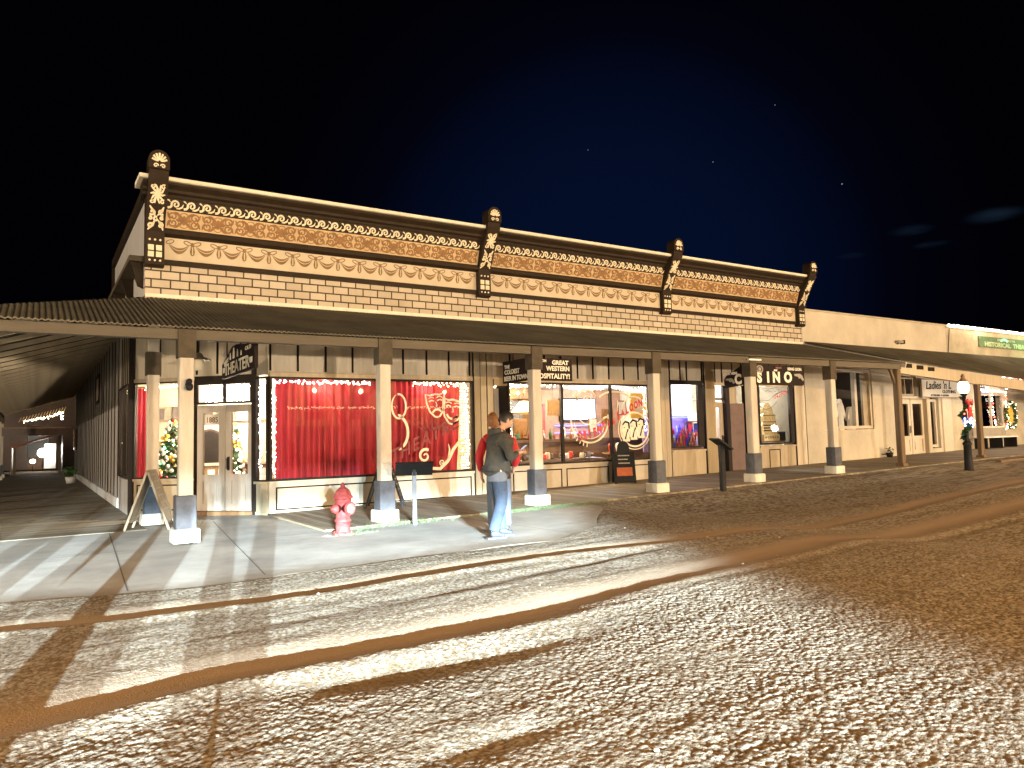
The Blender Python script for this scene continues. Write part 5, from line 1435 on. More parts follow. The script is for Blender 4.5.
# porch of the plain building and its neighbour
P2 = thing('low_porch', 'low dark-roofed porch along the plain building and its neighbour', 'porch', (0, 0, 0))
def ez2(x): return 3.42 - 0.052 * (x - 19.4) if x < 34 else 2.66
def roof2(a, t, h):
    return (a, -3.15 * t, 4.34 + (ez2(a) - 4.34) * t + h)
b = MB(); b.add(*corrugated(roof2, 19.42, 42, wl=0.13, amp=0.016)); b.build('roof', M['roof'], P2)
b = MB()
for x0, x1 in zip([19.4, 24, 29, 34], [24, 29, 34, 42]):
    b.add([(x0, -3.12, ez2(x0) - 0.05), (x1, -3.12, ez2(x1) - 0.05), (x1, -3.12, ez2(x1) - 0.40), (x0, -3.12, ez2(x0) - 0.38),
           (x0, -2.98, ez2(x0) - 0.05), (x1, -2.98, ez2(x1) - 0.05), (x1, -2.98, ez2(x1) - 0.40), (x0, -2.98, ez2(x0) - 0.38)],
          [(3, 2, 1, 0), (4, 5, 6, 7), (2, 3, 7, 6), (0, 1, 5, 4)])
b.build('fascia', M['tan'], P2)
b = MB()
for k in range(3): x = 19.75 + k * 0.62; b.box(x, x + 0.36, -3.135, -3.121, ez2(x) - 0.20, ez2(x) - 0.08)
b.build('vent_shade', M['darkline'], P2)  # dark slabs on the fascia stand in for the shade inside openings
for x in (24.05, 29.6):
    zb = gz(x); zt = ez2(x) - 0.36
    o = MB().box(x - 0.10, x + 0.10, -3.11, -2.97, zb, zt, 0.02).build('post', M['old_post'], P2)
    MB().box(x - 0.13, x + 0.13, -3.17, -2.93, zb, zb + 0.1).build('base_shoe', M['old_post'], o)

# ------------------------------------------------------------------ third building with coloured lights
B3 = thing('lit_building', 'cream shop front with a glowing white light line along its parapet, beyond the plain building', 'building', (28.4, 0, 0))
b = MB()
for (x0, x1, z0, z1) in ((28.42, 30.6, 0, 5.34), (30.6, 32.6, 0, 1.32), (30.6, 32.6, 2.75, 5.34), (32.6, 42, 0, 5.34)): b.box(x0, x1, 0.03, 0.28, z0, z1)
b.build('wall', M['stucco_old'], B3)
b = MB(); b.box(28.4, 42, -0.02, 0.3, 5.343, 5.42); b.build('coping', M['tan'], B3)
window(B3, 30.62, 32.58, 1.34, 2.73, lambda u, v, d: FR(u, v, d - 0.03), mull=(31.6,), w=0.06, m='cream', name='shop_window')
b = MB(); b.box(29.0, 34, 2.4, 2.5, 0.3, 3.2); b.build('interior', M['int_wall'], B3)
b = MB(); b.tube([(28.42, -0.01, 4.3), (28.62, -0.01, 5.3)], 0.015, 5); b.build('cable', M['black'], B3)
t = thing('parapet_lights', 'continuous glowing white light line along the top of the farthest shop front', 'fairy lights', (28.5, -0.08, 5.4))
b = MB(); rr = random.Random(5)
for k in range(300): b.octa((28.45 + k * 0.045, -0.07 + rr.uniform(-.02, .02), 5.41 + rr.uniform(-.03, .03)), 0.045)
M['bulb_line'] = emis('parapet_bulbs', (1.0, 0.86, 0.62), 9)
b.build('bulbs', M['bulb_line'], t); MB().tube([(28.42, -0.06, 5.44), (42, -0.06, 5.44)], 0.006, 4).build('wire', M['black'], t)
t = thing('green_sign', 'long narrow green-lit lettered sign under the glowing parapet lights', 'sign', (33, -0.02, 4.7))
MB().box(30.9, 36.2, -0.03, 0.025, 4.68, 5.13).build('board', mat('green_board', (0.10, 0.16, 0.075), 0.6, 0.2, 5), t)
M['green_txt'] = mat('pale_green_lettering', (0.45, 0.55, 0.34), 0.6)
b = MB(); b.text('HISTORICAL  THEATER', 0.26, lambda x, y, d: FR(33.4 + x, 4.73 + y, d), 0.031, 0.04, 0.012, sx=1.55); b.text('WELCOME TO THE', 0.13, lambda x, y, d: FR(33.2 + x, 4.98 + y, d), 0.031, 0.04, 0.004, sx=1.4)
b.build('lettering', M['green_txt'], t)
b = MB(); b.ribbon(arc(33.0, 4.93, 0.3, 0.14, 20, 160, 10), 0.04, lambda u, v, d: FR(u, v, d), 0.041, 0.06); b.build('green_light', M['bulb_green'], t)
t = thing('small_sign', 'small pale wall sign reading 1880 CO. beside the coloured lights', 'sign', (30.8, -0.02, 2.95))
MB().box(30.25, 31.5, -0.02, 0.028, 2.92, 3.48).build('board', M['int_white'], t)
b = MB(); b.text('1880', 0.24, lambda x, y, d: FR(30.87 + x, 3.22 + y, d), 0.021, 0.027, 0.012, sx=1.3); b.text('CO.', 0.24, lambda x, y, d: FR(30.87 + x, 2.96 + y, d), 0.021, 0.027, 0.012, sx=1.2)
b.build('lettering', M['black'], t)
def colour_string(name, label, pts, n, mats, seed, r=0.026):
    rr = random.Random(seed); t = thing(name, label, 'fairy lights', pts[0], group='coloured lights on the farthest shop front')
    bs = [MB() for _ in mats]; P_ = [Vector(p) for p in pts]; ls = [(b_ - a_).length for a_, b_ in zip(P_[:-1], P_[1:])]; L = sum(ls)
    for i in range(n):
        s_ = L * (i + .5) / n; k = 0
        while k < len(ls) - 1 and s_ > ls[k]: s_ -= ls[k]; k += 1
        p = P_[k].lerp(P_[k + 1], min(1, s_ / ls[k])) + Vector((rr.uniform(-.05, .05), rr.uniform(-.02, .02), rr.uniform(-.05, .05)))
        bs[(i // 3) % len(mats)].octa(p, r)
    for b_, m_ in zip(bs, mats): b_.build('bulbs', M[m_], t)
    MB().tube(P_, 0.006, 4).build('wire', M['black'], t)
colour_string('fairy_lights', 'blue and white lights round the edge of the shop window behind the bench', [(31.4, -0.06, 2.85), (30.5, -0.06, 2.85), (30.5, -0.06, 1.25)], 50, ['bulb_blue', 'bulb_white', 'bulb_blue'], 1)
colour_string('fairy_lights', 'red and white lights framing the shop window behind the bench', [(30.6, -0.06, 1.22), (32.7, -0.06, 1.3), (32.75, -0.06, 2.85), (31.5, -0.06, 2.85), (31.7, -0.05, 1.4)], 110, ['bulb_white', 'bulb_red', 'bulb'], 2)
colour_string('fairy_lights', 'white and red icicle cluster above the shop window behind the bench', [(31.9, -0.4, 3.5), (32.1, -0.4, 2.9), (32.3, -0.4, 3.45), (33.6, -0.4, 3.4)], 70, ['bulb_white', 'bulb_red', 'bulb_white'], 3, 0.05)
t = thing('bench', 'long low bench with pale seat under the window framed in coloured lights', 'bench', (30.6, -0.55, gz(30.6)))
zb = gz(30.6) + 0.03
MB().box(29.35, 32.0, -0.75, -0.30, zb + 0.42, zb + 0.46).build('seat', M['white'], t)
MB().box(29.35, 32.0, -0.30, -0.26, zb + 0.5, zb + 0.82).build('backrest', M['wood_grey'], t)
for x in (29.45, 30.65, 31.85):
    MB().box(x, x + 0.05, -0.74, -0.26, zb, zb + 0.42).build('leg', M['black'], t)
t = thing('wreath', 'oval green wreath with lights hung on the wall at the end of the bench', 'wreath', (33.0, -0.05, 1.85))
rr = random.Random(12); b = MB()
def wr(q):
    a_ = q.random() * 2 * PI; return (33.05 + 0.40 * math.cos(a_) + q.gauss(0, .035), -0.08 + q.gauss(0, .03), 1.85 + 0.52 * math.sin(a_) + q.gauss(0, .035))
leaf_cloud(b, 420, wr, 0.13, rr); b.build('foliage', M['needles'], t)
b = MB()
for _ in range(36): b.octa(Vector(wr(rr)) + Vector((0, -0.06, 0)), 0.016)
b.build('lights', M['bulb'], t)
MB().prism([(33.05 + 0.36 * math.cos(k * PI / 10), 1.85 + 0.48 * math.sin(k * PI / 10)) for k in range(20)], lambda u, v, d: (u, d, v), -0.02, 0.02).build('backing', M['yellow'], t)
# low timber lying at the kerb on the far right
t = tag(MB().bar((22.9, -4.05, 0.33), (26.2, -4.0, 0.38), 0.16, 0.1).build('timber_beam', M['old_post']), 'long dark timber lying on the ground by the street lamp', 'timber')

# ------------------------------------------------------------------ end of the covered side walk
t = thing('far_shed', 'lean-to with red-brown sloping roof edge at the end of the covered walk', 'shed', (-1.6, 31, 0))
M['rust'] = mat('red_brown_iron', (0.30, 0.09, 0.04), 0.7, 0.3, 4)
b = MB(); b.prism([(-2.9, 1.50), (-0.35, 2.32), (-0.35, 2.42), (-2.9, 1.60)], lambda u, v, d: (u, d, v), 34, 40); b.build('roof', M['rust'], t)
for x in (-2.72, -0.6): MB().box(x - 0.07, x + 0.07, 34.1, 34.25, 0.0, 1.53 if x < -1 else 2.2).build('post', M['old_post'], t)
b = MB(); b.box(-2.9, -2.85, 34.3, 40, 0, 1.5); b.box(-0.45, -0.4, 34.3, 40, 0, 2.25); b.build('side_boards', M['wood'], t)
t = thing('far_building', 'dark building closing the end of the covered walk, lit balustrade above', 'building', (-2, 46, 0))
MB().box(-9, -2.25, 46, 50, 0, 6).build('wall', M['wood'], t); MB().box(-0.95, 6, 46, 50, 0, 6).build('wall', M['wood'], t)
MB().box(-2.24, -0.96, 46.2, 46.4, 0, 0.9).build('counter', M['wood_mid'], t); MB().box(-1.25, -0.6, 43.3, 43.5, 0.1, 1.75).build('pale_wall', M['white'], t); MB().box(-2.24, -0.96, 49, 49.1, 0, 3).build('back_wall', M['int_white'], t); MB().box(-2.24, -0.96, 46, 50, 3, 6).build('upper_wall', M['wood'], t)
t = thing('alley_lamp', 'glaring white lamp at the end of the covered side walk', 'lamp', (-1.35, 43, 1.1))
M['glare'] = emis('glare_lamp', (1.0, 0.95, 0.85), 40)
MB().ball((-1.35, 43, 1.15), 0.30, 10, 8).build('globe', M['glare'], t); MB().tube([(-1.35, 43.1, 0), (-1.35, 43.1, 1.0)], 0.03, 6).build('stand', M['black'], t)
t = thing('alley_lamp', 'second smaller oval lamp left of the glaring one', 'lamp', (-1.9, 43, 0.5))
MB().ball((-1.9, 43, 0.62), 0.13, 10, 8, sx=1.2).build('globe', M['glare'], t); MB().tube([(-1.9, 43.1, 0), (-1.9, 43.1, 0.5)], 0.03, 6).build('stand', M['black'], t)
t = thing('cross_beam', 'dark timber screen across the far end of the covered walk', 'screen', (-1.6, 30, 2.1))
MB().box(-3.2, -0.2, 30.2, 30.4, 2.12, 2.48).build('board', M['wood'], t); MB().box(-3.2, -0.2, 30.15, 30.45, 2.483, 2.56).build('rail', M['wood_mid'], t)
b = MB()
for k in range(16): b.bar((-2.5 + k * 0.13, 30.3, 2.82 + k * 0.035), (-2.4 + k * 0.13, 30.3, 3.05 + k * 0.037), 0.035)
b.build('lattice', mat('warm_lattice', (0.6, 0.42, 0.25), 0.7), t)
string('fairy_lights', 'row of lights over the timber screen at the end of the covered walk', [(-2.35, 30.0, 2.83), (-1.2, 30.0, 3.05), (-0.62, 30.0, 3.3), (-0.60, 30.0, 2.9)], 60, 'bulb', r=0.03, jit=0.06, group='lights beyond the covered walk')
t = thing('potted_plant', 'small green plant in a white pot at the far foot of the side wall', 'potted plant', (-0.55, 20, 0.02))
MB().lathe([(0, 0.02), (0.15, 0.02), (0.2, 0.28), (0.18, 0.28), (0.13, 0.06), (0, 0.06)], 14, (-0.55, 20, 0)).build('pot', M['white'], t)
b = MB(); leaf_cloud(b, 90, lambda q: (-0.55 + q.gauss(0, .12), 20 + q.gauss(0, .12), 0.3 + q.random() * 0.4), 0.14, random.Random(3)); b.build('leaves', mat('pot_leaves', (0.05, 0.12, 0.03), 0.7, 0.3), t)
t = thing('lit_poster', 'small ochre lit poster board on the far end of the side wall', 'poster', (-0.2, 26, 1.2))
MB().box(-0.20, -0.14, 25.6, 27.2, 1.35, 2.35).build('frame', M['wood'], t); MB().box(-0.215, -0.202, 25.75, 27.05, 1.45, 2.25).build('print', M['yellow'], t)
b = MB()
for k in range(3): b.box(-0.222, -0.217, 25.9, 26.9, 1.55 + k * 0.22, 1.66 + k * 0.22)
b.build('print_lines', M['wood_mid'], t)
# ------------------------------------------------------------------ fire hydrant
hx, hy = 2.26, -3.97
t = thing('fire_hydrant', 'weathered red fire hydrant on the sidewalk in front of the red window', 'fire hydrant', (hx, hy, 0.0))
M['hyd'] = mat('faded_red_paint', (0.20, 0.018, 0.02), 0.6, 0.3, 9, 0.3, 40, col2=(0.34, 0.07, 0.065))
M['hyd_pale'] = mat('faded_pink_cap', (0.40, 0.20, 0.19), 0.6, 0.3, 12)
c = (hx, hy, 0)
MB().lathe([(0.0, 0.02), (0.155, 0.02), (0.155, 0.055), (0.125, 0.06), (0.112, 0.085), (0.112, 0.22), (0.128, 0.225), (0.128, 0.25), (0.108, 0.262), (0.104, 0.44), (0.115, 0.50), (0.13, 0.54), (0.13, 0.575), (0.0, 0.58)], 22, c).build('barrel', M['hyd'], t)
MB().lathe([(0.0, 0.58), (0.155, 0.578), (0.158, 0.60), (0.135, 0.615), (0.125, 0.66), (0.095, 0.71), (0.05, 0.745), (0.035, 0.75), (0.035, 0.785), (0.022, 0.79), (0.022, 0.82), (0.0, 0.825)], 22, c).build('bonnet', M['hyd'], t)
b = MB(); cc = Vector((hx, hy, 0.43))
for ang in (0.0, PI):
    d = Vector((math.cos(ang + 0.45), math.sin(ang + 0.45), 0))
    b.tube([cc + d * q for q in (0.08, 0.15, 0.15, 0.17, 0.17, 0.215, 0.215, 0.24)], [0.062, 0.062, 0.074, 0.074, 0.06, 0.055, 0.025, 0.022], 14)
b.build('hose_outlets', M['hyd'], t)
d = Vector((math.sin(-0.45) * -1 * 0 + 0.35, -0.93, 0)).normalized()
MB().tube([cc + d * q for q in (0.07, 0.15, 0.15, 0.175)], [0.085, 0.085, 0.104, 0.104], 18).build('pumper_outlet', M['hyd'], t)
MB().tube([cc + d * q for q in (0.176, 0.205, 0.205, 0.24)], [0.085, 0.075, 0.03, 0.026], 18).build('pumper_cap', M['hyd_pale'], t)
b = MB()
for k in range(8):
    a = k * PI / 4; b.tube([(hx + 0.138 * math.cos(a), hy + 0.138 * math.sin(a), 0.055), (hx + 0.138 * math.cos(a), hy + 0.138 * math.sin(a), 0.075)], 0.012, 6)
    b.tube([(hx + 0.142 * math.cos(a), hy + 0.142 * math.sin(a), 0.60), (hx + 0.142 * math.cos(a), hy + 0.142 * math.sin(a), 0.62)], 0.011, 6)
b.build('bolts', M['hyd'], t)
b = MB(); n_ = 18
b.prism([(hx + (0.30 + 0.03 * math.sin(k * 2.3)) * math.cos(2 * PI * k / n_), hy + (0.24 + 0.03 * math.cos(k * 3.1)) * math.sin(2 * PI * k / n_)) for k in range(n_)], lambda u, v, d: (u, v, d), -0.03, 0.022); b.build('concrete_pad', M['plinth'], t)

# ------------------------------------------------------------------ A-frame boards
def a_frame(name, label, x, y, rz, w, h, spread, board_m, frame_m, legs=0.14, round_top=False, extra=None, z=0.0):
    t = thing(name, label, 'sandwich board', (x, y, z), rz, local=True)
    for sg in (-1, 1):
        foot = sg * spread / 2; L = math.hypot(h, spread / 2)
        f = lambda u, v, d, sg=sg, foot=foot: (u, foot * (1 - v / L) + sg * d * h / L, v * h / L + d * (spread / 2) / L)
        b = MB()
        for sx in (-1, 1): rect(b, sx * w / 2 - 0.03, sx * w / 2 + 0.03, 0, L, -0.018, 0.018, f)
        rect(b, -w / 2 + 0.03, w / 2 - 0.03, L - 0.06, L, -0.018, 0.018, f); rect(b, -w / 2 + 0.03, w / 2 - 0.03, legs, legs + 0.06, -0.018, 0.018, f)
        fr = b.build('frame', M[frame_m], t)
        b = MB(); rect(b, -w / 2 + 0.03, w / 2 - 0.03, legs + 0.06, L - 0.06, -0.008, 0.008, f); pn = b.build('panel', M[board_m], fr)
        if extra: extra(t, fr, f, L, sg)
    return t
M['chalk_board'] = mat('dark_green_board', (0.035, 0.045, 0.03), 0.7, 0.3, 6)
M['poster_red'] = mat('orange_red_print', (0.36, 0.09, 0.03), 0.7, 0.2, 8)
def ex_left(t, fr, f, L, sg):
    b = MB()
    for k in range(6): rect(b, -0.2, 0.2 - 0.05 * (k % 2), 0.35 + k * 0.13, 0.37 + k * 0.13, 0.0081, 0.012, f)
    b.build('faded_lettering', M['sign_grey'], fr)
# the left board is seen almost end-on: its two panels make an upside-down V
a_frame('sandwich_board', 'weathered wooden sandwich board seen end-on beside the corner column', -0.02, -0.46, 1.24, 0.58, 1.03, 0.72, 'wood_grey', 'wood_grey', extra=ex_left)
def ex_mid(t, fr, f, L, sg):
    b = MB()
    for k in range(7): rect(b, -0.22 + 0.03 * (k % 3), 0.2 - 0.04 * (k % 2), 0.36 + k * 0.11, 0.385 + k * 0.11, 0.0081, 0.012, f)
    b.build('chalk_lines', M['sign_grey'], fr)
a_frame('sandwich_board', 'black-framed sandwich board half hidden behind a porch post before the red window', 4.33, -0.75, 1.08, 0.55, 1.18, 0.76, 'chalk_board', 'black', extra=ex_mid, z=gz(4.2) + 0.03)
def ex_right(t, fr, f, L, sg):
    if sg > 0: return
    b = MB(); rect(b, -0.2, 0.2, 0.2, 0.42, 0.0081, 0.014, f); b.build('red_panel', M['poster_red'], fr)
    b = MB()
    for k in range(4): rect(b, -0.15, 0.15 - 0.05 * (k % 2), 0.52 + k * 0.1, 0.55 + k * 0.1, 0.0081, 0.012, f)
    b.build('chalk_lines', M['sign_grey'], fr)
t = a_frame('sandwich_board', 'black rounded sandwich board with orange panel leaning by the saloon window', 11.1, -0.42, -0.55, 0.50, 0.80, 0.44, 'black', 'black', legs=0.05, extra=ex_right, z=gz(10.3) + 0.03)
b = MB(); b.prism([(-0.17, 0.78), (0.17, 0.78)] + arc(0, 0.93, 0.15, 0.16, 0, 180, 12), lambda u, v, d: (u, d, v), -0.03, 0.03); b.build('crest', M['black'], t)

# ------------------------------------------------------------------ information panels
def info(name, label, x, y, z, h, pm, w=0.60, dp=0.42, rz=0.0, tw=0.05):
    t = thing(name, label, 'information sign', (x, y, z), rz, local=True)
    MB().box(-tw, tw, -tw * 0.7, tw * 0.7, 0, h - 0.06, 0.008).build('post', M[pm], t)
    a = 0.62
    f = lambda u, v, d: (u, v * math.cos(a) - d * math.sin(a), h + v * math.sin(a) + d * math.cos(a))
    b = MB(); rect(b, -w / 2, w / 2, -dp / 2, dp / 2, -0.025, 0.0, f); p = b.build('panel', M['black'], t)
    b = MB(); frame_rects(b, -w / 2, w / 2, -dp / 2, dp / 2, 0.025, 0.0005, 0.012, f); b.build('rim', M['black'], p)
    b = MB(); rect(b, -w / 2 + 0.04, w / 2 - 0.04, -dp / 2 + 0.04, dp / 2 - 0.04, 0.0005, 0.004, f); b.build('printed_face', M['sign_grey'], p)
    b = MB(); b.bar((0, 0, h - 0.12), (0, 0.0, h - 0.02), tw * 1.6); b.build('mount', M['black'], p)
    return t
info('information_panel', 'slanted dark information panel on a pale grey post, near the hydrant', 3.56, -3.80, gz(3.5), 0.93, 'metal_grey', w=0.62, dp=0.36, rz=2.75, tw=0.036)
info('information_panel', 'slanted black information panel on a black post before the casino door', 11.1, -3.72, gz(11.1) - 0.10, 1.12, 'black', w=0.46, dp=0.42, rz=1.2, tw=0.07)

# ------------------------------------------------------------------ street lamp with christmas trimmings
lx, ly, lz = 20.15, -4.52, 0.17
t = thing('street_lamp', 'black antique street lamp with glowing globe before the plain building', 'street lamp', (lx, ly, lz))
c = (lx, ly, 0)
MB().lathe([(0.0, lz - 0.02), (0.135, lz - 0.02), (0.135, lz + 0.06), (0.115, lz + 0.09), (0.10, lz + 0.74), (0.12, lz + 0.76), (0.12, lz + 0.80), (0.07, lz + 0.86), (0.0, lz + 0.87)], 14, c).build('base', M['black'], t)
MB().lathe([(0.055, lz + 0.86), (0.045, 2.0), (0.045, 2.28), (0.08, 2.31), (0.10, 2.36)], 12, c).build('pole', M['black'], t)
MB().lathe([(0.08, 2.36), (0.135, 2.44), (0.148, 2.54), (0.13, 2.64), (0.09, 2.69)], 18, c).build('globe', M['globe'], t)
MB().lathe([(0.125, 2.685), (0.135, 2.70), (0.08, 2.74), (0.045, 2.80), (0.06, 2.84), (0.03, 2.90), (0.0, 2.91)], 14, c).build('cap', M['wood_mid'], t)
t = thing('garland', 'dark bushy garland wound round the street lamp pole', 'garland', (lx, ly, 1.0))
rr = random.Random(4); b = MB()
def gar(q):
    k = q.random(); a = k * 14; r = 0.05 + 0.085 * q.random() * (0.6 + 0.4 * math.sin(k * 25))
    return (lx + r * math.cos(a + q.uniform(-.7, .7)), ly + r * math.sin(a + q.uniform(-.7, .7)), 1.0 + k * 1.25)
leaf_cloud(b, 700, gar, 0.12, rr); b.build('foliage', M['needles'], t)
b = MB()
for k in range(14): b.octa((lx + 0.14 * math.cos(k * 2.1) - 0.03, ly - 0.1 + 0.08 * math.sin(k * 2.1), 1.50 + 0.012 * k), 0.036)
b.build('blue_lights', M['bulb_blue'], t)
for nm, mt, zz in (('white_lights', 'bulb_white', 1.42), ('red_lights', 'bulb_red', 1.75)):
    b = MB()
    for k in range(9): b.octa((lx + 0.15 * math.cos(k * 2.4) + 0.04, ly - 0.08 + 0.1 * math.sin(k * 2.4), zz + 0.035 * k), 0.026)
    b.build(nm, M[mt], t)
t = thing('red_bow', 'red ribbon bow tied on the street lamp below the globe', 'bow', (lx, ly - 0.1, 2.0))
M['ribbon'] = mat('red_ribbon', (0.34, 0.02, 0.02), 0.6, 0.2, 6)
b = MB(); F = lambda u, v, d: (lx + u, ly - 0.13 - d, v)
for sg in (-1, 1):
    b.prism([(0, 2.10), (sg * 0.12, 2.20), (sg * 0.17, 2.12), (sg * 0.12, 2.03)], F, -0.03, 0.03)
b.build('loops', M['ribbon'], t)
b = MB(); b.prism([(-0.03, 2.1), (0.05, 2.1), (0.13, 1.78), (0.12, 1.60), (0.02, 1.66), (0.0, 1.8)], F, -0.025, 0.012); b.prism([(-0.04, 2.1), (0.03, 2.1), (0.0, 1.8), (-0.07, 1.62), (-0.1, 1.75)], F, -0.012, 0.02); b.build('tails', M['ribbon'], t)
MB().ball((lx, ly - 0.15, 2.11), 0.045, 8, 6).build('knot', M['ribbon'], t)

# ------------------------------------------------------------------ people
def skin(name, verts, edges, mat_, parent, lv=2, root=0):
    me = bpy.data.meshes.new(name); me.from_pydata([v[0] for v in verts], edges, [])
    ob = bpy.data.objects.new(name, me); COL.objects.link(ob)
    ob.modifiers.new('skin', 'SKIN'); s_ = ob.modifiers.new('sub', 'SUBSURF'); s_.levels = lv; s_.render_levels = lv
    for i, v in enumerate(verts):
        r = v[1]; me.skin_vertices[0].data[i].radius = r if isinstance(r, tuple) else (r, r)
        me.skin_vertices[0].data[i].use_root = (i == root)
    dg = bpy.context.evaluated_depsgraph_get(); dg.update()
    new = bpy.data.meshes.new_from_object(ob.evaluated_get(dg))
    bpy.data.objects.remove(ob)
    new.materials.clear(); new.materials.append(mat_)
    new.polygons.foreach_set('use_smooth', [True] * len(new.polygons))
    o = bpy.data.objects.new(name, new); COL.objects.link(o)
    if parent: o.parent = parent
    OFF[o.name] = (0, 0, 0)
    return o

M['skin'] = mat('skin', (0.52, 0.30, 0.20), 0.5, 0.08, 8)
M['hair_dark'] = mat('dark_hair', (0.012, 0.009, 0.008), 0.55, 0.4, 30)
M['hair_brown'] = mat('light_brown_hair', (0.20, 0.09, 0.035), 0.55, 0.35, 30)
M['hoodie'] = mat('olive_grey_hoodie', (0.044, 0.043, 0.036), 0.9, 0.3, 7, 0.5, 25)
M['hem'] = mat('grey_shirt', (0.11, 0.118, 0.135), 0.9, 0.2, 8)
M['jeans'] = mat('blue_grey_jeans', (0.040, 0.058, 0.092), 0.9, 0.35, 4, 0.3, 60)
M['jeans_pale'] = mat('pale_jeans', (0.085, 0.108, 0.15), 0.9, 0.2, 5, 0.3, 60)
M['shoe'] = mat('dark_shoes', (0.03, 0.035, 0.045), 0.6, 0.2, 10)
M['shoe_sole'] = mat('shoe_sole', (0.06, 0.065, 0.075), 0.7, 0.1, 10)
M['redjacket'] = mat('red_jacket', (0.42, 0.016, 0.02), 0.75, 0.2, 6, 0.25, 50)
M['phone'] = mat('phone_case', (0.02, 0.02, 0.025), 0.3)

def head(parent, cx, cy, cz, tilt, mat_skin=None):
    """head facing +x in local space, chin lowered by tilt"""
    b = MB(); n, m_ = 18, 14; vs = []
    for i in range(m_ + 1):
        th = PI * i / m_
        for k in range(n):
            a = 2 * PI * k / n
            x, y, z = 0.098 * math.sin(th) * math.cos(a), 0.076 * math.sin(th) * math.sin(a), 0.122 * math.cos(th)
            if z < -0.02: x = x * (1 - 0.25 * (-z / 0.12)) + 0.012; y *= 1 - 0.35 * (-z / 0.12)
            fr = max(0, math.cos(a)) ** 6 * math.sin(th)
            if abs(a) < 0.3 or abs(a - 2 * PI) < 0.3: x += 0.024 * math.exp(-((z + 0.018) / 0.022) ** 2)       # nose
            x += fr * (-0.008 * math.exp(-((z - 0.015) / 0.014) ** 2) + 0.006 * math.exp(-((z + 0.058) / 0.012) ** 2) + 0.008 * math.exp(-((z + 0.10) / 0.02) ** 2) + 0.004 * math.exp(-((z - 0.04) / 0.012) ** 2))
            vs.append((x, y, z))
    fs = [(i * n + k, (i + 1) * n + k, (i + 1) * n + (k + 1) % n, i * n + (k + 1) % n) for i in range(m_) for k in range(n)]
    R = Matrix.Rotation(tilt, 3, 'Y')
    T = lambda p: tuple(R @ Vector(p) + Vector((cx, cy, cz)))
    b.add([T(p) for p in vs], fs, True)
    for sg in (-1, 1):
        b.add([T((0.0 + 0.018 * math.cos(k), sg * 0.078, -0.01 + 0.03 * math.sin(k))) for k in [q * PI / 4 for q in range(8)]] + [T((-0.012 + 0.02 * math.cos(k), sg * 0.092, -0.008 + 0.033 * math.sin(k))) for k in [q * PI / 4 for q in range(8)]],
              [(k, (k + 1) % 8, 8 + (k + 1) % 8, 8 + k) for k in range(8)] + [tuple(range(8, 16))], True)
    return b, T

def hand(parent, wrist, dirv, up, s=1.0, curl=0.9):
    """one skinned hand: palm and five bent fingers"""
    w = Vector(wrist); d = Vector(dirv).normalized(); u = Vector(up).normalized(); sd = d.cross(u).normalized()
    V = []; E = []
    def ad(p, r, par):
        V.append((tuple(p), r * s)); i = len(V) - 1
        if par is not None: E.append((par, i))
        return i
    a = ad(w, 0.026, None); p = ad(w + d * 0.05 * s, 0.034, a)
    for k, (off, ln) in enumerate(((-0.03, 0.062), (-0.01, 0.075), (0.011, 0.07), (0.031, 0.055))):
        k0 = w + d * 0.095 * s + sd * off * s
        i = ad(k0, 0.0105, p); ang = 0.0; q = k0
        for j in range(3):
            ang += curl * (0.5 if j == 0 else 0.7)
            q = q + (d * math.cos(ang) - u * math.sin(ang)) * ln * s * (0.45 if j == 0 else 0.3)
            i = ad(q, 0.0095 - 0.001 * j, i)
    q = w + d * 0.035 * s - sd * 0.035 * s
    i = ad(q, 0.013, p); i = ad(q + (d * 0.03 - sd * 0.018 - u * 0.012) * s, 0.011, i); ad(q + (d * 0.058 - sd * 0.014 - u * 0.03) * s, 0.0095, i)
    return V, E

def merge(V, E, V2, E2, at):
    o = len(V); V += V2; E += [(a + o, b_ + o) for a, b_ in E2]; E.append((at, o))

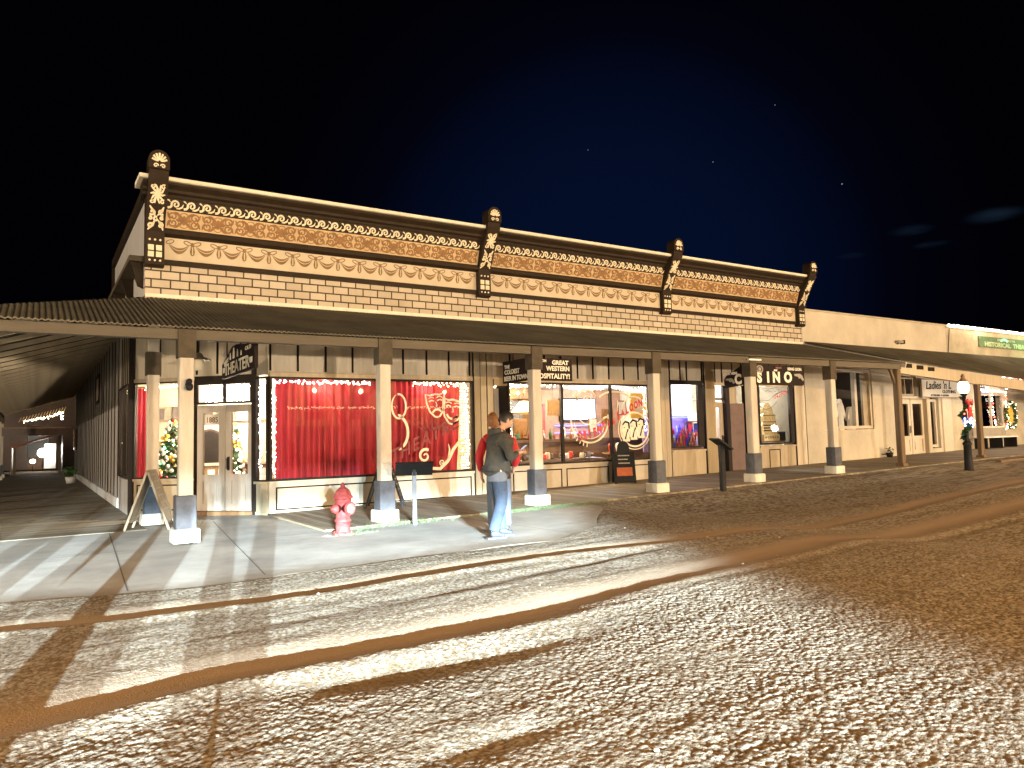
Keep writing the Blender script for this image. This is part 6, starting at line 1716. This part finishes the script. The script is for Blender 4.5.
def person(name, label, x, y, z, rz, sc, top, hem, jeans, hairm, pose):
    t = thing('person', label, 'person', (x, y, z), rz, local=True); t.scale = (sc, sc, sc)
    st = pose['stride']
    # legs: hip, knee, ankle, toe   (local +x is forward, +y is left)
    hipz = 0.92
    L = {}
    for sg, (kx, ax, az) in ((1, pose['legL']), (-1, pose['legR'])):
        L[sg] = [(0.0, sg * 0.09, hipz), (kx, sg * 0.10, 0.50), (ax, sg * 0.105, 0.10 + az)]
    sh = pose['lean']
    chest = [(0.0, 0, 0.95), (sh * 0.3, 0, 1.10), (sh * 0.7, 0, 1.28), (sh, 0, 1.44), (sh * 1.25 + 0.01, 0, 1.53)]
    V = [(chest[0], (0.12, 0.16)), (chest[1], (0.10, 0.145)), (chest[2], (0.115, 0.165)), (chest[3], (0.085, 0.12)), (chest[4], 0.052), ((sh * 1.4 + 0.03, 0, 1.60), 0.05)]
    E = [(0, 1), (1, 2), (2, 3), (3, 4), (4, 5)]
    for sg in (1, -1):
        p = L[sg]; i = len(V)
        V += [(p[0], 0.088), (p[1], 0.058), (p[2], 0.04), ((p[2][0] + 0.10, p[2][1], 0.035 + (p[2][2] - 0.10)), 0.03)]
        E += [(0, i), (i, i + 1), (i + 1, i + 2), (i + 2, i + 3)]
    for sg, arm in ((1, pose['armL']), (-1, pose['armR'])):
        s0 = (sh * 0.95, sg * 0.19, 1.41); i = len(V)
        V += [(s0, 0.052), (arm[0], 0.041), (arm[1], 0.028)]
        E += [(3, i), (i, i + 1), (i + 1, i + 2)]
        d = (Vector(arm[1]) - Vector(arm[0])).normalized()
        hv, he = hand(None, Vector(arm[1]) + d * 0.03, d if not arm[2] else arm[2], arm[3], 1.0, arm[4])
        merge(V, E, hv, he, i + 2)
    body = skin('body', V, E, M['skin'], t, 2)
    hb, T = head(t, *pose['head'])
    # the head joins the body mesh
    import bmesh
    bm = bmesh.new(); bm.from_mesh(body.data)
    hv = [bm.verts.new(v) for v in hb.v]
    for f_ in hb.f:
        try:
            ff = bm.faces.new([hv[i] for i in f_]); ff.smooth = True
        except ValueError: pass
    bm.to_mesh(body.data); bm.free()
    # eyes and mouth
    b = MB()
    for sg in (-1, 1): b.ball(T((0.082, sg * 0.031, 0.012)), 0.011, 8, 6)
    b.build('eyes', M['white'], t)
    b = MB()
    for sg in (-1, 1): b.ball(T((0.0905, sg * 0.031, 0.012)), 0.005, 6, 5); b.tube([T((0.092, sg * 0.016, 0.034)), T((0.093, sg * 0.034, 0.038)), T((0.084, sg * 0.05, 0.034))], 0.0045, 5)
    b.build('brows', M[hairm], t)
    b = MB(); b.tube([T((0.083, -0.022, -0.062)), T((0.091, 0, -0.060)), T((0.083, 0.022, -0.062))], 0.006, 5); b.build('mouth', M['redsign'], t)
    # hair
    b = MB(); n, m_ = 22, 12; vs = []; rr = random.Random(5); long_ = pose.get('long', 0)
    for i in range(m_ + 1):
        for k in range(n):
            a = 2 * PI * k / n; front = max(0, math.cos(a))
            thmax = PI * (0.62 - 0.36 * front ** 0.7 + (0.03 if front == 0 else 0))
            th = thmax * i / m_
            wv = 1 + 0.03 * math.sin(k * 3.1 + i) + 0.03 * rr.random()
            x, y, z = -0.006 + 0.112 * wv * math.sin(th) * math.cos(a), 0.089 * wv * math.sin(th) * math.sin(a), 0.006 + 0.136 * wv * math.cos(th)
            if long_ and i == m_ and front < 0.3: z -= long_; x -= 0.02
            vs.append(T((x, y, z)))
    b.add(vs, [(i * n + k, (i + 1) * n + k, (i + 1) * n + (k + 1) % n, i * n + (k + 1) % n) for i in range(m_) for k in range(n)], True)
    b.build('hair', M[hairm], t)
    # jacket
    V = [((0.0, 0, 0.845), (0.152, 0.197)), ((0.0, 0, 0.93), (0.155, 0.20)), (chest[1], (0.150, 0.195)), (chest[2], (0.155, 0.21)), ((sh * 0.97, 0, 1.43), (0.11, 0.16)), ((sh * 1.12, 0, 1.50), (0.082, 0.085)), ((sh * 1.2, 0, 1.545), (0.075, 0.078))]
    E = [(0, 1), (1, 2), (2, 3), (3, 4), (4, 5), (5, 6)]
    for sg, arm in ((1, pose['armL']), (-1, pose['armR'])):
        i = len(V); a0 = Vector(arm[0]); a1 = Vector(arm[1])
        V += [((sh * 0.95, sg * 0.20, 1.40), 0.083), (tuple(Vector((sh * 0.95, sg * 0.2, 1.40)).lerp(a0, 0.5)), 0.074), (arm[0], 0.069), (tuple(a0.lerp(a1, 0.5)), 0.060), (tuple(a0.lerp(a1, 0.86)), 0.052), (tuple(a0.lerp(a1, 0.95)), 0.044)]
        E += [(4, i), (i, i + 1), (i + 1, i + 2), (i + 2, i + 3), (i + 3, i + 4), (i + 4, i + 5)]
    jk = skin('jacket', V, E, M[top], t, 2, root=2)
    if pose.get('hood'):
        V = [((sh - 0.10, -0.09, 1.50), 0.05), ((sh - 0.135, 0, 1.485), 0.06), ((sh - 0.10, 0.09, 1.50), 0.05), ((sh - 0.02, 0.10, 1.53), 0.035), ((sh - 0.02, -0.10, 1.53), 0.035)]
        skin('hood', V, [(0, 1), (1, 2), (2, 3), (0, 4)], M[top], jk, 2, root=1)
    b = MB(); vs = []
    n = 24
    for (rx, ry, zz) in ((0.125, 0.165, 0.93), (0.142, 0.182, 0.86), (0.145, 0.186, 0.80), (0.14, 0.18, 0.795)):
        vs += [(rx * math.cos(2 * PI * k / n), ry * math.sin(2 * PI * k / n), zz) for k in range(n)]
    b.add(vs, [(r_ * n + k, r_ * n + (k + 1) % n, (r_ + 1) * n + (k + 1) % n, (r_ + 1) * n + k) for r_ in range(3) for k in range(n)], True)
    b.build('shirt_hem', M[hem], t)
    # trousers
    V = [((0, 0, 0.98), (0.135, 0.165)), ((0, 0, 0.90), (0.135, 0.17))]; E = [(0, 1)]
    for sg in (1, -1):
        p = [Vector(q) for q in L[sg]]; i = len(V)
        V += [(tuple(p[0] + Vector((0, 0, -0.06))), 0.118), (tuple(p[0].lerp(p[1], 0.5)), 0.108), (tuple(p[1]), 0.092), (tuple(p[1].lerp(p[2], 0.5)), 0.086), (tuple(p[1].lerp(p[2], 0.92)), 0.083), (tuple(p[1].lerp(p[2], 1.02)), 0.078)]
        E += [(1, i), (i, i + 1), (i + 1, i + 2), (i + 2, i + 3), (i + 3, i + 4), (i + 4, i + 5)]
    skin('trousers', V, E, M[jeans], t, 2, root=1)
    for sg in (1, -1):
        p = L[sg][2]; dz = p[2] - 0.10; V = [((p[0] - 0.05, p[1], 0.055 + dz), (0.045, 0.05)), ((p[0] + 0.02, p[1], 0.06 + dz), (0.045, 0.055)), ((p[0] + 0.13, p[1], 0.045 + dz * 0.5), (0.047, 0.038)), ((p[0] + 0.18, p[1], 0.04 + dz * 0.4), (0.038, 0.028)), ((p[0] - 0.01, p[1], 0.13 + dz), (0.05, 0.05))]
        sh_ = skin('shoe', V, [(0, 1), (1, 2), (2, 3), (1, 4)], M['shoe'], t, 2, root=1)
        b = MB(); b.prism([(p[0] - 0.10, p[1] - 0.042), (p[0] + 0.06, p[1] - 0.048), (p[0] + 0.19, p[1] - 0.04), (p[0] + 0.225, p[1]), (p[0] + 0.19, p[1] + 0.04), (p[0] + 0.06, p[1] + 0.048), (p[0] - 0.10, p[1] + 0.042)], lambda u, v, d: (u, v, d + dz), 0.0, 0.022)
        b.build('sole', M['shoe_sole'], sh_)
    return t

PH = (0.36, -0.02, 1.20)
man = person('person', 'man in olive-grey hoodie and blue jeans standing on the sidewalk, bent over his phone', 3.76, -6.12, gz(3.76), -0.12, 0.995, 'hoodie', 'hem', 'jeans', 'hair_dark', dict(
    stride=0.2, lean=0.06, legL=(0.07, 0.10, 0.0), legR=(0.02, -0.12, 0.0), head=(0.165, 0, 1.655, 0.55), hood=True,
    armL=((0.10, 0.25, 1.12), (0.32, 0.06, 1.20), (0.9, -0.35, 0.15), (0.0, 0.3, 1.0), 0.9),
    armR=((0.10, -0.26, 1.12), (0.30, -0.07, 1.18), (0.9, 0.35, 0.2), (0.0, -0.3, 1.0), 0.9)))
t = thing('mobile_phone', 'dark mobile phone held in the bent man hands', 'phone', (3.76, -6.12, gz(3.76)), -0.12, local=True); t.scale = (0.995,) * 3
b = MB(); b.obox((0.425, -0.005, 1.245), (0.0, 0.037, 0.0), (0.062, 0, 0.045), (-0.003, 0, 0.004)); b.build('casing', M['phone'], t)
M['phone_screen'] = emis('lit_phone_screen', (0.7, 0.8, 1.0), 0.8)
b = MB(); b.obox((0.4211, -0.005, 1.2505), (0.0, 0.033, 0.0), (0.056, 0, 0.041), (-0.0004, 0, 0.0006)); b.build('screen', M['phone_screen'], t)
woman = person('person', 'person in red jacket with light brown hair standing close behind the man in the hoodie', 4.07, -5.66, gz(4.07), 1.0, 0.985, 'redjacket', 'phone', 'jeans_pale', 'hair_brown', dict(
    stride=0.1, lean=0.03, legL=(0.03, 0.05, 0.0), legR=(0.02, -0.08, 0.0), head=(0.07, 0.07, 1.67, 0.3), long=0.06,
    armL=((0.0, 0.29, 1.13), (0.12, 0.27, 0.91), None, (0, 1, 0.2), 0.5),
    armR=((0.03, -0.29, 1.13), (0.20, -0.25, 0.98), None, (0, -1, 0.2), 0.6)))
# ------------------------------------------------------------------ unseen posts added to cast shadow bands in the headlights
for i, (x, y, w) in enumerate(((-3.06, -15.6, 0.44), (-2.16, -15.75, 0.17), (-4.5, -16.2, 0.22), (-3.78, -15.9, 0.15))):
    t = tag(MB().box(x - w / 2, x + w / 2, y - 0.12, y + 0.12, 0.0, 2.6, 0.02).build('shadow_post', M['old_post']), 'square post added out of view to shade the headlights', 'post', 'posts added to shade the headlights')

# ------------------------------------------------------------------ lamps
def point(name, loc, energy, col, r=0.12):
    l = bpy.data.lights.new(name, 'POINT'); l.energy = energy; l.color = col; l.shadow_soft_size = r
    o = bpy.data.objects.new(name, l); o.location = loc; COL.objects.link(o); return o
WARM = (1.0, 0.83, 0.63)
def flood(loc, energy):
    # low warm flood on the facade; cut-off added so near ground stays unlit
    l = bpy.data.lights.new('facade_flood', 'POINT'); l.energy = energy; l.color = WARM; l.shadow_soft_size = 0.25; l.use_nodes = True
    nt = l.node_tree; N = nt.nodes; L = nt.links
    g = N.new('ShaderNodeTexCoord'); sp = N.new('ShaderNodeSeparateXYZ'); L.new(g.outputs['Normal'], sp.inputs[0])
    n = N.new('ShaderNodeMapRange'); n.interpolation_type = 'SMOOTHSTEP'; L.new(sp.outputs[2], n.inputs[0])
    for i, q in enumerate((-0.078, -0.050, 0.0, 1.0)): n.inputs[i + 1].default_value = q
    L.new(n.outputs[0], N['Emission'].inputs['Strength'])
    o = bpy.data.objects.new('facade_flood', l); o.location = loc; COL.objects.link(o)
flood((2.0, -33, 1.4), 22000); flood((27.0, -32, 1.4), 18000); flood((46, -22, 1.6), 8000)
for (x, y, z, e) in ((6.0, -33, 10.0, 4500), (30.0, -32, 10.0, 4500)): point('far_street_lamp_light', (x, y, z), e, (1.0, 0.72, 0.38), 0.25)
point('side_fill_light', (-15.0, -8.0, 2.0), 4200, (1.0, 0.80, 0.56), 0.2); point('side_fill_light', (-9.0, -11.5, 1.2), 1200, (1.0, 0.84, 0.62), 0.2); point('side_fill_light', (-22.0, -4.0, 6.5), 14000, (1.0, 0.82, 0.62), 0.2)  # added fill for the side wall and porch rafters, no lamp known there
point('street_lamp_light', (lx, ly, 2.56), 300, (1.0, 0.76, 0.42), 0.18)
def spotlight(loc, energy):  # spot added overhead to light the road but not the facade
    l = bpy.data.lights.new('road_spot', 'SPOT'); l.energy = energy; l.color = (1.0, 0.46, 0.11); l.shadow_soft_size = 0.3; l.spot_size = math.radians(125); l.spot_blend = 0.5
    o = bpy.data.objects.new('road_spot', l); o.location = loc; COL.objects.link(o)
for q in ((9.0, -20.0, 12.0), (26.0, -18.0, 12.0), (44.0, -16.0, 12.0), (-10.0, -18.0, 12.0)): spotlight(q, 7400)
# shop interiors
IW = (1.0, 0.80, 0.52)
point('lobby_light', (1.7, 2.4, 2.05), 468.0, (1.0, 0.88, 0.66)); point('lobby_light', (2.9, 4.2, 2.3), 324.0, (1.0, 0.88, 0.66))
point('stage_light', (3.4, 0.24, 2.66), 22.5, IW, 0.04); point('stage_light', (5.8, 0.24, 2.66), 20.2, IW, 0.04)
point('saloon_light', (9.0, 1.4, 2.8), 432.0, IW); point('saloon_light', (11.4, 1.6, 2.8), 432.0, IW); point('saloon_light', (10.5, 4.2, 2.8), 504.0, IW); point('saloon_light', (14.0, 3.9, 2.8), 432.0, (0.8, 0.85, 1.0))
point('bar_window_light', (14.3, 0.55, 2.85), 64.0, (0.95, 0.93, 1.0)); point('blue_light', (14.5, 1.0, 1.9), 36.0, (0.2, 0.22, 1.0), 0.08)
point('casino_door_light', (15.6, 0.8, 2.8), 88.0, (1, 0.95, 0.9)); point('casino_window_light', (17.8, 1.9, 2.8), 504.0, (1.0, 0.97, 0.92)); point('casino_window_light', (17.6, 0.3, 2.85), 57.6, (1.0, 0.97, 0.92), 0.05)
point('shop_light', (21.6, 1.6, 2.6), 56.0, (0.75, 0.88, 1.0)); point('shop_light', (26.2, 1.8, 3.0), 40.0, (1, 0.85, 0.6))
point('alley_lamp_light', (-1.35, 42.5, 1.5), 120, (1.0, 0.92, 0.8), 0.2); point('alley_light', (-1.4, 29.2, 2.95), 1.2, (1.0, 0.7, 0.4))
point('parapet_light', (31, -0.5, 5.5), 50.0, (1.0, 0.86, 0.62), 0.2); point('parapet_light', (36, -0.5, 5.5), 50.0, (1.0, 0.86, 0.62), 0.2); point('green_light', (34.5, -0.5, 4.9), 10.0, (0.2, 1.0, 0.35))
point('porch_light', (30.5, -1.6, 3.0), 192.0, (1.0, 0.86, 0.7)); point('porch_light', (26.5, -1.8, 2.9), 80.0, (1.0, 0.86, 0.7))

# ------------------------------------------------------------------ the lit house across the street, mirrored in the dark glass
t = thing('opposite_house', 'lit house with a balcony across the street, seen only mirrored in the shop windows', 'house', (18, -36, 0))
MB().box(9, 30, -40, -36, 0, 9).build('wall', M['cream'], t)
MB().box(9, 30, -36, -33.9, 2.3, 2.5).build('balcony_floor', M['cream'], t); MB().box(9, 30, -34.0, -33.9, 3.45, 3.55).build('balcony_rail', M['cream'], t)
for k in range(60): MB().lathe([(0.05, 2.5), (0.10, 2.75), (0.05, 3.0), (0.10, 3.2), (0.05, 3.45)], 6, (9.2 + k * 0.35, -33.95, 0)).build('baluster', M['cream'], t)
for k in range(7): MB().box(9.1 + k * 3.4, 9.3 + k * 3.4, -34.05, -33.85, 0, 5.6).build('post', M['cream'], t)
MB().box(8.8, 30.2, -36, -33.6, 5.6, 5.75).build('roof', M['roof'], t)
for k in range(6):
    w_ = MB().box(10.6 + k * 3.4, 11.8 + k * 3.4, -35.99, -35.95, 3.0, 4.9).build('window', M['frame_dark'], t)
    MB().box(10.68 + k * 3.4, 11.72 + k * 3.4, -35.948, -35.94, 3.08, 4.82).build('pane', M['glass'], w_)
string('fairy_lights', 'fairy lights along the balcony of the house across the street', [(9, -33.8, 3.7), (30, -33.8, 3.75)], 260, 'bulb', r=0.06, jit=0.06, group='lights across the street')
for k in range(7): point('balcony_light', (10.8 + k * 3.3, -34.3, 4.9), 4500, (1.0, 0.62, 0.26), 0.1)
t = thing('bare_tree', 'bare street tree across the road, seen only mirrored in the shop windows', 'tree', (13.6, -27, 0))
rr = random.Random(21); tw = MB()
def branch(p, d, L_, r_, lv):
    q = p + d * L_; tw.tube([p, p.lerp(q, 0.5) + Vector((rr.uniform(-.1, .1), 0, 0)) * L_, q], [r_, r_ * 0.8, r_ * 0.6], 6)
    if lv:
        for _ in range(3): branch(q, (d + Vector((rr.uniform(-.8, .8), rr.uniform(-.5, .5), rr.uniform(-.1, .6)))).normalized(), L_ * 0.68, r_ * 0.6, lv - 1)
tr_ = MB().tube([(13.6, -27, 0), (13.65, -27, 1.2), (13.6, -27, 2.4)], [0.2, 0.16, 0.14], 8).build('trunk', M['old_post'], t)
for dx in (-0.5, 0.1, 0.6): branch(Vector((13.6, -27, 2.35)), Vector((dx, 0.1, 0.9)).normalized(), 1.5, 0.09, 4)
tw.build('crown', M['old_post'], t)

# headlights of a vehicle down the side street: cool beams with a flat cut-off
def headlight(loc, energy, edge):
    l = bpy.data.lights.new('headlight', 'POINT'); l.energy = energy; l.color = (1, 1, 1); l.shadow_soft_size = 0.06
    l.use_nodes = True
    nt = l.node_tree; N = nt.nodes; L = nt.links
    em = N['Emission']; em.inputs['Color'].default_value = (0.68, 0.87, 0.97, 1)
    g = N.new('ShaderNodeTexCoord'); sp = N.new('ShaderNodeSeparateXYZ'); L.new(g.outputs['Normal'], sp.inputs[0])
    def mth(op, a, b=None, c=None):
        n = N.new('ShaderNodeMath'); n.operation = op
        for i, q in enumerate((a, b, c)):
            if q is None: continue
            if isinstance(q, (int, float)): n.inputs[i].default_value = q
            else: L.new(q, n.inputs[i])
        return n.outputs[0]
    def ramp(v, a, b, lo=0.0, hi=1.0):
        n = N.new('ShaderNodeMapRange'); n.interpolation_type = 'SMOOTHSTEP'
        L.new(v, n.inputs[0]); n.inputs[1].default_value = a; n.inputs[2].default_value = b; n.inputs[3].default_value = lo; n.inputs[4].default_value = hi
        return n.outputs[0]
    hyp = mth('SQRT', mth('ADD', mth('MULTIPLY', sp.outputs[0], sp.outputs[0]), mth('MULTIPLY', sp.outputs[1], sp.outputs[1])))
    tel = mth('DIVIDE', sp.outputs[2], hyp)                 # tangent of elevation
    azt = mth('DIVIDE', sp.outputs[0], mth('MAXIMUM', sp.outputs[1], 0.001))
    lo = ramp(tel, -0.046, -0.058)                        # flat cut-off
    body = mth('MULTIPLY', ramp(tel, -0.061, -0.084, 0.085, 1.0), ramp(tel, -0.080, -0.118, 1.0, 0.20))
    right = ramp(azt, edge, edge - 0.045)
    fwd = mth('GREATER_THAN', sp.outputs[1], 0.0)
    st = mth('MULTIPLY', mth('MULTIPLY', lo, body), mth('MULTIPLY', right, fwd))
    L.new(st, em.inputs['Strength'])
    o = bpy.data.objects.new('headlight', l); o.location = loc; COL.objects.link(o)
HZ = 3.0
headlight((-8.8, -40.0, HZ), 700000, 0.445); headlight((-7.7, -40.2, HZ), 700000, 0.415)

# ------------------------------------------------------------------ night sky
w = bpy.data.worlds.new('World'); S.world = w; w.use_nodes = True
nt = w.node_tree; N = nt.nodes; L = nt.links
bg = N['Background']; tc = N.new('ShaderNodeTexCoord')
def vdot(v):
    n = N.new('ShaderNodeVectorMath'); n.operation = 'DOT_PRODUCT'; L.new(tc.outputs['Generated'], n.inputs[0]); n.inputs[1].default_value = v; return n.outputs['Value']
def mapr(v, a, b, c=0.0, d=1.0, it='SMOOTHSTEP'):
    n = N.new('ShaderNodeMapRange'); n.interpolation_type = it; L.new(v, n.inputs[0])
    for i, q in enumerate((a, b, c, d)): n.inputs[i + 1].default_value = q
    return n.outputs[0]
def mul(a, b):
    n = N.new('ShaderNodeMath'); n.operation = 'MULTIPLY'
    for i, q in enumerate((a, b)):
        if isinstance(q, (int, float)): n.inputs[i].default_value = q
        else: L.new(q, n.inputs[i])
    return n.outputs[0]
def addn(a, b):
    n = N.new('ShaderNodeMath'); n.operation = 'ADD'
    for i, q in enumerate((a, b)):
        if isinstance(q, (int, float)): n.inputs[i].default_value = q
        else: L.new(q, n.inputs[i])
    return n.outputs[0]
def pxdir(x, y):
    q = Vector(((x - 512) / 742.475, (384 - y) / 742.475, 1.0)).normalized()
    return CAMR @ Vector((q.x, q.y, -q.z))
yaw, pitch, roll = -0.5712, 0.0704, -0.0249
fwd = Vector((-math.sin(yaw) * math.cos(pitch), math.cos(yaw) * math.cos(pitch), math.sin(pitch)))
rt = Vector((math.cos(yaw), math.sin(yaw), 0)); up = rt.cross(fwd)
r2 = rt * math.cos(roll) + up * math.sin(roll); u2 = -rt * math.sin(roll) + up * math.cos(roll)
CAMR = Matrix((r2, u2, -fwd)).transposed()
glow_dir = (0.64, 0.75, 0.17)
gd = Vector(glow_dir).normalized()
base = mapr(vdot(tuple(gd)), 0.88, 1.0, 0.0, 1.0)
grad = N.new('ShaderNodeValToRGB'); e = grad.color_ramp.elements
e[0].position = 0.0; e[0].color = (0.0005, 0.0005, 0.0012, 1)
e[1].position = 1.0; e[1].color = (0.0012, 0.0045, 0.0200, 1)
q = grad.color_ramp.elements.new(0.55); q.color = (0.0006, 0.0009, 0.0038, 1)
L.new(base, grad.inputs['Fac'])
# faint cloud wisps low on the right, and a few stars
nz = N.new('ShaderNodeTexNoise'); nz.inputs['Scale'].default_value = 9; nz.inputs['Detail'].default_value = 4
mp = N.new('ShaderNodeMapping'); mp.inputs['Scale'].default_value = (1, 1, 5); L.new(tc.outputs['Generated'], mp.inputs[0]); L.new(mp.outputs[0], nz.inputs['Vector'])
cl = None
for (az, el, sa, se, st) in ((61.6, 13.2, 1.3, 0.34, 1.0), (66.4, 13.4, 1.6, 0.45, 0.8), (62.8, 12.1, 1.1, 0.22, 0.7), (57.7, 12.0, 0.9, 0.22, 0.5)):
    a, c = math.radians(az), math.radians(el)
    t1 = Vector((math.cos(a), -math.sin(a), 0)); t2 = Vector((-math.sin(a) * math.sin(c), -math.cos(a) * math.sin(c), math.cos(c)))
    du = vdot(tuple(t1)); dv = vdot(tuple(t2))
    du = mul(du, 1 / math.radians(sa)); dv = mul(dv, 1 / math.radians(se))
    n = N.new('ShaderNodeMath'); n.operation = 'SQRT'; L.new(addn(mul(du, du), mul(dv, dv)), n.inputs[0])
    bl = mul(mapr(n.outputs[0], 1.3, 0.2), st)
    bl = mul(bl, mapr(vdot((math.sin(a), math.cos(a), 0.2)), 0.0, 0.5))
    cl = bl if cl is None else addn(cl, bl)
cl = mul(cl, mapr(nz.outputs['Fac'], 0.3, 0.65))
mxc = N.new('ShaderNodeMix'); mxc.data_type = 'RGBA'; mxc.inputs[7].default_value = (0.010, 0.020, 0.036, 1)
L.new(mul(cl, 0.75), mxc.inputs[0]); L.new(grad.outputs['Color'], mxc.inputs[6])
stars = None
for (x, y, s_) in ((842, 184, 1.0), (775, 105, 0.5), (713, 162, 0.6), (588, 150, 0.45)):
    bl = mul(mapr(vdot(tuple(pxdir(x, y))), 1 - 3.5e-7, 1 - 3e-8), s_ * 0.3)
    stars = bl if stars is None else addn(stars, bl)
sc_ = N.new('ShaderNodeMix'); sc_.data_type = 'RGBA'; sc_.blend_type = 'ADD'; sc_.inputs[0].default_value = 1
L.new(mxc.outputs[2], sc_.inputs[6]); cmb = N.new('ShaderNodeCombineColor')
for i in range(3): L.new(stars, cmb.inputs[i])
L.new(cmb.outputs[0], sc_.inputs[7])
L.new(sc_.outputs[2], bg.inputs['Color']); bg.inputs['Strength'].default_value = 1.0

# ------------------------------------------------------------------ camera and render settings
cd = bpy.data.cameras.new('camera'); cd.sensor_width = 36; cd.lens = 742.475 / 1024 * 36; cd.clip_end = 2000; cd.clip_start = 0.05
cam = bpy.data.objects.new('camera', cd); COL.objects.link(cam)
cam.matrix_world = Matrix.Translation((-1.7772, -15.1942, 1.472)) @ CAMR.to_4x4()
S.camera = cam
S.view_settings.view_transform = 'Standard'; S.view_settings.look = 'None'; S.view_settings.exposure = 0.0; S.view_settings.gamma = 1.0
S.render.engine = 'CYCLES'
S.cycles.use_denoising = True
try: S.cycles.denoiser = 'OPENIMAGEDENOISE'
except Exception: pass
S.cycles.max_bounces = 6; S.cycles.diffuse_bounces = 3; S.cycles.glossy_bounces = 3; S.cycles.transparent_max_bounces = 12; S.cycles.transmission_bounces = 4
S.cycles.sample_clamp_indirect = 3.0
S.cycles.caustics_reflective = False; S.cycles.caustics_refractive = False
